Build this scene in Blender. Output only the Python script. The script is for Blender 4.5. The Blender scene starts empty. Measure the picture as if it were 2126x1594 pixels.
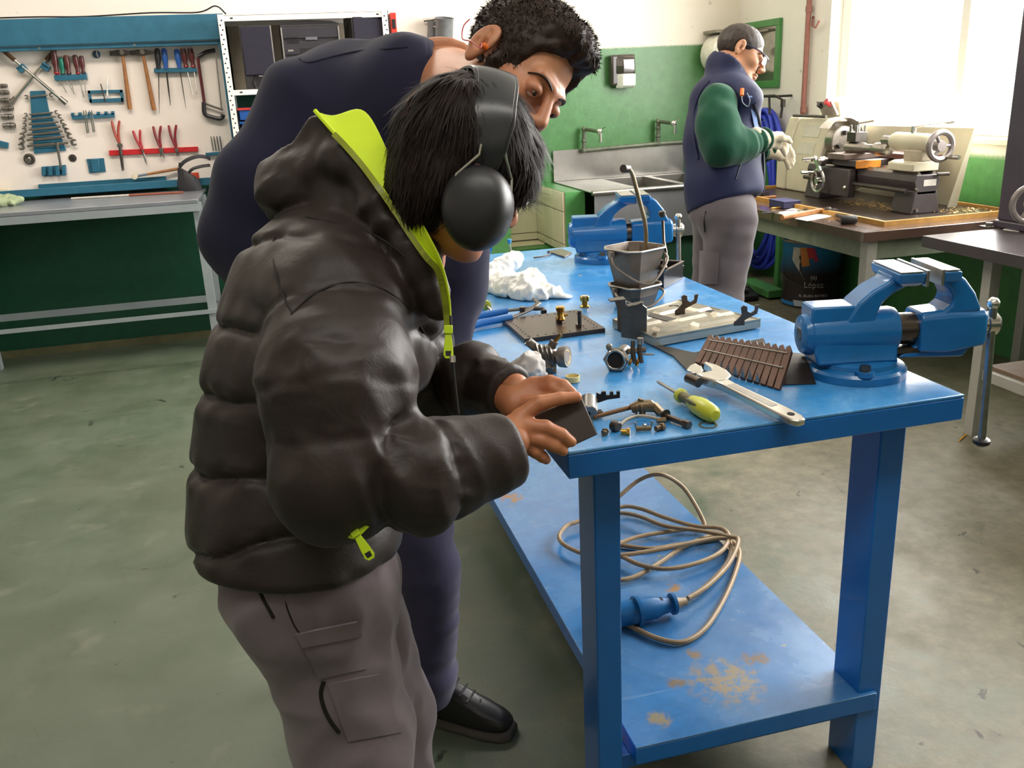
import bpy, math, random
import numpy as np
from mathutils import Vector, Matrix, Euler

S = bpy.context.scene
COL = S.collection
R = math.radians
random.seed(7)
RNG = np.random.default_rng(11)

# ------------------------------------------------------------------ camera
YAW, TILT, ROLL, FPX, HC = 0.242802527, 0.317340936, 0.0478719858, 1867.14, 1.42
CX, CY = 1063.0, 797.0
FW = np.array([math.sin(YAW)*math.cos(TILT), math.cos(YAW)*math.cos(TILT), -math.sin(TILT)])
_r = np.array([math.cos(YAW), -math.sin(YAW), 0.0]); _d = np.cross(FW, _r)
RT = _r*math.cos(ROLL) + _d*math.sin(ROLL)
DN = -_r*math.sin(ROLL) + _d*math.cos(ROLL)
cam = bpy.data.cameras.new('camera')
cam.sensor_width = 36.0
cam.lens = FPX*36.0/2126.0
cam.clip_start = 0.05
cam_o = bpy.data.objects.new('camera', cam); COL.objects.link(cam_o)
m4 = Matrix.Identity(4)
for i in range(3):
    m4[i][0] = RT[i]; m4[i][1] = -DN[i]; m4[i][2] = -FW[i]
m4[2][3] = HC
cam_o.matrix_world = m4
S.camera = cam_o

# survey helpers: a sight line of the photograph met with a real plane of the room
def ray(u, v): return FW*FPX + RT*(u-CX) + DN*(v-CY)
def _at(q, t): q = q*t; q[2] += HC; return Vector(q)
def pz(u, v, z): q = ray(u, v); return _at(q, (z-HC)/q[2])
def py(u, v, y): q = ray(u, v); return _at(q, y/q[1])
def px(u, v, x): q = ray(u, v); return _at(q, x/q[0])
def pw(u, v, w): return _at(ray(u, v), w/FPX)

# ------------------------------------------------------------------ world, daylight, exposure
world = bpy.data.worlds.new('overcast_sky'); S.world = world
world.use_nodes = True
bg = world.node_tree.nodes['Background']
bg.inputs['Color'].default_value = (0.93, 0.97, 1.0, 1)
bg.inputs['Strength'].default_value = 3.2
def area(name, loc, target, sx, sy, power, col):
    l = bpy.data.lights.new(name, 'AREA'); l.shape = 'RECTANGLE'; l.size = sx; l.size_y = sy
    l.energy = power; l.color = col
    o = bpy.data.objects.new(name, l); COL.objects.link(o); o.location = loc
    o.rotation_euler = (Vector(target)-Vector(loc)).to_track_quat('-Z', 'Y').to_euler()
    return o
# daylight outside the long window in the right-hand wall (overcast sky)
area('daylight_window', (4.3, 3.6, 2.0), (0.0, 3.2, 0.7), 5.2, 2.2, 700, (1.0, 0.97, 0.93))
# added fill lights below the ceiling, not real fittings (out of frame)
area('ceiling_fill_front', (0.2, 0.3, 3.05), (0.2, 0.3, 0), 2.6, 0.5, 34, (1.0, 0.96, 0.88))
area('ceiling_fill_back', (-0.4, 4.0, 3.05), (-0.4, 4.0, 0), 2.6, 0.5, 70, (1.0, 0.91, 0.80))
S.view_settings.view_transform = 'Standard'
S.view_settings.look = 'None'
S.view_settings.gamma = 1.0
S.view_settings.use_curve_mapping = False
S.view_settings.exposure = 0.0

# ------------------------------------------------------------------ materials
def lin(h):
    h = h.lstrip('#'); o = []
    for i in (0, 2, 4):
        c = int(h[i:i+2], 16)/255
        o.append(c/12.92 if c <= 0.04045 else ((c+0.055)/1.055)**2.4)
    return (o[0], o[1], o[2], 1)
_M = {}
class NT:
    def __init__(s, name):
        s.m = bpy.data.materials.new(name); s.m.use_nodes = True
        s.t = s.m.node_tree; s.b = s.t.nodes['Principled BSDF']
        s.tc = s.t.nodes.new('ShaderNodeTexCoord')
        s.geo = None
    def n(s, ty, **k):
        o = s.t.nodes.new(ty)
        for a, b in k.items(): setattr(o, a, b)
        return o
    def l(s, a, b): s.t.links.new(a, b)
    def pos(s):
        if not s.geo: s.geo = s.n('ShaderNodeNewGeometry')
        return s.geo.outputs['Position']
    def noise(s, scale, detail=4, rough=0.55, vec=None, dist=0.0):
        o = s.n('ShaderNodeTexNoise'); o.inputs['Scale'].default_value = scale
        o.inputs['Detail'].default_value = detail; o.inputs['Roughness'].default_value = rough
        o.inputs['Distortion'].default_value = dist
        s.l(vec if vec is not None else s.tc.outputs['Object'], o.inputs['Vector'])
        return o.outputs['Fac']
    def ramp(s, fac, a, b, lo=(0, 0, 0, 1), hi=(1, 1, 1, 1)):
        o = s.n('ShaderNodeValToRGB'); e = o.color_ramp.elements
        e[0].position = a; e[0].color = lo; e[1].position = b; e[1].color = hi
        s.l(fac, o.inputs['Fac']); return o.outputs['Color']
    def mix(s, fac, a, b, mode='MIX'):
        o = s.n('ShaderNodeMix', data_type='RGBA', blend_type=mode)
        for sock, val in ((o.inputs[0], fac), (o.inputs[6], a), (o.inputs[7], b)):
            if isinstance(val, (int, float)): sock.default_value = val
            elif isinstance(val, tuple): sock.default_value = val
            else: s.l(val, sock)
        return o.outputs[2]
    def math(s, op, a, b=0.0, clamp=False):
        o = s.n('ShaderNodeMath', operation=op, use_clamp=clamp)
        for sock, val in ((o.inputs[0], a), (o.inputs[1], b)):
            if isinstance(val, (int, float)): sock.default_value = val
            else: s.l(val, sock)
        return o.outputs[0]
    def bump(s, h, strength, dist=0.01):
        o = s.n('ShaderNodeBump'); o.inputs['Strength'].default_value = strength
        o.inputs['Distance'].default_value = dist
        s.l(h, o.inputs['Height']); s.l(o.outputs['Normal'], s.b.inputs['Normal'])
    def col(s, c):
        if isinstance(c, tuple): s.b.inputs['Base Color'].default_value = c
        else: s.l(c, s.b.inputs['Base Color'])
    def rough(s, r):
        if isinstance(r, (int, float)): s.b.inputs['Roughness'].default_value = r
        else: s.l(r, s.b.inputs['Roughness'])

def M(name, hexc, rough=0.5, metal=0.0, var=0.12, scale=30.0, bump=0.0, bscale=None, spec=0.5, wear=None, wearamt=0.6, coat=0.0, sheen=0.0):
    """procedural paint / metal / cloth: a base colour mottled by noise, an optional wear colour"""
    if name in _M: return _M[name]
    k = NT(name); c = lin(hexc)
    lo = tuple(max(0, x*(1-var)) for x in c[:3])+(1,); hi = tuple(min(1, x*(1+var)) for x in c[:3])+(1,)
    nz = k.noise(scale)
    colr = k.ramp(nz, 0.3, 0.7, lo, hi)
    if wear:
        wn = k.noise(scale*0.35, 6, 0.65)
        colr = k.mix(k.ramp(wn, wearamt, wearamt+0.08), colr, lin(wear))
    k.col(colr); k.rough(rough)
    k.b.inputs['Metallic'].default_value = metal
    k.b.inputs['Specular IOR Level'].default_value = spec
    k.b.inputs['Coat Weight'].default_value = coat
    if sheen: k.b.inputs['Sheen Weight'].default_value = sheen
    if bump: k.bump(k.noise(bscale or scale*3, 5), bump, 0.004)
    _M[name] = k.m
    return k.m

# ------------------------------------------------------------------ geometry
def V(*a): return Vector(a[0]) if len(a) == 1 else Vector(a)
def frame(ax):
    ax = V(ax).normalized()
    h = Vector((0, 0, 1)) if abs(ax.z) < 0.9 else Vector((1, 0, 0))
    a = h.cross(ax).normalized(); return a, ax.cross(a)
def axes(x, y, z, o=(0, 0, 0)):
    m = Matrix.Identity(4)
    for i in range(3):
        m[i][0] = x[i]; m[i][1] = y[i]; m[i][2] = z[i]; m[i][3] = o[i]
    return m
def TR(loc=(0, 0, 0), rz=0.0, rx=0.0, ry=0.0, s=1.0):
    return Matrix.Translation(V(loc)) @ Euler((R(rx), R(ry), R(rz)), 'XYZ').to_matrix().to_4x4() @ Matrix.Scale(s, 4)
def look(o, x, up=(0, 0, 1)):
    """matrix with local X along x and local Z near up"""
    x = V(x).normalized(); y = V(up).cross(x).normalized(); z = x.cross(y)
    return axes(x, y, z, o)

class MB:
    def __init__(s, M=None): s.v = []; s.f = []; s.M = M
    def add(s, vs, fs):
        b = len(s.v)
        for p in vs:
            p = V(p); s.v.append(s.M @ p if s.M else p)
        for f in fs: s.f.append([b+i for i in f])
        return s
    def box(s, c, d, m=None, taper=1.0, tx=None, ty=None):
        tx = taper if tx is None else tx; ty = taper if ty is None else ty
        x, y, z = d[0]/2, d[1]/2, d[2]/2; vs = []
        for k in (-1, 1):
            fx, fy = (tx, ty) if k == 1 else (1, 1)
            vs += [(-x*fx, -y*fy, k*z), (x*fx, -y*fy, k*z), (x*fx, y*fy, k*z), (-x*fx, y*fy, k*z)]
        vs = [((m @ V(p)) if m else V(p)) + V(c) for p in vs]
        return s.add(vs, [(3, 2, 1, 0), (4, 5, 6, 7), (0, 1, 5, 4), (1, 2, 6, 5), (2, 3, 7, 6), (3, 0, 4, 7)])
    def bx(s, lo, hi): return s.box([(a+b)/2 for a, b in zip(lo, hi)], [abs(b-a) for a, b in zip(lo, hi)])
    def beam(s, p, q, w, h, up=(0, 0, 1)):
        p, q = V(p), V(q); m = look((0, 0, 0), q-p, up).to_3x3()
        return s.box((p+q)/2, ((q-p).length, w, h), m)
    def loft(s, rings, cap0=True, cap1=True, closed=True):
        n = len(rings[0]); vs = [p for r in rings for p in r]; fs = []
        for i in range(len(rings)-1):
            for j in range(n if closed else n-1):
                k = (j+1) % n
                fs.append((i*n+j, i*n+k, (i+1)*n+k, (i+1)*n+j))
        if cap0 and closed: fs.append(tuple(reversed(range(n))))
        if cap1 and closed: fs.append(tuple(range((len(rings)-1)*n, len(rings)*n)))
        return s.add(vs, fs)
    def cyl(s, p, q, r0, r1=None, n=16, cap=True):
        p, q = V(p), V(q); r1 = r0 if r1 is None else r1; a, b = frame(q-p)
        ring = lambda c, r: [c+(a*math.cos(t)+b*math.sin(t))*r for t in [2*math.pi*i/n for i in range(n)]]
        return s.loft([ring(p, r0), ring(q, r1)], cap, cap)
    def lathe(s, o, ax, prof, n=20, cap0=True, cap1=True):
        o = V(o); ax = V(ax).normalized(); a, b = frame(ax)
        rings = [[o+ax*t+(a*math.cos(w)+b*math.sin(w))*r for w in [2*math.pi*i/n for i in range(n)]] for t, r in prof]
        return s.loft(rings, cap0, cap1)
    def ring(s, o, ax, ro, ri, h, n=24):
        prof = [(0, ri), (0, ro), (h, ro), (h, ri), (0, ri)]
        return s.lathe(o, ax, prof, n, False, False)
    def torus(s, o, ax, ro, r, n=28, m=8, a0=0, a1=360):
        o = V(o); a, b = frame(ax); full = abs(a1-a0) >= 360
        pts = [o+(a*math.cos(R(t))+b*math.sin(R(t)))*ro for t in [a0+(a1-a0)*i/n for i in range(n if full else n+1)]]
        return s.tube(pts, r, m, closed=full)
    def tube(s, pts, r, n=8, closed=False, flat=1.0, up=None):
        pts = [V(p) for p in pts]; k = len(pts); rings = []
        t0 = (pts[1]-pts[0]).normalized(); a = up and V(up) or frame(t0)[0]
        for i in range(k):
            if closed: t = pts[(i+1) % k]-pts[i-1]
            else: t = pts[min(i+1, k-1)]-pts[max(i-1, 0)]
            t = t.normalized() if t.length > 1e-9 else t0
            a = a-t*a.dot(t)
            a = a.normalized() if a.length > 1e-6 else frame(t)[0]
            b = t.cross(a); rr = r[i] if isinstance(r, (list, tuple)) else r
            rings.append([pts[i]+(a*math.cos(w)+b*math.sin(w)*flat)*rr for w in [2*math.pi*j/n for j in range(n)]])
        if closed: rings.append(rings[0]); return s.loft(rings, False, False)
        return s.loft(rings)
    def ell(s, c, r, m=None, n=16, k=10):
        c = V(c); r = (r, r, r) if isinstance(r, (int, float)) else r; rings = []
        for i in range(1, k):
            t = math.pi*i/k
            rings.append([c+((m or Matrix.Identity(3)) @ V((r[0]*math.sin(t)*math.cos(w), r[1]*math.sin(t)*math.sin(w), -r[2]*math.cos(t)))) for w in [2*math.pi*j/n for j in range(n)]])
        return s.loft(rings)
    def prism(s, poly, vec):
        n = len(poly); vec = V(vec); a = [V(p) for p in poly]; b = [p+vec for p in a]
        return s.add(a+b, [tuple(reversed(range(n))), tuple(range(n, 2*n))]+[(i, (i+1) % n, n+(i+1) % n, n+i) for i in range(n)])
    def pris2(s, poly, o, ax, ay, vec):
        o, ax, ay = V(o), V(ax), V(ay)
        return s.prism([o+ax*p[0]+ay*p[1] for p in poly], vec)
    def sheet(s, grid, th=0.0):
        """grid of points -> surface; th > 0 gives it thickness"""
        nu, nv = len(grid), len(grid[0]); g = [[V(p) for p in r] for r in grid]
        fs = [(i*nv+j, i*nv+j+1, (i+1)*nv+j+1, (i+1)*nv+j) for i in range(nu-1) for j in range(nv-1)]
        top = [p for r in g for p in r]
        if th <= 0: return s.add(top, fs)
        bot = []
        for i in range(nu):
            for j in range(nv):
                du = g[min(i+1, nu-1)][j]-g[max(i-1, 0)][j]; dv = g[i][min(j+1, nv-1)]-g[i][max(j-1, 0)]
                n = du.cross(dv); n = n.normalized() if n.length > 1e-9 else Vector((0, 0, 1))
                bot.append(g[i][j]-n*th)
        N = nu*nv; f2 = [tuple(N+i for i in reversed(f)) for f in fs]
        edge = [(i, 0) for i in range(nu)]+[(nu-1, j) for j in range(1, nv)]+[(i, nv-1) for i in range(nu-2, -1, -1)]+[(0, j) for j in range(nv-2, 0, -1)]
        ids = [i*nv+j for i, j in edge]
        sd = [(ids[(k+1) % len(ids)], ids[k], N+ids[k], N+ids[(k+1) % len(ids)]) for k in range(len(ids))]
        return s.add(top+bot, fs+f2+sd)
    def build(s, name, mat, parent=None, smooth=35, bevel=0.0, seg=2, sub=0, kind=None, label=None):
        me = bpy.data.meshes.new(name)
        inv = WM[parent.name].inverted() if parent is not None else None
        off = None
        if parent is None:
            c = sum((p for p in s.v), Vector())/max(1, len(s.v)); z = min(p.z for p in s.v)
            off = Vector((c.x, c.y, z))
        vs = [(inv @ p) if inv else p-off for p in s.v]
        me.from_pydata(vs, [], s.f)
        me.validate()
        import bmesh
        b = bmesh.new(); b.from_mesh(me); bmesh.ops.recalc_face_normals(b, faces=b.faces); b.to_mesh(me); b.free()
        return _link(me, name, mat, parent, off, smooth, bevel, seg, sub, kind, label)

WM = {}
def _link(me, name, mat, parent, off, smooth, bevel, seg, sub, kind, label):
    o = bpy.data.objects.new(name, me); COL.objects.link(o)
    me.materials.append(mat)
    if smooth:
        me.polygons.foreach_set('use_smooth', [True]*len(me.polygons))
        me.set_sharp_from_angle(angle=R(smooth))
    if parent is not None:
        o.parent = parent; WM[o.name] = WM[parent.name]
    else:
        o.location = off; WM[o.name] = Matrix.Translation(off)
    if bevel:
        bv = o.modifiers.new('bevel', 'BEVEL'); bv.width = bevel; bv.segments = seg; bv.limit_method = 'ANGLE'; bv.angle_limit = R(40)
    if sub:
        sm = o.modifiers.new('subdivision', 'SUBSURF'); sm.levels = sub; sm.render_levels = sub
    if kind: o['kind'] = kind
    if label: o['label'] = label
    return o
def tag(o, label, cat, group=None):
    o['label'] = label; o['category'] = cat
    if group: o['group'] = group
    return o
def thing(name, label, cat, M=(0, 0, 0), group=None):
    o = bpy.data.objects.new(name, None); COL.objects.link(o); o.empty_display_size = 0.05
    mm = M if isinstance(M, Matrix) else Matrix.Translation(V(M))
    o.matrix_world = mm; WM[o.name] = mm.copy()
    o.location, o.rotation_euler, o.scale = mm.to_translation(), mm.to_euler(), mm.to_scale()
    return tag(o, label, cat, group)
def structure(o): o['kind'] = 'structure'; return o
def dup(o, mm, label=None, group=None):
    r = o.copy(); COL.objects.link(r); r.matrix_world = mm; WM[r.name] = mm.copy()
    r.location, r.rotation_euler, r.scale = mm.to_translation(), mm.to_euler(), mm.to_scale()
    if label: r['label'] = label
    if group: r['group'] = group
    def kids(a, b):
        for ch in list(a.children):
            c = ch.copy(); COL.objects.link(c); c.parent = b; WM[c.name] = mm
            kids(ch, c)
    kids(o, r)
    return r
def dupmesh(o, name, parent, mloc):
    """a copy of one part, sharing its mesh, moved inside its parent"""
    c = o.copy(); COL.objects.link(c); c.parent = parent; WM[c.name] = WM[parent.name]
    c.matrix_local = mloc; return c
def spline(pts, n=6, closed=False):
    pts = [V(p) for p in pts]; k = len(pts); out = []
    for i in range(k if closed else k-1):
        g = lambda j: pts[j % k] if closed else pts[max(0, min(k-1, j))]
        a, b, c, d = g(i-1), g(i), g(i+1), g(i+2)
        for j in range(n):
            t = j/n
            out.append(0.5*((2*b)+(c-a)*t+(2*a-5*b+4*c-d)*t*t+(3*b-a-3*c+d)*t**3))
    if not closed: out.append(pts[-1])
    return out
def text_obj(name, body, size, mm, mat, parent, ext=0.0004, align='CENTER'):
    cu = bpy.data.curves.new(name, 'FONT'); cu.body = body; cu.size = size; cu.extrude = ext
    cu.align_x = align; cu.align_y = 'CENTER'
    t = bpy.data.objects.new('tmp_text', cu); COL.objects.link(t)
    dg = bpy.context.evaluated_depsgraph_get()
    me = bpy.data.meshes.new_from_object(t.evaluated_get(dg)); bpy.data.objects.remove(t)
    inv = WM[parent.name].inverted()
    me.transform(inv @ mm); me.materials.clear()
    return _link(me, name, mat, parent, None, 0, 0, 2, 0, None, None)
# =================================================================== THE ROOM
def wall_mat(name, zline, white, green, dirty=0.04):
    k = NT(name); sep = k.n('ShaderNodeSeparateXYZ'); k.l(k.pos(), sep.inputs[0])
    edge = k.math('ADD', sep.outputs['Z'], k.math('MULTIPLY', k.math('SUBTRACT', k.noise(60, 2, vec=k.pos()), 0.5), 0.012))
    f = k.ramp(k.math('MULTIPLY', edge, 0.25), zline/4-0.0004, zline/4+0.0004)
    w = lin(white); g = lin(green)
    n1 = k.noise(1.3, 5, vec=k.pos()); n2 = k.noise(18, 4, vec=k.pos())
    wc = k.ramp(n1, 0.3, 0.75, tuple(x*(1-dirty*2.2) for x in w[:3])+(1,), w)
    gc = k.ramp(n2, 0.3, 0.7, tuple(x*0.86 for x in g[:3])+(1,), tuple(x*1.1 for x in g[:3])+(1,))
    spots = k.ramp(k.noise(26, 2, 0.4, vec=k.pos()), 0.25, 0.27, (0.75, 0.75, 0.75, 1), (1, 1, 1, 1))
    k.col(k.mix(1.0, k.mix(f, gc, wc), spots, 'MULTIPLY'))
    k.rough(k.mix(f, (0.36, 0.36, 0.36, 1), (0.7, 0.7, 0.7, 1)))
    k.bump(k.noise(45, 5, vec=k.pos()), 0.12, 0.006)
    return k.m
WALL_L = wall_mat('painted_wall_left', 1.60, '#f4ebe0', '#124531')
WALL_S = wall_mat('painted_wall_sink', 1.665, '#f6efe0', '#4a7d47')
WALL_R = wall_mat('painted_wall_window', 0.985, '#f3efe6', '#4f9152')

def floor_mat():
    k = NT('worn_painted_concrete'); p = k.pos()
    n = k.noise(0.55, 6, 0.6, p, 0.3); m = k.noise(3.2, 8, 0.68, p, 0.2); d = k.noise(14, 6, 0.7, p)
    sep = k.n('ShaderNodeSeparateXYZ'); k.l(p, sep.inputs[0])
    wearx = k.math('ADD', k.math('MULTIPLY', sep.outputs['X'], 0.16), k.math('MULTIPLY', m, 0.85))
    green = k.ramp(m, 0.3, 0.7, lin('#4f5d4a'), lin('#667060'))
    tan = k.ramp(d, 0.3, 0.72, lin('#625d4b'), lin('#88826d'))
    c = k.mix(k.ramp(wearx, 0.46, 0.68), green, tan)
    c = k.mix(k.ramp(n, 0.42, 0.68, (0, 0, 0, 1), (0.5, 0.5, 0.5, 1)), c, lin('#5a5b45'))
    blot = k.ramp(k.noise(5.5, 3, 0.5, p), 0.63, 0.72)
    c = k.mix(k.math('MULTIPLY', blot, 0.22), c, lin('#9a9585'))
    st = k.ramp(k.noise(9, 4, 0.6, p, 1.0), 0.27, 0.33, lin('#4a4a3e'), (1, 1, 1, 1))
    c = k.mix(0.8, c, st, 'MULTIPLY')
    vor = k.n('ShaderNodeTexVoronoi'); vor.inputs['Scale'].default_value = 9; k.l(p, vor.inputs['Vector'])
    spk = k.ramp(vor.outputs['Distance'], 0.018, 0.03, (0.12, 0.12, 0.1, 1), (1, 1, 1, 1))
    c = k.mix(1.0, c, spk, 'MULTIPLY')
    k.col(c); k.rough(k.ramp(m, 0.3, 0.75, (0.32,)*3+(1,), (0.62,)*3+(1,)))
    k.bump(k.math('ADD', d, k.math('MULTIPLY', m, 2.0)), 0.18, 0.006)
    return k.m
FLOOR = floor_mat()
XW, YL, YS, ZC = 3.5, 5.88, 6.53, 3.2      # window wall, tool wall, sink wall, ceiling
structure(MB().bx((-4.2, -2.6, -0.1), (XW+0.25, YS+0.2, 0)).build('floor', FLOOR, smooth=0))
CEIL = M('white_ceiling_paint', '#efeae0', 0.8, var=0.03, scale=2)
structure(MB().bx((-4.2, -2.6, ZC), (XW+0.25, YS+0.2, ZC+0.1)).build('ceiling', CEIL, smooth=0))
structure(MB().bx((-4.2, YL, 0), (1.35, YL+0.15, ZC)).build('wall_back_left', WALL_L, smooth=0))
structure(MB().bx((1.35, YL, 0), (1.5, YS, ZC)).build('wall_back_corner', WALL_S, smooth=0))
structure(MB().bx((1.5, YS, 0), (XW+0.25, YS+0.15, ZC)).build('wall_back_right', WALL_S, smooth=0))
structure(MB().bx((-4.2, -2.75, 0), (XW+0.25, -2.6, ZC)).build('wall_front', WALL_L, smooth=0))
structure(MB().bx((-4.35, -2.6, 0), (-4.2, YL+0.15, ZC)).build('wall_left', WALL_L, smooth=0))
# window wall: opening y 1.2..5.36, z 1.06..2.75
W0, W1, WZ0, WZ1 = 1.2, 5.36, 1.075, 2.75
wl = MB()
wl.bx((XW, -2.6, 0), (XW+0.25, YS, WZ0-0.03)); wl.bx((XW, -2.6, WZ1), (XW+0.25, YS, ZC))
wl.bx((XW, W1, WZ0-0.03), (XW+0.25, YS, WZ1)); wl.bx((XW, -2.6, WZ0-0.03), (XW+0.25, W0, WZ1))
structure(wl.build('wall_right', WALL_R, smooth=0))
SILL = M('cream_sill', '#e9dfc4', 0.5, var=0.05, scale=12)
structure(MB().bx((XW-0.05, W0-0.04, WZ0-0.03), (XW+0.25, W1+0.04, WZ0)).build('trim_1', SILL, bevel=0.004))
WFR = M('white_window_paint', '#f1eee6', 0.45, var=0.03)
wf = MB(); xs0, xs1 = XW+0.08, XW+0.14
wf.bx((xs0, W0, WZ0), (xs1, W0+0.06, WZ1)); wf.bx((xs0, W1-0.09, WZ0), (xs1, W1, WZ1))
wf.bx((xs0, W0, WZ0), (xs1, W1, WZ0+0.06)); wf.bx((xs0, W0, WZ1-0.06), (xs1, W1, WZ1))
win = structure(wf.build('window_1', WFR, bevel=0.003))
k = NT('clear_window_glass'); k.t.nodes.remove(k.b)
tr = k.n('ShaderNodeBsdfTransparent'); gl = k.n('ShaderNodeBsdfGlossy'); gl.inputs['Roughness'].default_value = 0.03
mx = k.n('ShaderNodeMixShader'); mx.inputs[0].default_value = 0.06
k.l(tr.outputs[0], mx.inputs[1]); k.l(gl.outputs[0], mx.inputs[2])
k.l(mx.outputs[0], k.t.nodes['Material Output'].inputs[0]); GLASS = k.m
nb = 4; span = (W1-0.09-W0-0.06)/nb
for i in range(1, nb):
    y = W0+0.06+span*i
    MB().bx((xs0, y-0.03, WZ0+0.06), (xs1, y+0.03, WZ1-0.06)).build('mullion', WFR, win, bevel=0.003)
for i in range(nb):
    y = W0+0.06+span*i
    MB().bx((XW+0.105, y+0.02, WZ0+0.05), (XW+0.11, y+span-0.02, WZ1-0.05)).build('pane', GLASS, win, smooth=0)
# dark scuffed skirting at the foot of the tool wall
structure(MB().bx((-4.2, YL-0.012, 0), (1.35, YL, 0.045)).build('baseboard_back', M('dirty_skirting', '#5d5a3c', 0.7, var=0.3, scale=9), smooth=0))

# =================================================================== LEFT: workbench under the tool cabinet
GREYP = M('grey_bench_paint', '#8b9296', 0.42, var=0.07, scale=9, bump=0.05)
GREYT = M('grey_steel_top', '#8d9198', 0.3, 0.35, var=0.1, scale=7)
BLUEC = M('petrol_blue_steel', '#2e6881', 0.38, 0.1, var=0.1, scale=14, wear='#57718a', wearamt=0.66)
lb = thing('workbench', 'long grey steel workbench against the dark green wall below the tool cabinet', 'workbench', (-1.4, 5.2, 0))
BF, ZB = 5.14, 0.934
MB().bx((-3.2, BF, ZB-0.02), (-0.405, YL-0.005, ZB)).build('worktop', GREYT, lb, bevel=0.002)
MB().bx((-3.2, BF+0.002, ZB-0.062), (-0.405, BF+0.03, ZB-0.021)).build('apron', GREYP, lb)
for x in (-3.1, -1.705, -0.44):
    MB().bx((x-(.07 if x == -1.705 else 0), BF+0.031, 0), (x+0.045-(.07 if x == -1.705 else 0), BF+0.076, ZB-0.021)).build('leg', GREYP, lb)
    MB().bx((x, 5.60, 0), (x+0.045, 5.645, ZB-0.022)).build('leg', GREYP, lb)
MB().bx((-3.1, BF+0.022, 0.305), (-0.4, BF+0.03, 0.328)).build('rail', GREYP, lb)
MB().bx((-3.1, 5.59, 0.285), (-0.4, 5.598, 0.325)).build('rail', GREYP, lb)

# tool cabinet: white back panel in a deep petrol-blue steel frame with a folded-up lid
YB = YL-0.03           # face of the white panel
YF = YL-0.13           # front of the frame
tc_ = thing('tool_cabinet', 'wide petrol-blue steel wall cabinet with white tool panel on the left', 'tool cabinet', (-1.4, YL, 0.93))
PANEL = M('white_tool_panel', '#efe4da', 0.45, var=0.03, scale=3, bump=0.02)
x0, x1 = -2.7, -0.165; zb, zt = 0.986, 1.885
MB().bx((x0, YB, zb), (x1-0.02, YL-0.004, zt)).build('back_panel', PANEL, tc_, smooth=0)
MB().bx((x1-0.045, YF, zb), (x1, YL-0.003, zt)).build('side_panel', BLUEC, tc_, bevel=0.002)
MB().bx((x0, YF-0.02, zt-0.125), (x1, YF, zt+0.012)).build('lid', BLUEC, tc_, bevel=0.003)
MB().bx((x0, YF, zt-0.15), (x1-0.045, YF+0.05, zt-0.127)).build('lid_lip', BLUEC, tc_, bevel=0.002)
MB().bx((x0, YF-0.005, zb-0.03), (x1, YF+0.012, zb+0.012)).build('bottom_rail', BLUEC, tc_, bevel=0.002)
MB().bx((x0, YF+0.012, zb-0.028), (x1-0.045, YB, zb-0.018)).build('bottom_tray', BLUEC, tc_)
MB().bx((-1.32, YB-0.02, zb-0.01), (-0.62, YB-0.003, zb+0.03)).build('inner_ledge', BLUEC, tc_)
for x in (-1.15, -0.66):
    MB().cyl((x, YF-0.021, zt-0.14), (x, YF-0.03, zt-0.14), 0.006, n=10).build('latch', M('dull_zinc', '#8a8880', 0.4, 0.8), tc_)
tag(MB().tube(spline([(-2.6, YF+0.03, 1.905), (-1.9, YF+0.02, 1.903), (-1.2, YF+0.03, 1.908), (-0.9, YF+0.03, 1.903), (-0.55, YF+0.02, 1.913), (-0.3, YF+0.03, 1.91), (-0.2, YF+0.02, 1.94), (-0.15, YF+0.06, 1.90)], 6), 0.0045, 6).build('cable', M('black_rubber', '#1c1a1b', 0.6)), 'thin black cable lying along the top of the petrol-blue cabinet', 'cable')

STEEL = M('tool_steel', '#a09a92', 0.3, 0.9, var=0.15, scale=40)
CHROME = M('chrome', '#d6d3cc', 0.18, 0.95, var=0.05, scale=30)
DKSTEEL = M('dark_steel', '#57524d', 0.42, 0.75, var=0.2, scale=35)
BLKP = M('black_plastic', '#1f1d1f', 0.4, var=0.15, scale=25)
REDP = M('red_handle_plastic', '#b3202a', 0.4, var=0.12)
WOODH = M('hickory_handle', '#a06a3a', 0.55, var=0.25, scale=28, bump=0.1)
REDBAR = M('red_painted_steel', '#c4262c', 0.4, var=0.1)
def tp(u, v, off=0.0): return py(u, v, YB-off)      # a point on the tool panel
PN = Vector((0, -1, 0))                              # its outward normal
def flat(name, pts, th, mat, parent=None, off=0.0, **kw):
    """a flat part cut from plate, lying against the panel"""
    return MB().prism([tp(u, v, off) for u, v in pts], PN*th).build(name, mat, parent, **kw)
def rod(mb, a, b, r0, r1=None, off=0.02, n=10):
    return mb.cyl(tp(*a, off), tp(*b, off), r0, r1, n)

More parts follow.
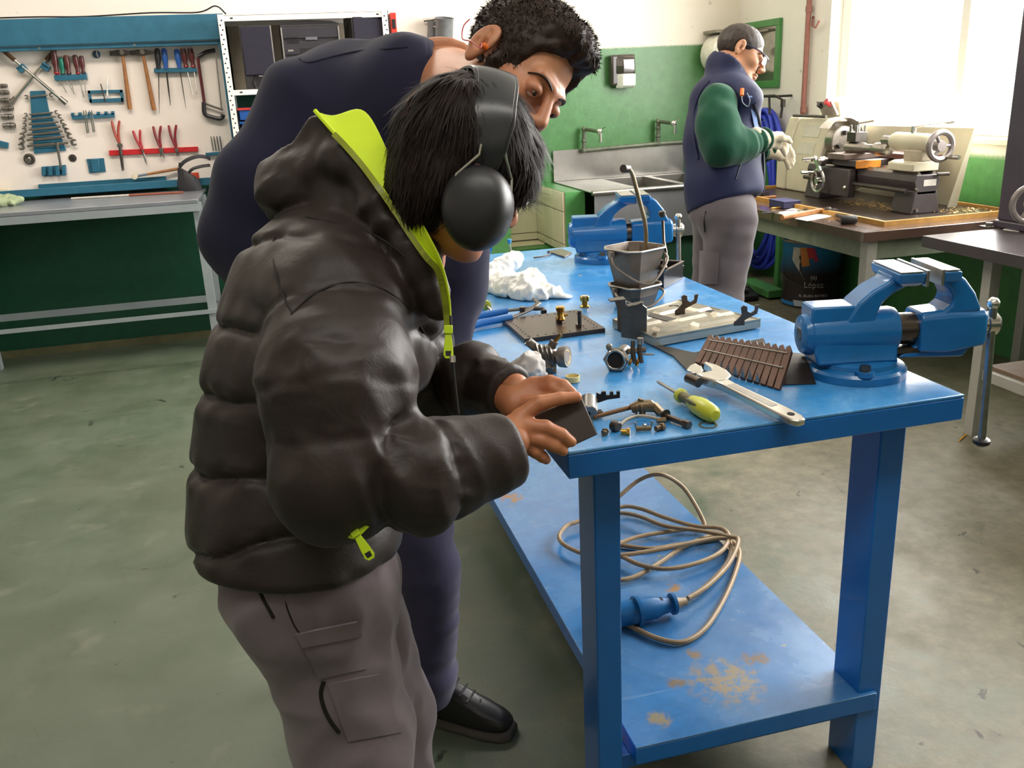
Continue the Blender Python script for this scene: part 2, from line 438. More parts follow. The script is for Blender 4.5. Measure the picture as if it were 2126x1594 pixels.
# crossed socket wrenches held by two blue clips
def lug(name, a, b, label, off):
    t = thing(name, label, 'wrench', tp(*b, off), group='crossed socket wrenches')
    rod(MB(), a, b, 0.009, off=off).build('shaft', CHROME, t)
    A, B = tp(*a, off), tp(*b, off); d = (B-A).normalized()
    MB().cyl(B-d*0.02, B+d*0.025, 0.013, 0.016, 12).build('socket', STEEL, t)
    MB().cyl(A-d*0.02, A+d*0.06, 0.011, 0.012, 12).build('grip', M('brown_grip', '#5d4126', 0.6, var=0.25), t)
lug('socket_wrench', (10, 108), (130, 208), 'long chrome socket wrench crossing from top left to lower right on the white panel', 0.035)
lug('socket_wrench', (110, 108), (28, 208), 'long chrome socket wrench crossing from top right to lower left on the white panel', 0.016)
for q, lab in (((46, 142), 'small blue clip holding the left arm of the crossed wrenches'), ((95, 139), 'small blue clip holding the right arm of the crossed wrenches')):
    c = tp(*q, 0.02); a = -35 if q[0] < 60 else 40
    mm = Matrix.Translation(c) @ Matrix.Rotation(R(a), 4, 'Y')
    tag(MB(mm).box((0, 0, 0), (0.042, 0.045, 0.034)).box((0, -0.028, 0.012), (0.042, 0.012, 0.006)).build('clip', BLUEC, bevel=0.002), lab, 'clip', 'blue clips on the tool panel')
# sockets at the left edge
for i, (u, v, r) in enumerate(((5, 178, .011), (9, 192, .012), (10, 208, .0125), (18, 225, .014), (18, 242, .015), (22, 261, .017))):
    A, B = tp(u-16, v, 0.02), tp(u+7, v, 0.02)
    t = thing('socket', 'chrome socket, number %s from the top of the column at the left edge' % ('one', 'two', 'three', 'four', 'five', 'six')[i], 'socket', A, group='sockets at the left edge of the panel')
    MB().lathe(A, B-A, [(0, r*.8), (.02, r*.8), (.024, r), (.062, r), (.064, r*.72), (.05, r*.7)], 14).build('barrel', STEEL, t)
    MB().ring(B-(B-A).normalized()*0.018, B-A, r*1.06, r*.9, 0.004).build('knurl_ring', DKSTEEL, t)
for i, (u, v) in enumerate(((-6, 230), (-8, 250))):
    tag(MB().box(tp(u, v, 0.01), (0.03, 0.02, 0.02)).build('peg', BLUEC, bevel=0.002), 'blue peg behind the %s of the sockets at the left edge' % ('fourth', 'fifth')[i], 'peg', 'blue pegs at the left edge')
tag(flat('bracket_plate', [(-6, 290), (19, 296), (18, 308), (-6, 303)], 0.02, BLUEC, bevel=0.002), 'small slanted blue plate at the left edge of the tool panel', 'bracket')

# screwdrivers, left rack
def rack(name, pts, th, mat, label, cat='tool rack'):
    return tag(flat(name, pts, th, mat, bevel=0.0015), label, cat)
rk = thing('screwdriver_rack', 'blue steel rack with five hanging screwdrivers left of the hammers', 'tool rack', tp(150, 162))
flat('rack_bar', [(114, 157), (181, 153), (183, 165), (117, 168)], 0.035, BLUEC, rk, bevel=0.0015)
for u in (118, 178): flat('lug', [(u-3, 152), (u+3, 152), (u+3, 158), (u-3, 158)], 0.004, BLUEC, rk)
def driver(a, b, tip, hr, mats, label, group, br=0.0032, off=0.028):
    """screwdriver: handle from a (pommel) to b, blade on to tip"""
    hr *= 1.35; A, B, T = tp(*a, off), tp(*b, off), tp(*tip, off); L = (B-A).length
    t = thing('screwdriver', label, 'screwdriver', A, group=group)
    MB().lathe(A, B-A, [(0, hr*.55), (L*.05, hr*.9), (L*.3, hr), (L*.55, hr*.95), (L*.78, hr*.62), (L*.9, hr*.85), (L, hr*.6)], 12).build('handle', mats[0], t)
    MB().lathe(A-(B-A)*0.01, B-A, [(0, hr*.5), (L*.09, hr*.98), (L*.1, hr*.7)], 12).build('pommel', mats[1], t)
    MB().lathe(A+(B-A)*.88, B-A, [(0, hr*.8), (L*.06, hr*.92), (L*.1, hr*.62)], 12).build('collar', mats[2], t)
    MB().cyl(B, T, br, br*.9, 8).build('blade', CHROME, t)
    return t
BR = M('brown_clear_handle', '#5b2c2c', 0.3, var=0.15); TEAL = M('teal_handle', '#15735f', 0.35); ORN = M('orange_cap', '#c9752a', 0.4)
drv = [((110, 104), (118, 155), (139, 193), .0125, (BR, BLKP, REDP), 'screwdriver with red collar'),
       ((126, 120), (131, 156), (152, 190), .0105, (TEAL, TEAL, BLKP), 'teal-handled screwdriver'),
       ((136, 115), (144, 156), (154, 195), .0115, (BR, ORN, BLKP), 'screwdriver with orange pommel'),
       ((155, 114), (163, 155), (174, 203), .0115, (BR, BLKP, REDP), 'dark brown screwdriver with long blade'),
       ((168, 116), (174, 154), (178, 192), .0105, (BR, BLKP, BLKP), 'dark brown stubby screwdriver')]
for i, (a, b, tp_, hr, ms, lb_) in enumerate(drv):
    driver(a, b, tp_, hr, ms, lb_+', '+('first', 'second', 'third', 'fourth', 'fifth')[i]+' from left in the left blue rack', 'screwdrivers in the left rack')
# magnetic disc hook
dh = thing('hook_disc', 'round blue-grey disc with a small hook left of the hammers', 'hook', tp(201, 113))
MB().lathe(tp(201, 113), PN, [(0, .021), (.006, .021), (.008, .018), (.008, 0.004)], 24).build('disc', M('slate_blue', '#3e5266', 0.4), dh)
MB().tube([tp(200, 106, .008), tp(201, 112, .02), tp(203, 118, .02), tp(206, 120, .012)], .0025, 6).build('hook', CHROME, dh)
# two hammers
def hammer(hx, hy, ex, ey, label, hw=26):
    t = thing('hammer', label, 'hammer', tp(ex, ey), group='hammers on the tool panel')
    A, B = tp(hx, hy, .03), tp(ex, ey, .02); L = (B-A).length
    MB().tube([A, A+(B-A)*.25, A+(B-A)*.6, A+(B-A)*.9, B], [.011, .012, .0145, .0165, .015], 10, flat=.8).build('handle', WOODH, t)
    x = tp(hx-hw, hy+1, .03); y = tp(hx+hw-2, hy-1, .03); d = y-x; h = Vector((0, 0, 1))
    def ring(p, a): return [p+PN*a*c+h*a*s_ for c, s_ in ((-1, -1), (1, -1), (1, 1), (-1, 1))]
    MB().loft([ring(x, .012), ring(x+d*.22, .0135), ring(x+d*.3, .016), ring(x+d*.65, .016), ring(x+d*.75, .012), ring(y, .006)]).build('head', DKSTEEL, t, bevel=.002)
    MB().lathe(A-(B-A).normalized()*.003, PN, [(-.02, .013), (.02, .013)], 14).build('eye_boss', STEEL, t)
hammer(254, 110, 270, 227, 'hammer with worn wooden handle, the left of the two on the panel')
hammer(296, 109, 320, 229, 'hammer with orange-brown wooden handle, the right of the two on the panel')
# files and long screwdrivers, right rack
rack('file_rack', [(321, 142), (408, 140), (410, 150), (321, 151)], 0.035, BLUEC, 'blue steel rack bar holding files beside the hacksaw')
BLUEH = M('blue_file_handle', '#2a5aa5', 0.35)
def file_(a, b, tip, mat, label, w=.0065):
    A, B, T = tp(*a, .028), tp(*b, .028), tp(*tip, .028); L = (B-A).length
    t = thing('file', label, 'file', A, group='files in the right rack')
    MB().lathe(A, B-A, [(0, .009), (L*.1, .0155), (L*.5, .0165), (L*.85, .012), (L, .0135)], 12).build('handle', mat, t)
    MB().tube([B, B+(T-B)*.1, B+(T-B)*.6, T], [w*.5, w, w*.9, w*.35], 6, flat=.6).build('blade', DKSTEEL, t)
file_((326, 100), (329, 143), (331, 236), BLKP, 'file with black handle, first from left in the right rack', .005)
file_((340, 100), (345, 143), (354, 219), BLUEH, 'flat file with blue handle, second from left in the right rack', .0085)
file_((366, 102), (373, 142), (386, 225), BLUEH, 'slim file with blue handle, third from left in the right rack', .005)
driver((379, 100), (387, 141), (400, 197), .0125, (BR, BLKP, REDP), 'long screwdriver with red collar, left of two beside the hacksaw', 'long screwdrivers beside the hacksaw', .0036)
driver((394, 99), (402, 141), (409, 196), .0125, (BR, BLKP, REDP), 'long screwdriver with red collar, right of two beside the hacksaw', 'long screwdrivers beside the hacksaw', .0036)
# hacksaw
hs = thing('hacksaw', 'hacksaw with dark red frame and black grip hanging at the right of the panel', 'saw', tp(430, 240))
MB().tube([tp(443, 106, .03), tp(414, 114, .03), tp(411, 122, .03), tp(418, 170, .03), tp(424, 212, .03)], [.008, .009, .009, .009, .009], 8).build('frame', M('dark_red_frame', '#5e2326', 0.4, var=.2), hs)
MB().tube([tp(411, 118, .03), tp(428, 108, .03), tp(447, 104, .03)], .012, 8).build('front_hook', BLKP, hs)
MB().tube(spline([tp(423, 212, .03), tp(425, 236, .03), tp(440, 243, .03), tp(458, 246, .03), tp(464, 238, .03)], 4), .0125, 8).build('grip', BLKP, hs)
MB().tube([tp(424, 214, .03), tp(445, 222, .03), tp(463, 228, .03)], .006, 8).build('guard', DKSTEEL, hs)
MB().prism([tp(446, 110, .028), tp(449, 110, .028), tp(462, 228, .028), tp(459, 228, .028)], PN*.002).build('blade', STEEL, hs)
# punch frame
pf = thing('punch_holder', 'rectangular blue steel frame holding a scriber and a white punch', 'tool holder', tp(222, 211))
for pts in ([(183, 188), (254, 186), (255, 192), (184, 194)], [(187, 206), (256, 203), (257, 211), (188, 213)], [(183, 188), (188, 188), (192, 213), (187, 213)], [(250, 187), (255, 187), (258, 211), (253, 211)]):
    flat('frame_bar', pts, 0.02, BLUEC, pf)
tag(rod(MB(), (209, 174), (219, 211), .003, .0036, .026).build('scriber', DKSTEEL), 'thin dark scriber in the rectangular blue frame', 'scriber')
tag(MB().lathe(tp(222, 154, .026), tp(223, 210, .026)-tp(222, 154, .026), [(0, .0015), (.02, .004), (.045, .006), (.075, .006), (.09, .003), (.1, .005), (.118, .005)], 10).build('center_punch', M('white_enamel', '#e9e6e0', .3)), 'white centre punch standing in the rectangular blue frame', 'punch')
# comb rack with four pin punches
cr = thing('comb_rack', 'blue toothed rack bar below the rectangular frame', 'tool rack', tp(195, 243))
flat('bar', [(150, 240), (238, 235), (239, 243), (152, 248)], .025, BLUEC, cr)
for u in (152, 167, 187, 205, 221, 235): flat('tooth', [(u-3, 234-(u-150)*.04), (u+3, 234-(u-150)*.04), (u+3, 241-(u-150)*.04), (u-3, 241-(u-150)*.04)], .025, BLUEC, cr)
for i, (a, b) in enumerate((((173, 229), (181, 277)), ((178, 229), (184, 276)), ((185, 229), (194, 275)), ((190, 229), (197, 274)))):
    tag(rod(MB(), a, b, .0032, .0036, .024).build('pin_punch', CHROME), 'thin chrome pin punch, %s of four in the blue toothed rack' % ('leftmost', 'second', 'third', 'rightmost')[i], 'punch', 'pin punches in the toothed rack')
# spanner rack: tapered blue plate with eight open-ended spanners
sr = thing('spanner_rack', 'tapered blue steel spanner rack standing on the white panel', 'tool rack', tp(98, 316))
flat('plate', [(63, 189), (94, 188), (104, 236), (122, 268), (138, 312), (72, 319), (67, 260)], .012, BLUEC, sr, bevel=.0015)
for i in range(7):
    u0, v0 = 64+i*1.2, 236+i*11.2
    flat('slot_lip', [(u0+1, v0+2), (108+i*4.4, v0-1.5), (108+i*4.4, v0+.5), (u0+1, v0+4)], .02, BLUEC, sr)
def spanner(a, b, hw, label):
    A, B = tp(*a, .022), tp(*b, .022); x = (B-A).normalized(); z = PN; y = z.cross(x); L = (B-A).length
    hw *= 1.3; t = thing('spanner', label, 'spanner', A, group='spanners in the blue rack')
    mm = axes(x, y, z, A)
    MB(mm).box((L/2, 0, 0), (L-hw*1.6, hw*.75, .006)).build('shank', STEEL, t, bevel=.001)
    for s, o in ((-1, 0), (1, L)):
        pts = [(-.2, .55), (.5, .95), (1.25, .75), (1.45, .38), (.55, .3), (.45, -.25), (1.3, -.45), (1.15, -.85), (.45, -.95), (-.2, -.5)]
        MB(mm).prism([(o+s*p[0]*hw*1.1, p[1]*hw*1.1, -.004) for p in pts], (0, 0, .008)).build('jaw', STEEL, t, bevel=.0008)
sp = [((58, 201), (103, 197), .009), ((57, 238), (114, 233), .0085), ((55, 248), (121, 242), .0095), ((55, 259), (126, 253), .0105), ((55, 270), (131, 263), .0115), ((51, 281), (135, 272), .0125), ((50, 292), (140, 283), .0135), ((50, 304), (148, 296), .015)]
nm = ('topmost', 'second', 'third', 'fourth', 'fifth', 'sixth', 'seventh', 'lowest and largest')
for i, (a, b, hw) in enumerate(sp): spanner(a, b, hw, 'open-ended steel spanner, %s in the tapered blue rack' % nm[i])
# roll of tape, dark disc, peg block, small plate
rl = thing('tape_ring', 'thick dark ring with bright hub at lower left of the panel', 'ring', tp(61, 330))
MB().torus(tp(61, 330, .012), PN, .022, .009, 28, 10).build('tyre', DKSTEEL, rl)
MB().lathe(tp(61, 330), PN, [(0, .015), (.012, .014), (.016, .007), (.016, .002)], 18).build('hub', STEEL, rl)
dk = thing('grinding_disc', 'small dark round disc on the panel right of the spanner rack', 'disc', tp(151, 328))
MB().lathe(tp(151, 328), PN, [(0, .021), (.005, .021), (.006, .019), (.006, .004)], 24).build('disc', M('dark_grit', '#35302d', .8, var=.3, scale=60, bump=.3), dk)
MB().cyl(tp(151, 328, .006), tp(151, 328, .008), .006, n=12).build('arbor', BLKP, dk)
pg = thing('peg_block', 'blue block with three ribs under the spanner rack, a steel bar standing in it', 'tool holder', tp(114, 366))
flat('back_plate', [(88, 346), (137, 342), (139, 362), (92, 366)], .006, BLUEC, pg)
for u in (92, 106, 121, 134): flat('rib', [(u-4, 345.5), (u+4, 345), (u+5, 363), (u-3, 364)], .03, BLUEC, pg, off=.006, bevel=.002)
tag(rod(MB(), (118, 296), (127, 352), .0085, .006, .024).build('drift_bar', STEEL), 'short steel drift bar standing in the ribbed blue block', 'bar')
bp = thing('bracket_plate', 'square blue folded bracket plate screwed on the panel below the toothed rack', 'bracket', tp(200, 345))
flat('plate', [(180, 330), (216, 328), (220, 356), (186, 359)], .008, BLUEC, bp)
flat('fold', [(188, 330), (206, 329), (209, 357), (192, 358)], .012, BLUEC, bp, off=.008, bevel=.004)
for q in ((184, 343), (217, 340)): MB().cyl(tp(*q, .008), tp(*q, .012), .003, n=8).build('screw', CHROME, bp)
# red bar with four pairs of pliers
rack('pliers_bar', [(227, 312), (411, 304), (412, 314), (228, 323)], .02, REDBAR, 'red steel bar carrying four pairs of pliers on the tool panel')
def pliers(c, tips, ends, hmat, label, jl=.006, snip=False):
    t = thing('pliers', label, 'pliers', tp(*c), group='pliers on the red bar')
    C = tp(*c, .03)
    for e in ends:
        E_ = tp(*e, .028); mid = tp((c[0]+e[0])/2+(1 if e[0] > c[0] else -1)*3, (c[1]*.45+e[1]*.55), .028)
        MB().tube(spline([C, mid, E_], 5), [.007]*2+[.0105]*8+[.007], 8, flat=.7).build('handle', hmat, t)
    for e in tips[:-1]:
        MB().tube([C, tp((c[0]+e[0])/2, (c[1]+e[1])/2, .03), tp(*e, .03)], [jl*1.2, jl, jl*.35], 6, flat=.7).build('jaw', DKSTEEL if snip else STEEL, t)
    MB().cyl(C-PN*.008, C+PN*.01, jl*1.4, n=14).build('pivot', STEEL, t)
pliers((249, 302), ((254, 355), (257, 354), 0), ((232, 251), (248, 250)), M('orange_red_grip', '#a8402c', .45), 'tin snips with rusty orange handles, leftmost on the red bar', .011, True)
pliers((297, 314), ((303, 341), (306, 343), 0), ((276, 271), (291, 269)), REDP, 'long-nosed pliers with thin red handles, second on the red bar', .0055)
RB = M('red_black_grip', '#8c1a24', .4, var=.35, scale=18)
pliers((335, 311), ((333, 326), (341, 328), 0), ((318, 262), (334, 261)), RB, 'combination pliers with red and black handles, third on the red bar', .009)
pliers((367, 311), ((368, 325), (372, 324), 0), ((350, 260), (366, 259)), RB, 'cutting pliers with red and black handles, rightmost on the red bar', .008)
# steel bars at the far right of the panel
for i in range(4):
    u = 438+i*6
    tag(rod(MB(), (u, 283), (u+5, 313), .0042, off=.02).build('drill_bit', CHROME), 'short bright drill bit, %s of four at the right end of the panel' % ('first', 'second', 'third', 'last')[i], 'drill bit', 'drill bits at the right end')
rack('drill_rack', [(427, 317), (462, 314), (462, 320), (428, 323)], .03, BLUEC, 'short blue ledge under the drill bits at the right end')
# mallet and sticks in the bottom tray
ml = thing('mallet', 'mallet with cream round head and wooden handle lying along the bottom of the cabinet', 'mallet', py(281, 367, YF+.04))
A, B = py(281, 366, YF+.045), py(372, 350, YF+.07); d = (B-A).normalized()
MB().lathe(A-Vector((0, .02, 0)), (0, -1, 0), [(-.03, .0145), (-.028, .016), (.02, .016), (.022, .0145)], 20).build('head', M('cream_nylon', '#d8cdb4', .5), ml)
MB().tube([A, A+d*.05, A+d*.08, B], [.006, .006, .0075, .009], 10).build('handle', WOODH, ml)
MB().cyl(A+d*.012, A+d*.07, .0068, n=10).build('ferrule', M('blue_grey_ferrule', '#6d7888', .4, .3), ml)
# respirator-style strap mask hanging at the right end
GR = M('dark_grey_strap', '#37363a', .65, var=.15)
hm = thing('welding_visor', 'dark grey headgear with strap hanging at the right end of the cabinet', 'visor', (-.47, YF-.03, .93))
y0 = YF-.035
def vp(u, v, o=0): return py(u, v, y0-o)
MB().sheet([[vp(365, 345), vp(372, 362), vp(366, 385), vp(372, 398)], [vp(378, 347, .05), vp(384, 370, .07), vp(385, 392, .06), vp(390, 406, .05)], [vp(398, 362, .06), vp(404, 380, .08), vp(408, 396, .07), vp(412, 410, .06)], [vp(415, 372, .02), vp(418, 386, .04), vp(421, 398, .04), vp(424, 412, .03)]], .006).build('shell', GR, hm, sub=1)
MB().tube(spline([vp(372, 347, .02), vp(385, 334, .04), vp(408, 325, .05), vp(428, 326, .03), vp(436, 330, 0)], 5), .011, 8, flat=.25, up=(0, 0, 1)).build('head_strap', GR, hm)
MB().tube(spline([vp(386, 368, .05), vp(398, 352, .06), vp(415, 346, .05), vp(436, 343, .02)], 5), .009, 8, flat=.35, up=(0, 0, 1)).build('side_strap', BLKP, hm)
MB().box(vp(374, 343, .03), (.014, .016, .03)).build('buckle', BLKP, hm, bevel=.002)
MB().bx(vp(398, 372, .01), Vector(vp(412, 358, .01))+Vector((0, .02, 0))).build('red_insert', M('orange_red', '#c4482e', .5), hm)
# long two-coloured rod, green rag, cream box on the worktop / cabinet edge
rd = thing('rod', 'thin rod, half white and half copper red, lying on the grey worktop', 'rod', py(150, 408, BF+.2))
zr = ZB+.0065
A, C_, B = pz(148, 412, zr), pz(268, 405, zr), pz(380, 399, zr)
MB().cyl(A, C_, .006, n=10).build('white_half', M('off_white_rod', '#cfc8bd', .5), rd); MB().cyl(C_, B, .006, n=10).build('copper_half', M('copper_rod', '#a5614c', .4, .3), rd)
def crumple(c, r, seed, n=14, amp=.35):
    rg = np.random.default_rng(seed); k_ = rg.normal(size=(8, 3))*2.2/max(r); ph = rg.uniform(0, 6.28, 8)
    mb = MB().ell((0, 0, 0), (1, 1, 1), n=n*2, k=n)
    for i, p in enumerate(mb.v):
        q = np.array([p.x*r[0], p.y*r[1], p.z*r[2]]); f = 1+amp*float(np.abs(np.sin(k_ @ q+ph)).mean()-.6)*1.6
        z = q[2]*f
        mb.v[i] = Vector((c[0]+q[0]*f, c[1]+q[1]*f, max(c[2]-r[2]*.75, c[2]+z)))
    return mb
c0 = pz(18, 427, ZB)
tag(crumple((c0.x, c0.y, ZB+.026), (.065, .05, .034), 3, 16, .9).build('rag', M('pale_green_rag', '#9aa783', .85, var=.15, bump=.3), smooth=60), 'crumpled pale green rag on the left end of the grey worktop', 'rag')
bxc = py(6, 382, YF+.03)
tag(MB().box((bxc.x-.03, YF+.05, zb+.012), (.11, .06, .028), Euler((0, R(4), 0)).to_matrix()).build('carton', M('cream_card', '#e3d8bd', .6), bevel=.002), 'flat cream carton lying in the cabinet tray at the left edge', 'carton')

# =================================================================== white slotted-angle shelving with hi-fi
SHW = M('white_shelf_enamel', '#efeae2', .4, var=.03)
HOLE = M('dark_slot', '#2a2522', .7)
sx0, sx1, sy0, sy1 = -.185, .775, 5.50, YL-.005
su = thing('shelving_unit', 'white slotted-angle steel shelving unit beside the tool cabinet', 'shelf', (.3, 5.7, 0))
sx0 = py(458, 60, sy0).x-.012; sx1 = py(802, 40, sy0).x+.012
zt_ = py(460, 30, sy0).z
for (x, sgn) in ((sx0, 1), (sx1, -1)):
    for y, sg2 in ((sy0, 1), (sy1, -1)):
        po = MB().bx((x, y, 0), (x+sgn*.036, y+sg2*.003, zt_)).bx((x, y, 0), (x+sgn*.003, y+sg2*.036, zt_)).build('post', SHW, su, smooth=0)
        if sg2 == 1:
            hb = MB()
            for i in range(48):
                z = zt_-.03-i*.0245; hb.cyl((x+sgn*(.013 if i % 2 else .022), y-.0004, z), (x+sgn*(.013 if i % 2 else .022), y-.001, z), .0046, n=8)
            ho = hb.build('slot_holes', HOLE, po, smooth=0); ho['kind'] = 'stuff'
zs1 = py(492, 186, sy0).z
for z in (zt_-.005, zs1, zs1-.42, .4):
    so = MB().bx((sx0+.004, sy0+.004, z-.03), (sx1-.004, sy0+.006, z)).bx((sx0+.004, sy0+.004, z-.002), (sx1-.004, sy1-.004, z)).bx((sx0+.004, sy1-.006, z-.03), (sx1-.004, sy1-.004, z)).build('shelf_board', SHW, su, smooth=0)
    for x in (sx0+.075, sx1-.06): MB().cyl((x-.006, sy0+.0035, z-.015), (x+.008, sy0+.0035, z-.015), .004, n=8).build('slot', HOLE, so)
MB().bx((sx0+.004, sy1-.003, zs1), (sx1-.004, sy1, zt_)).build('back_sheet', M('beige_back_sheet', '#b5a995', .6, var=.08), su, smooth=0)
HIFI = M('black_hifi', '#2b292c', .45, var=.12); CLOTH = M('speaker_cloth', '#252230', .9, var=.2, scale=90)
SILV = M('silver_trim', '#b7b4b0', .3, .8)
def speaker(x, y, w, h, d, rz, label):
    t = thing('loudspeaker', label, 'speaker', TR((x, y, zs1), rz), group='hi-fi loudspeakers')
    mm = WM[t.name]
    MB(mm).box((0, 0, h/2), (w, d, h)).build('cabinet', HIFI, t, bevel=.004)
    MB(mm).box((0, -d/2-.006, h*.6), (w*.93, .012, h*.76)).build('grille', CLOTH, t, bevel=.003)
    MB(mm).lathe((0, -d/2-.001, h*.1), (0, -1, 0), [(0, w*.28), (.006, w*.26), (.004, w*.2), (-.02, w*.12)], 20).build('bass_port', BLKP, t)
    MB(mm).box((w*.485, -d/2-.004, h*.5), (.006, .012, h*.98)).build('edge_trim', SILV, t)
    MB(mm).box((0, -d/2-.0135, h*.2), (w*.13, .002, .006)).build('badge', SILV, t)
ysp = sy0+.11
pA = py(487, 55, sy0+.05); pB = py(558, 52, sy0+.05); pC = py(565, 177, sy0+.05)
speaker((pA.x+pB.x)/2+.015, ysp, (pB-pA).length*.93, pA.z-zs1+.0, .2, 0, 'black loudspeaker on the white shelf, left of the stereo')
pA = py(722, 42, sy0+.05); pB = py(795, 40, sy0+.05)
speaker((pA.x+pB.x)/2, ysp+.01, (pB-pA).length, pA.z-zs1+.02, .2, 8, 'black loudspeaker turned slightly on the white shelf, right of the stereo')
pA = py(580, 52, sy0+.05); pB = py(702, 44, sy0+.05)
st = thing('stereo', 'black stereo tower with cassette decks between the two loudspeakers', 'stereo', ((pA.x+pB.x)/2, ysp+.03, zs1))
x0, x1, zt2 = pA.x, pB.x, pA.z; yf = ysp-.09
MB().bx((x0, yf, zs1), (x1, yf+.24, zt2)).build('case', HIFI, st, bevel=.004)
MB().loft([[(x0, yf, zt2), (x0+.04, yf, zt2+.012), ((x0+x1)/2, yf, zt2+.018), (x1-.04, yf, zt2+.012), (x1, yf, zt2)], [(x0, yf+.24, zt2), (x0+.04, yf+.24, zt2+.012), ((x0+x1)/2, yf+.24, zt2+.018), (x1-.04, yf+.24, zt2+.012), (x1, yf+.24, zt2)]]).build('lid', BLKP, st)
H_ = zt2-zs1
for fz, fh in ((.86, .17), (.62, .2), (.38, .2), (.14, .2)):
    MB().bx((x0+.012, yf-.008, zs1+H_*(fz-fh/2)), (x1-.012, yf, zs1+H_*(fz+fh/2))).build('fascia', M('dark_fascia', '#333036', .35, var=.1), st, bevel=.002)
MB().bx(((x0+x1)/2-.03, yf-.011, zs1+H_*.745), ((x0+x1)/2+.035, yf-.0085, zs1+H_*.79)).build('display', M('grey_display', '#6d6c74', .2), st)
for i in range(3):
    for j in range(5): MB().bx((x0+.03+j*.014, yf-.012, zs1+H_*(.70+i*.04)), (x0+.04+j*.014, yf-.0085, zs1+H_*(.72+i*.04))).build('button', BLKP, st)
for fz in (.52, .3): MB().bx((x0+.1, yf-.011, zs1+H_*fz), (x1-.06, yf-.0085, zs1+H_*(fz+.1))).build('cassette_door', BLKP, st, bevel=.001)
MB().bx((x0+.03, yf-.012, zs1+H_*.57), (x0+.06, yf-.0085, zs1+H_*.6)).build('badge', SILV, st)
for x in (x0+.006, x1-.006): MB().bx((x-.004, yf-.012, zs1+H_*.45), (x+.004, yf-.002, zs1+H_*.95)).build('side_trim', SILV, st)
# red and blue crates on the lower shelf
def tray(name, x0, x1, z0, z1, mat, label, rim=None):
    t = thing(name, label, 'crate', ((x0+x1)/2, sy0+.2, z0))
    b = MB()
    b.bx((x0, sy0+.06, z0), (x1, sy0+.065, z1)).bx((x0, sy1-.04, z0), (x1, sy1-.035, z1)).bx((x0, sy0+.06, z0), (x0+.005, sy1-.035, z1)).bx((x1-.005, sy0+.06, z0), (x1, sy1-.035, z1)).bx((x0, sy0+.06, z0), (x1, sy1-.035, z0+.005)).build('bin', mat, t)
    MB().bx((x0-.006, sy0+.05, z1-.012), (x1+.006, sy0+.06, z1)).build('rim', rim or mat, t)
zl = zs1-.42
BLC = M('blue_crate_plastic', '#1f4f96', .4); RDC = M('red_crate_plastic', '#b9322c', .4)
za = py(510, 232, sy0+.1).z; zc = py(510, 248, sy0+.1).z
tray('crate', sx0+.05, sx0+.36, zl, zc-.01, BLC, 'blue crate below the red one on the lower white shelf')
tray('crate', sx0+.045, sx0+.365, zc-.006, za+.022, BLC, 'blue crate with red rim on top of another on the lower white shelf', RDC)
# red binder hung on the shelving, pipe cup on the wall
rb_ = py(815, 55, 5.6)
rr = thing('red_case', 'narrow red case hung beside the right post of the white shelving', 'case', (rb_.x, 5.62, rb_.z-.07))
MB().box((rb_.x+.0, 5.62, rb_.z), (.034, .16, .14)).build('body', M('red_case_plastic', '#c23327', .4), rr, bevel=.004)
MB().box((rb_.x, 5.535, rb_.z+.01), (.02, .008, .05)).build('handle', BLKP, rr, bevel=.002)
pc = py(918, 55, YL-.07)
cp = thing('pipe_cup', 'grey plastic pipe cup clamped to the white wall beside the shelving', 'holder', (pc.x, YL-.07, pc.z-.08))
GPV = M('grey_pvc', '#6f7172', .4)
MB().lathe((pc.x, YL-.075, pc.z-.12), (.06, -.22, 1), [(0, .055), (.16, .055), (.17, .06), (.17, .052), (.02, .05)], 24, True, False).build('cup', GPV, cp)
MB().cyl((pc.x-.075, YL-.02, pc.z-.2), (pc.x-.05, YL-.03, pc.z+.035), .03, n=16).build('second_pipe', GPV, cp)
MB().cyl((pc.x-.105, YL-.03, pc.z+.04), (pc.x+.03, YL-.05, pc.z+.05), .009, n=10).build('clamp_bar', STEEL, cp)
MB().torus((pc.x, YL-.075, pc.z+.0), (.06, -.22, 1), .058, .004, 20, 6).build('clamp_ring', STEEL, cp)
# =================================================================== BACK RIGHT: sink corner
STAIN = M('stainless_sheet', '#a8a5a0', .3, .85, var=.18, scale=5)
GREENP = M('green_gloss_paint', '#4c8a4c', .4, var=.1, scale=12)
TILE = M('cream_glazed_tile', '#e8dcc2', .16, var=.04, scale=4, coat=.3)
GROUT = M('dark_grout', '#8f7f66', .8, var=.2)
zc = py(1147, 377, YS).z
xL = py(1147, 340, YS).x
yfs = pz(1200, 402, zc).y; xfs = pz(1200, 402, zc).x
sk = thing('sink', 'long stainless steel sink with high splashback on the green wall', 'sink', ((xL+3.3)/2, YS-.3, zc))
zbt = py(1147, 313, YS).z
xe = 3.05
MB().bx((xL, YS-.02, zc), (xe, YS-.002, zbt)).build('splashback', STAIN, sk, bevel=.003)
def basin(x0, x1, y0, y1):
    b = MB(); d = .2
    b.bx((x0, y0, zc-d), (x1, y1, zc-d+.004)); b.bx((x0, y0, zc-d), (x0+.004, y1, zc-.002)); b.bx((x1-.004, y0, zc-d), (x1, y1, zc-.002))
    b.bx((x0, y0, zc-d), (x1, y0+.004, zc-.002)); b.bx((x0, y1-.004, zc-d), (x1, y1, zc-.002)); return b
bx0, bx1 = xL+.36, xL+.68
basin(bx0, bx1, yfs+.09, YS-.1).build('bowl', STAIN, sk); basin(bx1+.05, xe-.05, yfs+.09, YS-.1).build('bowl', STAIN, sk)
tp_ = MB()
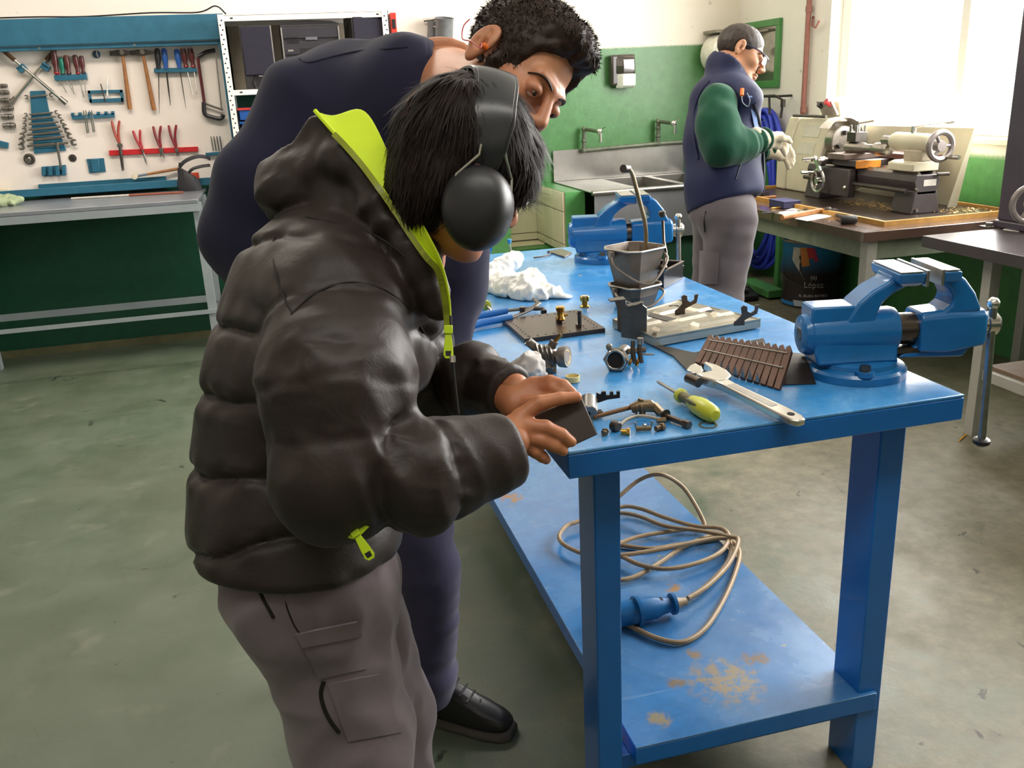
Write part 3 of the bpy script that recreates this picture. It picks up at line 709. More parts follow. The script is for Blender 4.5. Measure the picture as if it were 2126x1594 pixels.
tp_.bx((xL, yfs, zc-.006), (bx0, YS-.02, zc)); tp_.bx((bx1, yfs, zc-.006), (bx1+.05, YS-.02, zc)); tp_.bx((xe-.05, yfs, zc-.006), (xe, YS-.02, zc))
for a, b in ((bx0, bx1), (bx1+.05, xe-.05)): tp_.bx((a, yfs, zc-.006), (b, yfs+.09, zc)); tp_.bx((a, YS-.1, zc-.006), (b, YS-.02, zc))
tp_.build('top', STAIN, sk)
MB().cyl((xL, yfs, zc-.005), (xe, yfs, zc-.005), .016, n=12).build('front_roll', STAIN, sk)
MB().bx((xL+.02, yfs+.012, zc-.34), (xe, yfs+.018, zc-.01)).build('front_panel', M('stainless_front', '#8f8f92', .38, .7, var=.12, scale=4), sk)
MB().bx((xL+.04, yfs+.05, 0), (xe-.02, yfs+.07, zc-.34)).build('kick_panel', M('dark_green_panel', '#20452f', .5), sk)
# green masonry stub on the left of the sink, its left side and the wall beyond tiled
xt = pz(1170, 397, zc).x; yt = pz(1170, 397, zc).y
ww = structure(MB().bx((xt+.008, yt, 0), (xL+.02, YS, zc-.008)).build('wall_stub', GREENP, bevel=.004))
zl_ = py(1117, 497, YS).z
xcn = xt
gb = structure(MB().bx((1.5, YS-.006, zl_), (xcn+.008, YS, zc)).build('wall_tiled', GROUT, smooth=0))
tsz = .195
tile_me = MB().bx((0, 0, 0), (tsz-.006, .007, tsz-.006))
def tile(x, z, w, h, par):
    return MB().bx((x, YS-.013, z), (x+w, YS-.005, z+h)).build('tile', TILE, par, bevel=.0015)
zrow = [zl_+.004, py(1117, 481, YS).z, py(1117, 418.5, YS).z, zc]
xj = [xcn-.002]
while xj[-1] > 1.52: xj.append(max(1.51, xj[-1]-(py(1117, 450, YS).x-py(1057.6, 450, YS).x)))
for i in range(3):
    for j in range(len(xj)-1):
        tile(xj[j+1]+.003, zrow[i]+.003, xj[j]-xj[j+1]-.006, zrow[i+1]-zrow[i]-.006, gb)
MB().bx((xt+.002, yt+.003, zl_), (xt+.0078, YS-.006, zc-.009)).build('grout_bed', GROUT, ww, smooth=0)
yj = [YS-.012]
while yj[-1] > yt+.02: yj.append(max(yt+.004, yj[-1]-.2))
for i in range(3):
    for j in range(len(yj)-1):
        if yj[j]-yj[j+1] < .012: continue
        MB().bx((xt-.006, yj[j+1]+.003, zrow[i]+.003), (xt+.002, yj[j]-.003, min(zrow[i+1]-.003, zc-.01))).build('tile', TILE, ww, bevel=.0015)
ypl = pz(1080, 515, zl_).y
structure(MB().bx((1.5, ypl, 0), (xt+.006, YS-.008, zl_-.012)).build('trim_2', GREENP, smooth=0))
structure(MB().bx((1.5, ypl+.12, zl_-.012), (xt, YS-.014, zl_)).build('trim_3', M('cream_ledge', '#ddd0b0', .4, var=.08), bevel=.003))
# water pipe with two taps
PIPE = M('old_green_grey_pipe', '#6c7361', .5, .3, var=.25, scale=30)
wp = thing('water_pipe', 'old grey water pipe with two taps over the stainless sink', 'tap', py(1216, 315, YS-.05))
yp = YS-.05
a, b, c, d = py(1212, 312, yp), py(1213, 268, yp), py(1366, 298, yp), py(1367, 252, yp)
end = Vector((xe+.1, yp, c.z))
MB().tube([b, a, a+(c-a)*.03, c, end], .0155, 10).build('pipe_run', PIPE, wp)
MB().cyl(c, d, .0155, n=10).build('riser', PIPE, wp)
for q in (a, b, c, d, a+(b-a)*.45, c+(d-c)*.35, c+(d-c)*.7): MB().ell(q, .021, n=12, k=8).build('fitting', PIPE, wp)
for q, u, v in ((b, 1244, 273), (d, 1398, 256)):
    e = py(u, v, yp-.16)
    MB().tube([q, q+(e-q)*.5, e], [.013, .013, .012], 10).build('tap_arm', PIPE, wp)
    tpo = MB().ell(e, .024, n=12, k=8).build('tap_head', CHROME, wp)
    MB().cyl(e+Vector((.006, -.01, -.01)), e+Vector((.004, -.012, -.075)), .011, .013, 10).build('spout', CHROME, tpo)
    MB().beam(e+Vector((.005, 0, .01)), e+Vector((.045, -.01, .03)), .012, .006).build('lever', CHROME, tpo)
# soap dispenser
A = py(1268, 114, YS-.06); B = py(1318, 182, YS-.06)
x0, x1, z1, z0 = A.x, B.x, A.z, B.z; xm = (x0+x1)/2
SMOKE = M('smoked_plastic', '#3b332f', .12, var=.1, coat=.6)
sd = thing('soap_dispenser', 'dark smoked and white soap dispenser on the green wall above the sink', 'dispenser', (xm, YS-.06, z0))
MB().bx((x0, YS-.075, z0+.02), (x1, YS-.003, z1)).build('back_case', SMOKE, sd, bevel=.015, seg=3)
MB().loft([[(x0+.03, YS-.07, z), (xm-.02, YS-.07-d_, z), (x1-.02, YS-.07-d_, z), (x1-.002, YS-.07, z)] for z, d_ in ((z0+.1, .045), (z0+.15, .05), (z1-.03, .04), (z1-.008, .01))]).build('cover', SMOKE, sd, bevel=.006)
MB().loft([[(x0+.035, YS-.06, z), (xm-.02, YS-.075-d_, z), (x1-.018, YS-.075-d_, z), (x1-.002, YS-.06, z)] for z, d_ in ((z0, .012), (z0+.02, .045), (z0+.097, .05))]).build('push_lever', M('white_abs', '#f3f1ec', .25), sd, bevel=.006)
# jumbo paper roll on a bracket
c = py(1502, 112, YS-.12)
prl = thing('paper_roll', 'large white paper roll on a wall bracket behind the man in the blue vest', 'paper roll', (c.x, YS-.1, c.z-.13))
MB().lathe((c.x, YS-.02, c.z), (0, -1, 0), [(0, .135), (.01, .142), (.2, .142), (.205, .138), (.2, .03)], 32).build('roll', M('white_paper', '#f4efe4', .8), prl)
MB().cyl((c.x, YS-.22, c.z), (c.x, YS-.232, c.z), .03, n=16).build('core_cap', M('grey_cap', '#9b968c', .5), prl)
MB().bx((c.x-.11, YS-.2, c.z+.145), (c.x+.09, YS-.004, c.z+.165)).build('bracket', M('grey_bracket', '#8d8678', .5), prl, bevel=.003)
# mirror with green frame, lamp tube, hook, red pipe: on the window wall
xm_ = XW-.02
def wx(u, v, o=0.02): return px(u, v, XW-o)
mi = thing('mirror', 'wall mirror in a green painted wooden frame beside the red pipe', 'mirror', wx(1615, 181))
y0, y1, z0, z1 = wx(1618, 100).y, wx(1560, 180).y+.12, wx(1615, 181).z, wx(1618, 37).z
fb = .045
MB().bx((XW-.03, y0, z0), (XW-.002, y1, z0+fb)).build('frame_bar', GREENP, mi, bevel=.003)
MB().bx((XW-.03, y0, z1-fb), (XW-.002, y1, z1)).build('frame_bar', GREENP, mi, bevel=.003)
MB().bx((XW-.03, y0, z0+fb), (XW-.002, y0+fb, z1-fb)).build('frame_bar', GREENP, mi, bevel=.003)
MB().bx((XW-.03, y1-fb, z0+fb), (XW-.002, y1, z1-fb)).build('frame_bar', GREENP, mi, bevel=.003)
MB().bx((XW-.012, y0+fb, z0+fb), (XW-.004, y1-fb, z1-fb)).build('glass', M('aged_mirror', '#b9b6ae', .12, .9, var=.1), mi, smooth=0)
MB().cyl((XW-.05, y0+.1, z1-.07), (XW-.05, y1-.06, z1-.075), .008, n=10).build('hanging_rail', STEEL, mi)
a = px(1680, 0, XW-.035); rp = thing('red_pipe', 'thin rust-red pipe running down the white wall left of the window', 'pipe', px(1661, 240, XW-.035))
RPIPE = M('rust_red_pipe', '#96635a', .5, var=.12)
zb_ = px(1661, 240, XW-.035).z
MB().cyl((XW-.03, a.y, ZC), (XW-.03, a.y+.01, zb_), .017, n=12).build('pipe', RPIPE, rp)
for z in (1.80, zb_+.02): MB().cyl((XW-.03, a.y+.005, z), (XW-.03, a.y+.005, z+.035), .022, n=12).build('coupling', RPIPE, rp)
hk = thing('wall_hook', 'small rust-brown double hook on the wall right of the red pipe', 'hook', wx(1690, 60))
MB().tube([wx(1688, 40, .02), wx(1689, 56, .03), wx(1693, 58, .05), wx(1702, 42, .05)], .006, 8).build('hook', RPIPE, hk)
MB().bx(Vector(wx(1688, 44, .004))-Vector((.003, .012, .03)), Vector(wx(1688, 44, .004))+Vector((.002, .012, .03))).build('plate', RPIPE, hk)
# hose bracket and blue hose coil
BLUEH2 = M('blue_rubber_hose', '#3447c0', .38, var=.12, scale=16)
IRON = M('black_iron', '#3a3533', .55, .4, var=.15)
hb_ = thing('hose_bracket', 'black iron hose bracket on the white wall under the green-framed mirror', 'bracket', wx(1600, 215, .1))
pA, pB, pC, pD = wx(1566, 222, .12), wx(1578, 200, .12), wx(1612, 200, .12), wx(1626, 208, .12); pE = wx(1621, 245, .12)
MB().tube([pA, pB, pC, pD, pE], .009, 8).build('front_loop', IRON, hb_)
for p, q in ((wx(1597, 198, .12), wx(1598, 238, .12)), (pB, Vector((XW-.004, pB.y, pB.z))), (pC, Vector((XW-.004, pC.y, pC.z)))): MB().cyl(p, q, .008, n=8).build('stay', IRON, hb_)
for q in (pA, pD): MB().box(q-Vector((0, 0, .02)), (.02, .03, .05)).build('end_plate', IRON, hb_)
hc_ = thing('hose', 'thick blue hose hanging in a long coil on the wall behind the man', 'hose', (XW-.1, 5.83, .1))
for i in range(9):
    rg = random.Random(i); pts = []
    ry_, rz_ = .23+rg.uniform(-.06, .07), .50+rg.uniform(-.05, .06)
    xo = XW-.05-.02*(i % 5); yo = 5.98+rg.uniform(-.05, .06)
    for j in range(20):
        t = 2*math.pi*j/20; z = .64+rz_*math.sin(t)*(1 if math.sin(t) > 0 else 1.02); y = yo+ry_*math.cos(t)*(1-.18*math.sin(t))
        pts.append((xo+.012*math.sin(3*t+i), y, max(.05, z)))
    MB().tube(spline(pts, 2, True), .016, 8, closed=True).build('hose_loop', BLUEH2, hc_)
MB().tube(spline([(XW-.1, 5.62, .95), (XW-.12, 5.6, .5), wx(1627, 540, .15), wx(1626, 570, .17)], 6), .012, 8).build('hose_end', BLUEH2, hc_)
MB().cyl(wx(1626, 566, .17), wx(1625, 582, .17), .015, n=10).build('brass_coupling', M('dull_nickel', '#a09c8c', .4, .8), hc_)
gs = thing('steel_stand', 'green painted steel stand on the floor under the lathe table', 'stand', pz(1600, 600, .03))
a, b = pz(1550, 585, .04), pz(1612, 610, .04)
MB().beam(a, b, .12, .05).build('foot', GREENP, gs, bevel=.004)
q = pz(1616, 590, .03)
MB().bx((q.x-.02, q.y-.02, 0), (q.x+.03, q.y+.03, .68)).build('post', GREENP, gs, bevel=.003)
q = pz(1537, 607, .05)
pd = thing('foot_pedal', 'black foot pedal on the floor beyond the bench edge', 'pedal', (q.x, q.y, 0))
MB().loft([[(q.x-.09, q.y-.07, z0), (q.x+.09, q.y-.09, z0), (q.x+.11, q.y+.08, z1), (q.x-.08, q.y+.1, z1)] for z0, z1 in ((.003, .003), (.04, .075))]).build('body', BLKP, pd, bevel=.01)
MB().box((q.x, q.y, .068), (.1, .08, .012)).build('tread', M('grey_tread', '#3f3d3d', .7), pd)
a, b = pz(1556, 622, .012), pz(1573, 616, .012)
tag(MB().tube([a, a+(b-a)*.5+Vector((0, .004, 0)), b], .011, 10).build('hose_piece', BLUEH2), 'short offcut of blue hose lying on the floor beside the bench', 'hose')

# =================================================================== lathe table, lathe
ZT = .75
BROWNT = M('brown_table_edge', '#6d4a38', .42, var=.15, scale=9); GREYL = M('pale_grey_legs', '#a9a79c', .45, var=.06)
lt = thing('lathe_table', 'brown-topped steel table under the lathe by the window', 'table', (2.95, 4.3, 0))
tx0, ty0, ty1 = pz(1795, 483, ZT).x, pz(1795, 483, ZT).y, 5.22
MB().bx((tx0, ty0, ZT-.045), (XW-.012, ty1, ZT)).build('tabletop', M('brown_table_top', '#5a463c', .24, var=.2, scale=6, coat=.7), lt, bevel=.003)
for x in (tx0+.035, XW-.1):
    for y in (ty0+.02, ty1-.08 if x < 3 else 4.62): MB().bx((x, y, 0), (x+.05, y+.05, ZT-.046)).build('leg', GREYL, lt)
for y in (ty0+.03, ty1-.07): MB().bx((tx0+.09, y, ZT-.13), (XW-.1, y+.025, ZT-.046)).build('apron', M('green_grey_apron', '#7f8672', .5), lt)
for x in (tx0+.05, XW-.07): MB().bx((x, ty0+.07, ZT-.13), (x+.02, ty1-.09, ZT-.046)).build('apron', M('green_grey_apron', '#7f8672', .5), lt)
CREAM = M('cream_machine_enamel', '#cfc8ae', .35, var=.07, scale=8); CREAM2 = M('shade_darkened_enamel', '#978c79', .4, var=.12, scale=8)  # beige is darkened to carry the backlit shade of the headstock end
BEDM = M('dark_grey_casting', '#4c4546', .45, .2, var=.12, scale=16)
OCH = M('ochre_wood_edge', '#b98a45', .55, var=.2, scale=22)
tr0 = pz(1838, 460, ZT+.02); trx1, try1 = 3.33, 5.1
tr = thing('chip_tray', 'dark chip tray with ochre wooden edge under the lathe', 'tray', (2.95, 4.3, ZT))
MB().bx((tr0.x, tr0.y, ZT), (trx1, try1, ZT+.006)).build('pan', M('dark_oily_pan', '#3f352e', .3, .2, var=.3), tr)
for lo, hi in (((tr0.x-.012, tr0.y-.012, ZT), (tr0.x+.006, try1, ZT+.022)), ((tr0.x+.006, tr0.y-.012, ZT), (trx1, tr0.y+.006, ZT+.022)), ((trx1, tr0.y-.012, ZT), (trx1+.014, try1, ZT+.022)), ((tr0.x-.012, try1, ZT), (trx1+.014, try1+.014, ZT+.022))):
    MB().bx(lo, hi).build('edge_strip', OCH, tr)
SHAV = M('brass_shavings', '#d8b877', .35, .5, var=.3, scale=60)
sv = MB(); rg = random.Random(5)
for x0, x1, y0, y1, n in ((2.9, 3.05, 3.85, 4.3, 260), (3.06, 3.28, 3.58, 3.75, 150)):
    for i in range(n):
        p = Vector((rg.uniform(x0, x1), rg.uniform(y0, y1), ZT+.008+rg.uniform(0, .012))); a = rg.uniform(0, 6.28); r = rg.uniform(.004, .009)
        sv.prism([p+Vector((math.cos(a)*r, math.sin(a)*r, rg.uniform(0, .006))), p+Vector((-math.sin(a)*r*.5, math.cos(a)*r*.5, 0)), p-Vector((math.cos(a)*r, math.sin(a)*r, 0))], (0, 0, .001))
o = tag(sv.build('metal_shavings', SHAV, smooth=0), 'pale metal shavings strewn in the tray under the lathe', 'shavings'); o['kind'] = 'stuff'
la = thing('lathe', 'cream and dark grey bench lathe by the bright window', 'lathe', (2.95, 4.3, ZT+.006))
zb = ZT+.006
hy0, hy1 = 4.66, 5.1; hx = pz(1668, 400, zb).x
zt_ = py(1700, 248, hy0).z
prof = [(hx, zb), (hx, zb+.19), (hx+.075, zt_), (hx+.36, zt_), (hx+.36, zb)]
MB().prism([(x, hy0, z) for x, z in prof], (0, hy1-hy0-.11, 0)).build('headstock', CREAM, la, bevel=.012, seg=3)
MB().prism([(x-.004, hy1-.105, z+(.004 if z > zb+.1 else 0)) for x, z in prof], (0, .105, 0)).build('gear_cover', CREAM, la, bevel=.012, seg=3)
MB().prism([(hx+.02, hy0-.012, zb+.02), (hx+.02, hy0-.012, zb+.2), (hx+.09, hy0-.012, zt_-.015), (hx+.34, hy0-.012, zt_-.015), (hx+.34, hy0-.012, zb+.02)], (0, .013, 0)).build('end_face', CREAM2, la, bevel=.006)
sl = Vector((.075, 0, zt_-zb-.19)).normalized(); sn = Vector((-sl.z, 0, sl.x))
for f, h in ((.28, .09), (.72, .09)):
    c = Vector((hx, hy0+.16, zb+.19))+sl*((zt_-zb-.19)*f/sl.z*sl.z+0.0)+sn*.001
    MB(axes((0, 1, 0), sl, sn, c)).box((0, 0, 0), (.17, h*.75, .003)).build('instruction_plate', M('pale_metal_plate', '#c6c3b2', .4, var=.1), la)
for y in (hy0+.05, hy0+.12, hy1-.05): MB().cyl((hx-.006, y, zb+.19), (hx+.006, y, zb+.19), .008, n=10).build('bolt', DKSTEEL, la)
# switch box and emergency stop
MB(TR((hx+.22, hy0+.16, zt_+.05), 0, 0, -12)).box((0, 0, 0), (.12, .2, .1)).build('switch_box', CREAM, la, bevel=.006)
MB(TR((hx+.12, hy0+.12, zt_+.055), 0, 0, -32)).box((0, 0, 0), (.012, .15, .09)).build('switch_panel', M('grey_panel', '#8d837c', .4), la)
MB().cyl((hx+.11, hy0+.07, zt_+.075), (hx+.075, hy0+.07, zt_+.095), .017, n=14).build('stop_button', M('red_button', '#c22b35', .35), la)
MB().cyl((hx+.11, hy0+.16, zt_+.06), (hx+.085, hy0+.16, zt_+.075), .014, n=12).build('start_knob', BLKP, la)
MB().cyl((hx+.05, hy0+.36, zt_+.012), (hx+.05, hy0+.02, zt_+.012), .008, n=8).build('rail', DKSTEEL, la)
# chuck with guard
cc = py(1728, 292, hy0-.03); cx_, cz_ = cc.x+.03, cc.z
MB().lathe((cx_, hy0-.01, cz_), (0, -1, 0), [(0, .05), (.02, .062), (.02, .08), (.085, .08), (.09, .075), (.09, .02)], 28).build('chuck', STEEL, la)
for i in range(3):
    a = R(90+120*i); MB(TR((cx_+math.cos(a)*.045, hy0-.112, cz_+math.sin(a)*.045))).box((0, 0, 0), (.024, .03, .024), Euler((0, -a, 0)).to_matrix()).build('chuck_jaw', DKSTEEL, la, bevel=.002)
MB().sheet([[(cx_+math.cos(t)*.125, y, cz_+math.sin(t)*.125) for t in [R(20+i*14) for i in range(10)]] for y in (hy0-.01, hy0-.1)], .003).build('chuck_guard', M('scratched_acrylic', '#c9c1b4', .25, var=.1), la)
# bed
bx0_ = pz(1888, 446, zb).x+.012; bx1_ = pz(1930, 440, zb).x+.02; by0 = pz(1888, 446, zb).y; ztb = py(1908, 364, by0).z
bd = MB()
bd.prism([(bx0_+.02, by0, zb+.09), (bx0_, by0, ztb-.03), (bx0_+.01, by0, ztb), (bx1_-.01, by0, ztb), (bx1_, by0, ztb-.03), (bx1_-.02, by0, zb+.09)], (0, hy0-by0-.01, 0))
bd.build('bed', BEDM, la, bevel=.004)
MB().prism([(bx0_-.012, by0, zb), (bx0_+.012, by0, zb+.11), (bx1_-.012, by0, zb+.11), (bx1_+.012, by0, zb)], (0, .15, 0)).build('foot', BEDM, la, bevel=.006)
MB().prism([(bx0_-.012, hy0-.16, zb), (bx0_+.012, hy0-.16, zb+.11), (bx1_-.012, hy0-.16, zb+.11), (bx1_+.012, hy0-.16, zb)], (0, .15, 0)).build('foot', BEDM, la, bevel=.006)
for x in (bx0_+.03, bx1_-.03): MB().prism([(x-.014, by0+.01, ztb), (x, by0+.01, ztb+.014), (x+.014, by0+.01, ztb)], (0, hy0-by0-.03, 0)).build('bed_way', STEEL, la)
MB().bx((bx0_+.05, by0-.002, zb+.13), (bx0_+.12, by0-.0005, zb+.16)).build('maker_plate', M('pale_badge', '#c3bdb2', .4), la, bevel=.0004)
for q in ((bx0_+.01, zb+.12), (bx0_+.02, zb+.02)): MB().cyl((q[0], by0-.004, q[1]), (q[0], by0-.012, q[1]), .008, n=8).build('bolt', STEEL, la)
MB().cyl((bx0_-.02, by0+.03, zb+.11), (bx0_-.02, hy0-.02, zb+.11), .011, n=10).build('lead_screw', DKSTEEL, la)
# carriage: apron, saddle, cross slide, compound slide, tool post, hand wheels
cy0, cy1 = 4.18, 4.42
MB().bx((bx0_-.05, cy0, zb+.04), (bx0_-.006, cy1, ztb)).build('carriage_apron', BEDM, la, bevel=.006)
MB().bx((bx0_-.03, cy0-.03, ztb+.012), (bx1_+.05, cy1+.02, ztb+.045)).build('saddle', BEDM, la, bevel=.004)
OR = M('orange_label', '#d98a2b', .45, var=.08)
q = py(1768, 345, cy0-.035)
MB().bx((bx0_-.035, cy0-.05, ztb+.006), (bx0_+.1, cy0-.028, ztb+.046)).build('orange_bumper', OR, la, bevel=.003)
MB().bx((bx0_-.06, cy0+.04, ztb+.045), (bx1_+.1, cy1-.05, ztb+.075)).build('cross_slide', M('worn_cast_iron', '#75665e', .4, .4, var=.15), la, bevel=.004)
MB().bx((bx1_+.02, cy0-.28, ztb+.045), (bx1_+.14, cy0+.2, ztb+.072)).build('rear_slide', M('rusty_brown_plate', '#6b4a42', .45, var=.15), la, bevel=.003)
MB().bx((bx1_+.04, cy0-.24, ztb-.0), (bx1_+.1, cy0-.14, ztb+.02)).build('orange_stop', OR, la)
p0_ = Vector((bx0_+.045, cy1-.08, ztb+.1)); p1_ = Vector((bx0_+.06, cy0-.1, ztb+.1))
MB().lathe(p0_, p1_-p0_, [(0, .03), (.12, .03), (.14, .022), (.2, .022), (.22, .032), (.3, .034), (.315, .028), (.32, .015)], 18).build('compound_slide', STEEL, la)
MB().cyl(p1_, p1_+Vector((.02, -.06, .0)), .007, n=8).build('slide_crank', CHROME, la)
MB().box((bx0_+.06, cy0+.11, ztb+.155), (.075, .075, .05)).build('tool_post', DKSTEEL, la, bevel=.003)
for dx, dy in ((-.025, -.025), (.025, -.025), (-.025, .025), (.025, .025)): MB().cyl((bx0_+.06+dx, cy0+.11+dy, ztb+.18), (bx0_+.06+dx, cy0+.11+dy, ztb+.215), .007, n=8).build('clamp_bolt', CHROME, la)
MB().cyl((bx0_+.06, cy0+.11, ztb+.18), (bx0_+.06, cy0+.11, ztb+.235), .01, n=10).build('post_stud', STEEL, la)
MB().cyl((bx0_+.06, cy0+.11, ztb+.225), (bx0_+.08, cy0-.0, ztb+.24), .007, n=8).build('post_lever', CHROME, la)
wc = px(1698, 375, bx0_-.09)
def handwheel(c, ax, r, tr_, par, mat=CHROME):
    h = MB().torus(c, ax, r, tr_, 28, 8).build('handwheel', mat, par); a, b = frame(ax); c = V(c); ax = V(ax).normalized()
    MB().cyl(c-ax*.03, c+ax*.012, tr_*1.8, n=12).build('hub', mat, h)
    for i in range(3):
        d = a*math.cos(i*2.094)+b*math.sin(i*2.094); MB().cyl(c, c+d*r, tr_*.6, n=8).build('spoke', mat, h)
    return h
hw = handwheel(wc, (-1, 0, 0), .058, .009, la)
MB().cyl(wc+Vector((0, .035, .04)), wc+Vector((-.075, .045, .045)), .008, n=10).build('grip', CHROME, hw)
wc2 = px(1700, 335, bx0_-.1)
MB().lathe(wc2, (1, 0, 0), [(-.01, .012), (0, .024), (.03, .026), (.04, .018), (.11, .018), (.15, .024)], 16).build('cross_feed_dial', STEEL, la)
MB().cyl(wc2+Vector((0, .03, .015)), wc2+Vector((-.07, .045, .012)), .008, n=10).build('cross_feed_handle', CHROME, la)
MB().beam(wc2+Vector((-.005, .035, .02)), wc2+Vector((-.005, -.03, -.05)), .012, .02).build('cross_feed_crank', CHROME, la)
MB().ell((bx0_-.055, cy0+.02, zb+.09), .012, n=10, k=6).build('feed_knob', CHROME, la)
# tailstock
ty = by0+.02
ztl = ztb
MB().loft([[(bx0_-.0+d_, ty, z), (bx1_-.0-d_, ty, z), (bx1_-.0-d_, ty+.19, z), (bx0_-.0+d_, ty+.19, z)] for z, d_ in ((ztl+.014, .0), (ztl+.05, .0), (ztl+.06, .03))]).build('tailstock_base', CREAM, la, bevel=.005)
ax_z = py(1910, 294, ty+.1).z; axx = (bx0_+bx1_)/2+.0
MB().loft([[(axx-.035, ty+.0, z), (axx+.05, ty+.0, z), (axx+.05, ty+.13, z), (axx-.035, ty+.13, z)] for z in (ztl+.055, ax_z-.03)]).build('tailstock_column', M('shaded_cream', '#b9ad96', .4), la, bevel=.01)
MB().lathe((axx, ty-.03, ax_z), (0, 1, 0), [(0, .036), (.03, .043), (.26, .043), (.28, .036), (.285, .024)], 20).build('tailstock_barrel', CREAM, la)
MB().cyl((axx, ty+.25, ax_z), (axx, ty+.33, ax_z), .022, n=16).build('quill', STEEL, la)
hw2 = handwheel((axx+.0, ty-.085, ax_z-.01), (0, -1, 0), .062, .014, la, M('grey_cast_wheel', '#8d8480', .4, .5))
MB().cyl((axx+.035, ty-.085, ax_z-.06), (axx+.045, ty-.16, ax_z-.06), .011, n=10).build('grip', CHROME, hw2)
MB().cyl((axx-.0, ty+.11, ax_z+.04), (axx, ty+.11, ax_z+.075), .012, n=10).build('lock_stud', CHROME, la)
MB().cyl((axx-.0, ty+.11, ax_z+.07), (axx+.11, ty-.03, ax_z+.092), .006, n=8).build('lock_lever', CHROME, la)
MB().cyl((bx1_-.03, ty-.03, ztl+.0), (bx1_+.02, ty-.05, ztl-.0), .008, n=8).build('set_screw', DKSTEEL, la)
# splash guard standing behind
gx = 3.285
g0, g1 = px(2024, 266, gx), px(1984, 428, gx); gl_ = px(1792, 260, gx)
MB().prism([(gx, g1.y, zb), (gx, g0.y, g0.z), (gx, hy0-.02, gl_.z), (gx, hy0-.02, zb)], (.006, 0, 0)).build('splash_guard', CREAM, la, smooth=0)
MB().prism([(gx-.05, g1.y-.002, zb), (gx-.005, g0.y-.002, g0.z), (gx+.006, g0.y-.002, g0.z), (gx+.006, g1.y-.002, zb)], (0, .004, 0)).build('guard_flange', CREAM, la)
# things lying on the lathe table
PAPER = M('white_sheet', '#f1ece2', .7, var=.02)
def sheet_on(pts, z, label):
    return tag(MB().prism([pz(u, v, z) for u, v in pts], (0, 0, .0012)).build('paper', PAPER, smooth=0), label, 'paper', 'papers on the lathe table')
sheet_on([(1616, 442), (1652, 430), (1716, 434), (1640, 451)], ZT, 'white sheet of paper under the wooden hammer on the lathe table')
sheet_on([(1650, 454), (1690, 444), (1738, 447), (1676, 459)], ZT, 'white sheet of paper nearest the edge of the lathe table')
a, b, c = pz(1624, 452, ZT+.014), pz(1706, 436, ZT+.016), pz(1726, 437, ZT+.02)
hm2 = thing('ball_hammer', 'small hammer with wooden handle and grey ball head lying on papers', 'hammer', b)
MB().tube([a, a+(b-a)*.5, b, c], [.012, .0135, .011, .008], 10).build('handle', WOODH, hm2)
d = (c-a).normalized(); n = Vector((-d.y, d.x, 0))
MB().lathe(c-n*.04, n, [(0, .012), (.025, .013), (.03, .009), (.045, .009), (.05, .016), (.065, .018), (.08, .012), (.084, .004)], 14).build('head', DKSTEEL, hm2)
a, b = pz(1738, 447, ZT+.014), pz(1762, 456, ZT+.022)
mt = thing('rubber_mallet', 'black rubber mallet lying on the bare end of the lathe table', 'mallet', b)
MB().cyl(a, b, .009, .011, 10).build('handle', BLKP, mt)
d = (b-a).normalized(); n = Vector((-d.y, d.x, 0))
MB().lathe(b-n*.035, n, [(0, .018), (.005, .021), (.065, .021), (.07, .018)], 16).build('head', M('black_rubber_head', '#26221f', .55), mt)
a, b = pz(1602, 432, ZT+.005), pz(1664, 427, ZT+.005)
pn = thing('pencil', 'yellow pencil lying beside the navy box on the lathe table', 'pencil', a)
MB().cyl(a, b, .0045, n=6).build('barrel', M('yellow_lacquer', '#d6a02c', .35), pn, smooth=0); MB().cyl(b, b+(b-a).normalized()*.015, .0045, .0006, 6).build('tip', WOODH, pn)
q = pz(1636, 421, ZT+.02)
nb_ = thing('navy_box', 'flat navy blue box lying on the lathe table beside the tray', 'box', (q.x-.0, q.y, ZT))
MB().box((q.x-.02, q.y, ZT+.016), (.1, .15, .03)).build('base', M('navy_card', '#35365a', .5), nb_, bevel=.003)
MB().box((q.x-.02, q.y, ZT+.035), (.104, .154, .008)).build('lid', M('navy_lid', '#3c3d66', .5), nb_, bevel=.002)
a, b = pz(1584, 442, ZT+.002), pz(1650, 436, ZT+.003)
tag(MB().beam(a, b, .022, .0015).build('steel_rule', CHROME, smooth=0), 'thin steel rule sticking over the left edge of the lathe table', 'rule')
a, b = pz(1655, 437, ZT+.006), pz(1700, 430, ZT+.006)
cl = thing('caliper', 'grey steel caliper lying across the papers on the lathe table', 'caliper', a)
MB().beam(a, b, .014, .004).build('beam', STEEL, cl); n = Vector((-(b-a).y, (b-a).x, 0)).normalized()
MB().prism([a, a+(b-a)*.06, a+(b-a)*.02-n*.05], (0, 0, .004)).build('fixed_jaw', STEEL, cl); MB().prism([a+(b-a)*.3, a+(b-a)*.42, a+(b-a)*.3-n*.05], (0, 0, .005)).build('sliding_jaw', STEEL, cl)
q = pz(1588, 410, ZT+.01)
wb = thing('wire_brush', 'worn wire brush at the far left corner of the lathe table', 'brush', q)
MB().beam(q+Vector((-.06, .02, 0)), q+Vector((.07, -.0, 0)), .03, .014).build('back', WOODH, wb, bevel=.004)
bb = MB(); rg = random.Random(2)
for i in range(60):
    p = q+Vector((rg.uniform(-.05, .03), rg.uniform(-.0, .02), .006)); bb.cyl(p, p+Vector((rg.uniform(-.006, .006), rg.uniform(-.006, .006), .02)), .0012, n=4, cap=False)
o = bb.build('bristles', DKSTEEL, wb); o['kind'] = 'stuff'

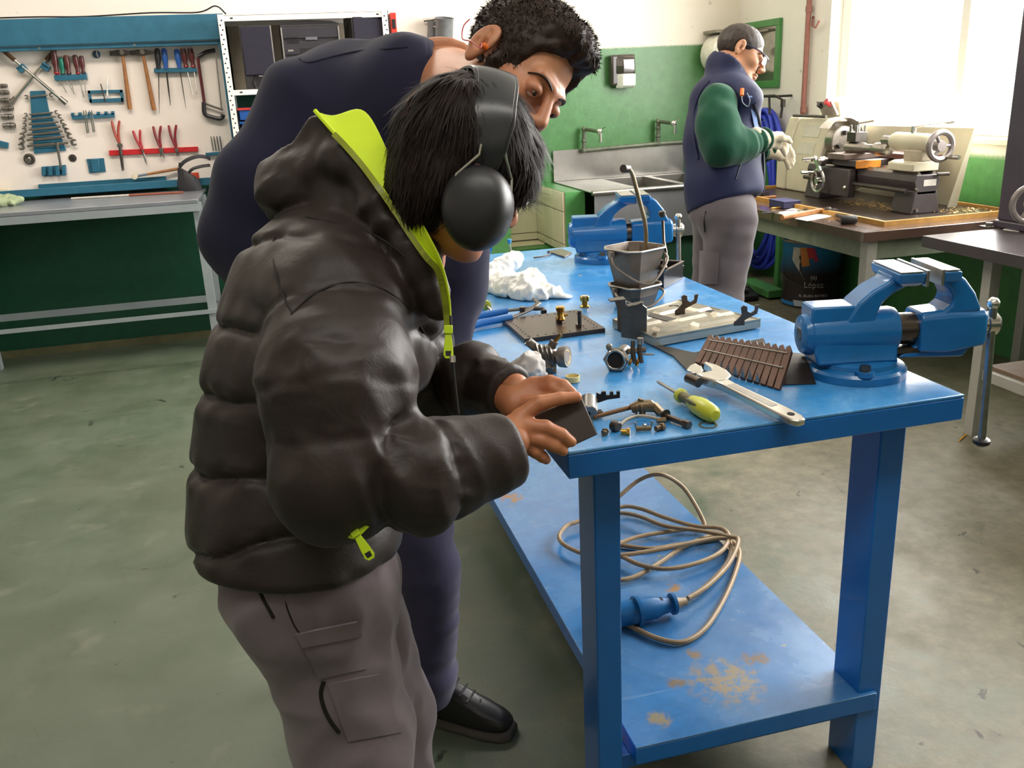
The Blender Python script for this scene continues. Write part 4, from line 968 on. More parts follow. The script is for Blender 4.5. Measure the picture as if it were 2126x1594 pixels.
# =================================================================== drill press table
ZD = .78
c0 = pz(1914.5, 489, ZD)
dt = thing('drill_table', 'dark-topped steel table with pale grey legs at the right edge', 'table', (c0.x+.5, c0.y-.6, 0))
dx1, dy0 = XW-.03, 1.75
DARKT = M('dark_oily_top', '#4a4444', .28, .1, var=.25, scale=5)
MB().bx((c0.x, dy0, ZD-.045), (dx1, c0.y, ZD)).build('tabletop', DARKT, dt, bevel=.002)
lx = c0.x+.1
for x in (lx, dx1-.1):
    for y in (c0.y-.28, dy0+.05): MB().bx((x, y, 0), (x+.045, y+.045, ZD-.031)).build('leg', GREYL, dt)
for y in (c0.y-.275, dy0+.055): MB().bx((lx+.046, y, ZD-.075), (dx1-.1, y+.03, ZD-.031)).build('rail', GREYL, dt); MB().bx((lx+.046, y, .24), (dx1-.1, y+.03, .28)).build('rail', GREYL, dt)
MB().bx((lx+.01, dy0+.1, ZD-.075), (lx+.04, c0.y-.285, ZD-.031)).build('rail', GREYL, dt); MB().bx((lx+.01, dy0+.1, .24), (lx+.04, c0.y-.285, .28)).build('rail', GREYL, dt)
MB().bx((lx+.04, dy0+.1, .281), (dx1-.1, c0.y-.28, .295)).build('lower_shelf', M('brown_ply_shelf', '#7c6650', .6, var=.2, scale=8), dt)
MB().bx((lx+.35, c0.y-.27, .3), (dx1-.1, c0.y-.262, ZD-.08)).build('rear_panel', M('grey_brown_panel', '#6e675f', .6, var=.1), dt)
dp = thing('drill_press', 'tall dark machine column standing on the dark-topped table at right', 'machine', (c0.x+.5, c0.y-.2, ZD))
q = pz(2065, 472, ZD)
dcx = q.x+.006
MACH = M('dark_machine_paint', '#4d4650', .35, .1, var=.1, scale=12)
MB().bx((dcx, q.y-.2, ZD+.03), (dcx+.3, q.y, 2.0)).build('column', MACH, dp, bevel=.008)
MB().bx((dcx-.01, q.y-.3, ZD+.001), (dcx+.33, q.y+.01, ZD+.032)).build('base_plate', MACH, dp, bevel=.006)
MB().prism([(dcx-.006, q.y-.206, ZD+.033), (dcx+.016, q.y-.206, ZD+.033), (dcx+.016, q.y-.206, 2.0), (dcx-.006, q.y-.206, 2.0)], (0, .012, 0)).build('edge_strip', MACH, dp)
w = py(2122, 425, q.y-.26)
hw = handwheel((w.x+.035, q.y-.27, w.z), (-.5, -1, 0), .068, .012, dp, M('grey_cast_wheel', '#8d8480', .4, .5))
MB().cyl((w.x+.0, q.y-.29, w.z+.05), (w.x-.03, q.y-.33, w.z+.07), .012, n=10).build('grip', CHROME, hw)
MB().bx((dcx+.05, q.y-.225, 1.33), (dcx+.3, q.y-.2, 1.36)).build('head_ledge', MACH, dp)
q2 = pz(2053, 472, ZD)
nt = thing('clamp_nut', 'square washer and nut at the foot of the dark machine column', 'nut', q2)
MB().box((q2.x, q2.y, ZD+.0035), (.055, .055, .006)).build('washer', DKSTEEL, nt, bevel=.001); MB().cyl((q2.x, q2.y, ZD+.0066), (q2.x, q2.y, ZD+.02), .014, n=6).build('nut', STEEL, nt, smooth=0)
tag(MB().prism([pz(u, v, ZD) for u, v in ((2082, 477), (2105, 470), (2126, 471), (2116, 481))], (0, 0, .0015)).build('paper', PAPER, smooth=0), 'scrap of white paper beside the foot of the dark machine', 'paper')

# =================================================================== paint bucket on the floor
bc = pz(1690, 638, 0); bcx, bcy, br = bc.x+.05, bc.y+.13, .185
bh = py(1695, 505, bcy-.16).z
pbk = thing('paint_bucket', 'large black and blue paint drum with torn label on the floor', 'bucket', (bcx, bcy, 0))
BKT = NT('drum_print'); z_ = BKT.n('ShaderNodeSeparateXYZ'); BKT.l(BKT.pos(), z_.inputs[0])
BKT.col(BKT.mix(BKT.ramp(z_.outputs['Z'], bh-.2, bh-.06), lin('#30272a'), lin('#2a82ba'))); BKT.rough(.35)
MB().lathe((bcx, bcy, 0), (0, 0, 1), [(.004, br*.92), (.01, br*.97), (.05, br*.975), (bh-.03, br), (bh-.02, br*1.03), (bh, br*1.03), (bh+.004, br*1.0), (bh-.01, br*.97), (.02, br*.94)], 40, True, False).build('drum', BKT.m, pbk)
MB().ring((bcx, bcy, bh*.94), (0, 0, 1), br*.975, .0, .004, 32).build('residue', M('brown_residue', '#5a4038', .7, var=.3, scale=20), pbk)
MB().torus((bcx, bcy, bh), (0, 0, 1), br*1.03, .006, 40, 6).build('rim', M('rusty_rim', '#8a7a6c', .5, .4, var=.2), pbk)
ang0 = math.atan2(-bcy, -bcx)      # towards the camera side of the drum
def drum(poly, r, mat, name):
    """a torn patch of label following the drum: poly of (angle deg, z)"""
    g = []
    for (a0, z0), (a1, z1) in poly:
        g.append([(bcx+math.cos(ang0+R(a0+(a1-a0)*t))*r, bcy+math.sin(ang0+R(a0+(a1-a0)*t))*r, z0+(z1-z0)*t) for t in [i/8 for i in range(9)]])
    return MB().sheet(g, .0012).build(name, mat, pbk)
L_ = lambda a, z, b=None, w=None: ((a, z), (b, w if w is not None else z))
drum([L_(-75, .035, 75), L_(-75, .012, 75)], br*.99, M('blue_drum_band', '#2c78b8', .4), 'blue_band')
rgl = random.Random(4)
drum([L_(-34, .05, 55, .048), L_(-30, .012, 55, .012)], br*.996, M('white_drips', '#b9c4c9', .6, var=.1), 'white_smear')
zL = bh
for nm_, poly, mt_ in (('torn_white', [L_(-38, zL-.03, -24, zL-.03), L_(-40, zL-.11, -22, zL-.12), L_(-30, zL-.15, -18, zL-.20), L_(-20, zL-.19, -12, zL-.235)], M('torn_paper', '#d8d2c8', .8)),
                       ('torn_orange', [L_(-24, zL-.025, -12, zL-.025), L_(-21, zL-.10, -6, zL-.10), L_(-18, zL-.15, -4, zL-.14)], M('print_orange', '#e08a3c', .5)),
                       ('torn_red', [L_(-12, zL-.025, -4, zL-.025), L_(-6, zL-.10, 6, zL-.09)], M('print_red', '#c9342e', .5)),
                       ('torn_pink', [L_(-3, zL-.025, 4, zL-.03), L_(5, zL-.12, 12, zL-.11)], M('print_pink', '#b82c54', .5)),
                       ('black_streak', [L_(-25, zL-.08, -21, zL-.08), L_(-22, zL-.19, -19, zL-.19)], BLKP)):
    o = drum(poly, br*.999+.0015, mt_, nm_)
def drum_text(body, size, z, aoff, name):
    cu = bpy.data.curves.new(name, 'FONT'); cu.body = body; cu.size = size; cu.extrude = .0003; cu.align_x = 'CENTER'; cu.align_y = 'CENTER'
    t = bpy.data.objects.new('tmp', cu); COL.objects.link(t); me = bpy.data.meshes.new_from_object(t.evaluated_get(bpy.context.evaluated_depsgraph_get())); bpy.data.objects.remove(t)
    inv = WM[pbk.name].inverted()
    for v in me.vertices:
        a = ang0+R(aoff)+v.co.x/br; r = br*.995+.002+v.co.z
        v.co = inv @ Vector((bcx+math.cos(a)*r, bcy+math.sin(a)*r, z+v.co.y))
    me.materials.clear()
    return _link(me, name, M('white_print', '#d9d4cf', .5), pbk, None, 0, 0, 2, 0, None, None)
drum_text('(e)', .036, zL-.215, 5, 'printed_mark'); drum_text('López', .05, zL-.265, 6, 'printed_name'); drum_text('EL BUEN RETIRO', .024, zL-.335, 6, 'printed_line')
MB().tube([(bcx+math.cos(ang0+R(a))*(br+.008), bcy+math.sin(ang0+R(a))*(br+.008), zL-.17-.10*math.cos(R(a)*.95)) for a in range(-85, 86, 10)], .003, 6).build('handle', M('wire_handle', '#4a4545', .4, .7), pbk)
# =================================================================== THE BLUE WORKBENCH
H = .86
BX0, BX1, BY0, BY1 = .405, 1.155, 1.28, 3.126
def blue_paint(name, base, light, stain, amt, rust=None):
    k = NT(name); p = k.pos()
    n = k.noise(5, 6, .62, p, .4); n2 = k.noise(2.1, 5, .6, p); n3 = k.noise(38, 4, .6, p)
    c = k.ramp(n3, .3, .7, tuple(x*.9 for x in lin(base)[:3])+(1,), tuple(min(1, x*1.1) for x in lin(base)[:3])+(1,))
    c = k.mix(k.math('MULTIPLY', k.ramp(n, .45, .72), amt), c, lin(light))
    c = k.mix(k.math('MULTIPLY', k.ramp(n2, .56, .74), amt*.8), c, lin(stain))
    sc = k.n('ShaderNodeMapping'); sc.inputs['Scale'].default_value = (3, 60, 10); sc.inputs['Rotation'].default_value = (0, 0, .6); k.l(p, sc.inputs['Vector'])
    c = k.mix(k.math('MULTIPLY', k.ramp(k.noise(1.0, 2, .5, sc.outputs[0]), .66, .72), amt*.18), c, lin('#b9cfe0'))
    c = k.mix(k.math('MULTIPLY', k.ramp(k.noise(30, 2, .5, p), .74, .77), amt*1.2, True), c, lin('#a99a5a'))
    if rust:
        for (cx_, cy_, r_, c_) in rust:
            v = k.n('ShaderNodeVectorMath', operation='DISTANCE'); k.l(p, v.inputs[0]); v.inputs[1].default_value = (cx_, cy_, .2)
            m = k.math('SUBTRACT', 1.0, k.math('DIVIDE', v.outputs['Value'], r_), True)
            m = k.math('MULTIPLY', m, k.ramp(k.noise(34, 8, .75, p), .40, .60))
            c = k.mix(k.ramp(m, .08, .4), c, lin(c_))
    k.col(c); k.rough(k.ramp(n, .3, .75, (.16,)*3+(1,), (.36,)*3+(1,)))
    k.b.inputs['Coat Weight'].default_value = .25; k.b.inputs['Coat Roughness'].default_value = .2
    k.bump(k.noise(55, 4, .6, p), .07, .003)
    return k.m
BTOP = blue_paint('blue_bench_top', '#3584c4', '#78aedb', '#4a86b8', .85)  # paler than the frame: window glare mixed into the colour, besides real scuffs
BSHELF = blue_paint('blue_shelf_paint', '#3f78b0', '#7099c2', '#4f7599', .65,
                    rust=[(.80, 1.47, .11, '#8d8371'), (.62, 1.40, .035, '#94896f'), (.90, 1.52, .04, '#7f6d58'), (.78, 1.58, .025, '#86735c'), (.70, 1.50, .03, '#7d6f5c'), (.60, 2.5, .05, '#9a6a3a'), (.85, 1.85, .03, '#a07a4a')])
BFRAME = M('blue_frame_enamel', '#0d68bb', .3, var=.06, scale=14, wear='#35679b', wearamt=.7, bump=.04, coat=.25)
be = thing('workbench', 'bright blue steel workbench with two vises, littered with parts and tools', 'workbench', ((BX0+BX1)/2, (BY0+BY1)/2, 0))
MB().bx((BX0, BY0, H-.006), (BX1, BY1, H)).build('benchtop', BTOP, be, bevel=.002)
for lo, hi in (((BX0, BY0, H-.048), (BX1, BY0+.006, H-.0065)), ((BX0, BY1-.006, H-.048), (BX1, BY1, H-.0065)), ((BX0, BY0+.0065, H-.048), (BX0+.006, BY1-.0065, H-.0065)), ((BX1-.006, BY0+.0065, H-.048), (BX1, BY1-.0065, H-.0065))):
    MB().bx(lo, hi).build('apron', BFRAME, be, bevel=.0015)
MB().bx((BX0+.01, BY0+.01, H-.03), (BX1-.01, BY1-.01, H-.0068)).build('underframe', BFRAME, be, smooth=0)
for x0, x1 in ((.470, .519), (1.038, 1.092)):
    for y0 in (1.345, BY1-.15):
        lg = MB().bx((x0, y0, 0), (x1, y0+.088, H-.03)).build('leg', BFRAME, be, bevel=.003)
ZS = .2
MB().bx((.543, 1.336, ZS-.004), (1.076, 3.05, ZS)).build('lower_shelf', BSHELF, be, bevel=.001)
for lo, hi in (((.543, 1.336, ZS-.04), (1.076, 1.34, ZS-.0045)), ((.543, 1.3405, ZS-.04), (.547, 3.05, ZS-.0045)), ((1.072, 1.3405, ZS-.04), (1.076, 3.05, ZS-.0045))):
    MB().bx(lo, hi).build('shelf_lip', BFRAME, be, bevel=.001)
for y in (1.37, 2.96): MB().bx((.5, y, ZS-.075), (1.06, y+.04, ZS-.042)).build('crossbar', BFRAME, be, bevel=.002)

# ------------------------------------------------------------------ vises
VB = M('blue_vise_enamel', '#196aa9', .28, var=.1, scale=18, wear='#3f6fa0', wearamt=.68, bump=.08, coat=.35)
JAWS = M('bright_jaw_steel', '#b8b4ae', .3, .9, var=.12, scale=30)
OILY = M('oily_steel', '#6a5f55', .25, .85, var=.3, scale=14)
def rbox(b, x0, x1, y0, y1, z0, z1): return b.bx((x0, y0, z0), (x1, y1, z1))
def circ(c, r, n=20, ax='x', s=1.0):
    return [(c[0], c[1]+math.cos(2*math.pi*i/n)*r, c[2]+math.sin(2*math.pi*i/n)*r*s) for i in range(n)]
def vise(mm, gap, label, dn_len=.2):
    t = thing('bench_vise', label, 'vise', mm, group='blue bench vises')
    A = lambda: MB(mm)
    A().lathe((0, 0, 0), (0, 0, 1), [(.0005, .105), (.016, .105), (.022, .1), (.024, .086), (.034, .084), (.036, .07)], 36).build('base', VB, t)
    for a in (-100, 20, 140):
        q = (math.cos(R(a))*.088, math.sin(R(a))*.088)
        lug = A().cyl((q[0], q[1], .02), (q[0], q[1], .03), .02, n=16).build('base_lug', VB, t)
        A().cyl((q[0], q[1], .03), (q[0], q[1], .042), .011, n=6).build('lug_bolt', OILY, lug, smooth=0)
    # fixed body: column flaring into a barrel, anvil block and the arched fixed jaw
    A().loft([[(-.10, -.052, .034), (.07, -.052, .034), (.07, .052, .034), (-.10, .052, .034)], [(-.105, -.045, .06), (.072, -.045, .06), (.072, .045, .06), (-.105, .045, .06)], [(-.105, -.043, .10), (.072, -.043, .10), (.072, .043, .10), (-.105, .043, .10)]]).build('column', VB, t, bevel=.006)
    A().lathe((-.125, 0, .092), (1, 0, 0), [(0, .03), (.004, .04), (.012, .044), (.016, .044), (.018, .046), (.19, .05), (.2, .047), (.2, .036)], 32).build('barrel', VB, t)
    A().lathe((-.126, 0, .092), (1, 0, 0), [(0, .014), (.004, .017), (.002, .012)], 16).build('barrel_bore', OILY, t)
    A().loft([[(-.112, -.034, z), (-.02, -.034, z), (-.02, .034, z), (-.112, .034, z)] for z in (.11, .156)]).build('anvil', VB, t, bevel=.005)
    arm = [(-.045, .1), (-.036, .13), (-.018, .16), (.012, .186), (.046, .204), (.05, .218), (.1, .218), (.104, .196), (.082, .191), (.056, .178), (.034, .158), (.022, .13), (.03, .1)]
    A().prism([(x, -.038, z) for x, z in arm], (0, .076, 0)).build('fixed_arm', VB, t, bevel=.008, seg=3)
    A().loft([[(.048+d, -.07+e, z), (.104, -.07+e, z), (.104, .07-e, z), (.048+d, .07-e, z)] for z, d, e in ((.193, .02, .028), (.204, .004, .004), (.224, 0, 0))]).build('fixed_jaw', VB, t, bevel=.003)
    A().bx((.052, -.068, .2245), (.098, .068, .228)).build('jaw_land', JAWS, t, bevel=.0008)
    A().bx((.1045, -.068, .196), (.111, .068, .229)).build('jaw_plate', JAWS, t, bevel=.0008)
    # moving jaw with its slide
    g = .111+gap
    A().bx((.02, -.03, .045), (g+.05, .03, .056)).cyl((.02, 0, .092), (g+.06, 0, .092), .034, n=24).build('slide_bar', OILY, t)
    A().loft([[(x, -w, z0), (x, w, z0), (x, w*1.0, z1-.012), (x, w*.75, z1), (x, -w*.75, z1), (x, -w, z1-.012)] for x, w, z0, z1 in ((g-.02, .043, .05, .132), (g+.04, .044, .046, .136), (g+.114, .042, .056, .134), (g+.124, .036, .062, .128))]).build('slide_body', VB, t, bevel=.004)
    A().prism([(g-.06, -.03, .036), (g+.08, -.03, .03), (g+.1, -.03, .056), (-.02+g, -.03, .06)], (0, .06, 0)).build('slide_keel', VB, t, bevel=.004)
    arm2 = [(g+.004, .218), (g+.04, .218), (g+.066, .2), (g+.09, .17), (g+.108, .13), (g+.02, .122), (g+.026, .134), (g+.04, .146), (g+.044, .162), (g+.034, .18), (g+.018, .191), (g+.004, .195)]
    A().prism([(x, -.038, z) for x, z in arm2], (0, .076, 0)).build('moving_arm', VB, t, bevel=.008, seg=3)
    A().loft([[(g+.004, -.07+e, z), (g+.042-d, -.07+e, z), (g+.042-d, .07-e, z), (g+.004, .07-e, z)] for z, d, e in ((.193, .01, .028), (.204, .0, .004), (.224, .004, 0))]).build('moving_jaw', VB, t, bevel=.003)
    A().bx((g+.007, -.068, .2245), (g+.034, .068, .228)).build('jaw_land', JAWS, t, bevel=.0008)
    A().bx((g-.003, -.068, .196), (g+.0035, .068, .229)).build('jaw_plate', JAWS, t, bevel=.0008)
    A().lathe((g+.124, 0, .092), (1, 0, 0), [(0, .022), (.012, .022), (.014, .026), (.034, .026), (.042, .018), (.044, .008)], 20).build('screw_head', CHROME, t)
    hx = g+.145
    h = A().cyl((hx, -.012, .13), (hx, -.03, -dn_len), .0085, n=12).build('handle_bar', STEEL, t)
    A().ell((hx, -.0105, .138), .0135, n=14, k=8).build('handle_knob', CHROME, h); A().lathe((hx, -.03, -dn_len+.006), (0, .06, -1), [(0, .012), (.004, .018), (.012, .018), (.018, .011)], 14).build('handle_end', BLKP, h)
    return t
vise(TR((1.056, 1.466, H), -12, s=.91), .028, 'blue bench vise at the near corner, its handle hanging past the bench edge', .165)
vise(TR((1.04, 2.83, H), -14, s=.95), .003, 'blue bench vise with closed jaws at the far end behind the steel bucket', .03)
vise(TR((.545, 2.86, H), 186, s=.92), .01, 'blue bench vise at the far left corner mostly hidden behind the teacher', .16)

# ------------------------------------------------------------------ bench clutter
def pb(u, v, dz=0.0): return pz(u, v, H+dz)
GALV = M('dirty_galvanised', '#80756a', .45, .5, var=.3, scale=10, bump=.08)
GALV2 = M('dark_galvanised', '#665c52', .48, .5, var=.3, scale=12)
def rsq(c, hw, z, ch=.3, rz=0.0):
    o = []
    for sx, sy in ((1, 1), (-1, 1), (-1, -1), (1, -1)):
        a = [(hw*sx, hw*sy*(1-ch)), (hw*sx*(1-ch), hw*sy)]
        o += a if sx*sy > 0 else a[::-1]
    cs, sn = math.cos(R(rz)), math.sin(R(rz))
    return [(c[0]+x*cs-y*sn, c[1]+x*sn+y*cs, z) for x, y in o]
bkc = pb(1318, 632); rzb = 24
def bucket(zb, h, w0, w1, label, mat, hand):
    t = thing('steel_bucket', label, 'bucket', (bkc.x, bkc.y, zb), group='nested steel buckets')
    R_ = lambda w, z: rsq(bkc, w, z, .34, rzb)
    wz = lambda f: w0+(w1-w0)*f
    MB().loft([R_(w0*.96, zb), R_(w0, zb+.004), R_(wz(.5), zb+h*.5), R_(wz(.52)*1.015, zb+h*.53), R_(wz(.56), zb+h*.56), R_(w1, zb+h-.006), R_(w1*1.05, zb+h-.004), R_(w1*1.05, zb+h), R_(w1*.97, zb+h), R_(w0*.95, zb+.008)], True, True).build('shell', mat, t, smooth=30)
    MB().tube([V(p) for p in rsq(bkc, w1*1.04, zb+h-.002, .34, rzb)], .0028, 6, closed=True).build('rim_wire', STEEL, t)
    a = Vector((bkc.x-w1*1.08, bkc.y-.012, zb+h-.014)); b = Vector((bkc.x+w1*1.1, bkc.y+.0, zb+h-.014))
    MB().tube(spline([a, a+Vector((.0, -.04, hand[0])), (a+b)/2+Vector((0, -w1*1.3, hand[1])), b+Vector((.0, -.05, hand[2])), b], 6), .0034, 8).build('handle', GALV, t)
    for q in (a, b): MB().box(q, (.012, .02, .018)).build('ear', mat, t, bevel=.002)
bucket(H, .058, .043, .056, 'lower of two nested grey steel buckets, standing on the blue bench', GALV2, (-.012, -.035, -.01))
bucket(H+.03, .125, .04, .0635, 'upper of two nested grey steel buckets, holding a bent pipe', GALV, (-.03, -.07, -.02))
BRZ = M('dull_bronze_pipe', '#8b7a5c', .4, .7, var=.25, scale=30)
y_ = bkc.y+.02
bpn = thing('bent_pipe', 'bent bronze-coloured pipe with knob end standing in the steel bucket', 'pipe', (bkc.x, y_, H+.04))
MB().tube(spline([py(1302, 348, y_), py(1312, 360, y_), py(1322, 395, y_), py(1331, 430, y_), py(1340, 470, y_), py(1341, 520, y_), py(1338, 600, y_)], 4), [.0046]*6+[.0058]*100 if False else .0055, 10).build('tube', BRZ, bpn)
MB().cyl(py(1294, 350, y_-.01), py(1304, 350, y_+.005), .0105, n=14).build('knob_end', DKSTEEL, bpn)
y_ = bkc.y-.01
fb_ = thing('flat_bar', 'dark flat lever bar leaning against the right side of the bucket', 'bar', py(1370, 590, y_))
MB().tube([py(1376, 458, y_+.02), py(1378, 500, y_+.01), py(1383, 525, y_-.01), py(1377, 555, y_-.03), py(1360, 585, y_-.06)], [.006, .0055, .0055, .0065, .005], 8, flat=.6).build('bar', OILY, fb_)
MB().lathe(py(1374, 438, y_+.02), py(1377, 462, y_+.02)-py(1374, 438, y_+.02), [(0, .008), (.002, .0095), (.012, .0095), (.016, .006)], 12).build('socket_end', DKSTEEL, fb_)
MB().ell(py(1377, 557, y_-.028), (.012, .008, .012), n=12, k=8).build('boss', OILY, fb_)
# open black box behind the bucket
q0, q1, q2 = pb(1378, 600), pb(1418, 578), pb(1362, 590)
bo = thing('open_box', 'small open black steel box at the right edge behind the bucket', 'box', pb(1398, 590))
e1 = (q1-q0); e1 = e1.normalized(); e2 = Vector((-e1.y, e1.x, 0)); ow, od, oh = (q1-q0).length, .07, .05
mb_ = MB(axes(e1, e2, (0, 0, 1), q0))
mb_.bx((0, 0, 0), (ow, od, .003)).bx((0, 0, .003), (ow, .003, oh)).bx((0, od-.003, .003), (ow, od, oh)).bx((0, .003, .003), (.003, od-.003, oh)).bx((ow-.003, .003, .003), (ow, od-.003, oh)).build('box', M('black_sheet_metal', '#2a272b', .35, .3), bo, bevel=.0008)
r2 = MB(axes(e1, e2, (0, 0, 1), q0+Vector((0, 0, oh)))); r2.bx((-.002, -.002, 0), (ow+.002, .004, .003)).bx((-.002, od-.004, 0), (ow+.002, od+.002, .003)).bx((-.002, .004, 0), (.004, od-.004, .003)).bx((ow-.004, .004, 0), (ow+.002, od-.004, .003)).build('rim', GALV, bo)
# thin plate and bit of wire beside the far vise
tag(MB().prism([pb(u, v) for u, v in ((1136, 524), (1166, 519), (1188, 528), (1172, 536))], (0, 0, .006)).build('steel_plate', OILY, bevel=.001), 'thin dark steel plate beside the base of the far vise', 'plate')
tag(MB().tube(spline([pb(u, v, .005) for u, v in ((1108, 535), (1116, 534), (1128, 532), (1138, 529), (1143, 525))], 4), .0028, 6).build('wire', M('brown_wire', '#5a4a46', .5), ), 'short crooked brown wire lying left of the far vise', 'wire')
# drilled plate and what stands on it
DARKP = M('brown_black_plate', '#4b403b', .35, .6, var=.2, scale=9)
L0, B0, R0, F0 = pb(1042, 671), pb(1197, 651), pb(1257, 690), pb(1093, 716)
R0 = L0+(B0-L0)*0+(R0-L0); F0 = L0+R0-B0
dpk = thing('drilled_plate', 'thick dark steel plate with rows of drilled holes under two standing pieces', 'plate', (L0+R0)/2)
MB().prism([L0, F0, R0, B0], (0, 0, .011)).build('plate', DARKP, dpk, bevel=.0012)
hm_ = MB(); up = Vector((0, 0, .0112))
def onp(s, t): return L0+(B0-L0)*s+(F0-L0)*t+up
for i in range(9):
    for s, t in ((.08+.1*i, .08), (.08+.1*i, .93), (.93, .1+.1*i), (.07, .1+.1*i)):
        c = onp(s, t); hm_.cyl(c-Vector((0, 0, .004)), c+Vector((0, 0, .0003)), .0026, n=8)
o = hm_.build('holes', M('hole_black', '#15110f', .8), dpk, smooth=0); o['kind'] = 'stuff'
BRASS = M('brass', '#c79a4a', .2, .95, var=.12, scale=25)
def on_plate(u, v): return pb(u, v, .0115)
c = on_plate(1164, 670)
b1 = thing('brass_spool', 'brass spool fitting with dark hex foot standing on the drilled plate', 'fitting', c)
MB().cyl(c, c+Vector((0, 0, .007)), .0125, n=6).build('hex_foot', OILY, b1, smooth=0)
MB().lathe(c+Vector((0, 0, .0072)), (0, 0, 1), [(0, .01), (.002, .012), (.006, .0115), (.01, .0085), (.02, .008), (.0235, .0105), (.032, .0112), (.034, .009)], 20).build('spool', BRASS, b1)
MB().cyl(c+Vector((.004, -.002, .016)), c+Vector((.017, -.004, .02)), .003, n=8).build('side_pin', BRASS, b1)
c = pb(1214, 637)
b2 = thing('brass_fitting', 'bright brass knob fitting standing on the bench behind the drilled plate', 'fitting', c)
MB().lathe(c, (0, 0, 1), [(0, .013), (.003, .013), (.006, .0085), (.014, .0075), (.017, .0125), (.028, .0125), (.0295, .011)], 20).build('knob', BRASS, b2)
MB().lathe(c+Vector((0, 0, .0296)), (0, 0, 1), [(0, .01), (.0015, .01), (.002, .006)], 16).build('cap_face', CHROME, b2)
c = on_plate(1204, 679)
b3 = thing('bolt', 'dark bolt standing on its head on the drilled plate', 'bolt', c)
MB().cyl(c, c+Vector((0, 0, .008)), .0105, n=6).build('head', OILY, b3, smooth=0); MB().cyl(c+Vector((0, 0, .0081)), c+Vector((0, 0, .04)), .0052, n=12).build('shank', DKSTEEL, b3)
# valve body, left
ZINC = M('grey_die_cast', '#77716a', .4, .65, var=.25, scale=18, bump=.1)
c = pb(1132, 742, .03)
v1 = thing('valve_body', 'grey cast valve body with a ring-ended port beside the drilled plate', 'valve', pb(1132, 760))
rt = Vector((math.cos(YAW), -math.sin(YAW), 0)); fw2 = Vector((math.sin(YAW), math.cos(YAW), 0)); UP = Vector((0, 0, 1))
def rel(o, a, b, d): return o+rt*a+UP*b+fw2*d
MB().ell(rel(c, 0, 0, 0), (.03, .024, .027), n=18, k=10).build('casting', ZINC, v1)
for i in range(4): MB().lathe(rel(c, -.016+.009*i, .012-.002*i, -.006), rt*.8+UP*.25, [(0, .018), (.004, .0215), (.0065, .018)], 18).build('cooling_rib', ZINC, v1)
pr_ = rel(c, .034, .006, -.012)
MB().lathe(rel(c, .008, .0, .0), rt*.85-fw2*.4+UP*.1, [(0, .013), (.02, .013), (.024, .021), (.038, .0225), (.042, .021), (.042, .015)], 22).build('port', ZINC, v1)
MB().torus(rel(c, .0435, .0045, -.0185), rt*.85-fw2*.4+UP*.1, .0135, .0022, 24, 6).build('brass_ring', BRASS, v1)
MB().lathe(rel(c, .0418, .0043, -.0178), rt*.85-fw2*.4+UP*.1, [(0, .012), (.0004, .012)], 18).build('dark_bore', M('hole_black', '#15110f', .8), v1)
MB().cyl(rel(c, -.012, .016, 0), rel(c, -.034, .036, .0), .01, .0095, 14).build('spout', ZINC, v1); MB().torus(rel(c, -.034, .036, 0), rt*-.7+UP*.65, .009, .002, 18, 6).build('spout_lip', STEEL, v1)
MB().cyl(rel(c, .012, .018, .0), rel(c, .02, .034, .0), .009, n=8).build('boss', ZINC, v1); MB().cyl(rel(c, .018, .03, 0), rel(c, .034, .047, 0), .0042, n=10).build('brass_pin', BRASS, v1)
MB().cyl(rel(c, .0, -.012, -.012), rel(c, .004, -.022, -.03), .012, n=14).build('lower_port', ZINC, v1)
MB().loft([[rel(c, .008, -.008, -.01), rel(c, .022, -.006, -.01), rel(c, .022, -.006, .004), rel(c, .008, -.008, .004)], [rel(c, .012, -.03, -.018), rel(c, .022, -.03, -.018), rel(c, .022, -.03, -.008), rel(c, .012, -.03, -.008)]]).build('foot', ZINC, v1, bevel=.002)
MB().cyl(rel(c, -.016, -.006, -.006), rel(c, -.034, -.014, -.012), .013, n=12).build('knob', OILY, v1); MB().cyl(rel(c, -.036, -.016, -.014), rel(c, -.05, -.021, -.02), .008, n=6).build('nut', BLKP, v1)
# valve body, right, with hex ring
c = pb(1282, 742, .022)
v2 = thing('valve_body', 'cast valve with a large hex ring port in front of the pressed tray', 'valve', pb(1285, 750))
ad = (-fw2*.9-rt*.35+UP*.15).normalized()
hexr = MB().lathe(rel(c, -.002, .0, -.012), ad, [(0, .026), (.003, .0275), (.011, .0275), (.014, .025), (.014, .0195), (.002, .018)], 6, True, False).build('hex_ring', ZINC, v2, smooth=20)
MB().torus(rel(c, -.002, 0, -.012)+ad*.0145, ad, .0195, .0028, 24, 8).build('bright_lip', CHROME, v2)
MB().lathe(rel(c, -.002, 0, -.012)+ad*.011, ad, [(0, .018), (.0004, .018)], 20).build('dark_bore', M('hole_black', '#15110f', .8), v2)
MB().ell(rel(c, -.018, .026, -.01), (.007, .006, .008), n=12, k=8).build('lug', ZINC, v2)
MB().cyl(rel(c, 0, 0, -.01), rel(c, .02, .006, .03), .018, .014, 16).build('casting', ZINC, v2)
for dx, dz in ((.032, .0), (.046, -.002)):
    MB().tube([rel(c, dx, .034, .0), rel(c, dx-.001, .01, -.004), rel(c, dx+.003, -.012, -.008)], [.004, .0055, .0045], 8).build('lever_arm', OILY, v2)
MB().cyl(rel(c, .02, .012, .0), rel(c, .058, .014, .0), .006, n=10).build('shaft', OILY, v2); MB().cyl(rel(c, .046, .028, -.002), rel(c, .047, .04, -.002), .0065, n=10).build('screw', STEEL, v2)
MB().cyl(rel(c, .05, .006, -.006), rel(c, .074, .006, -.01), .0025, n=8).build('pin', STEEL, v2)
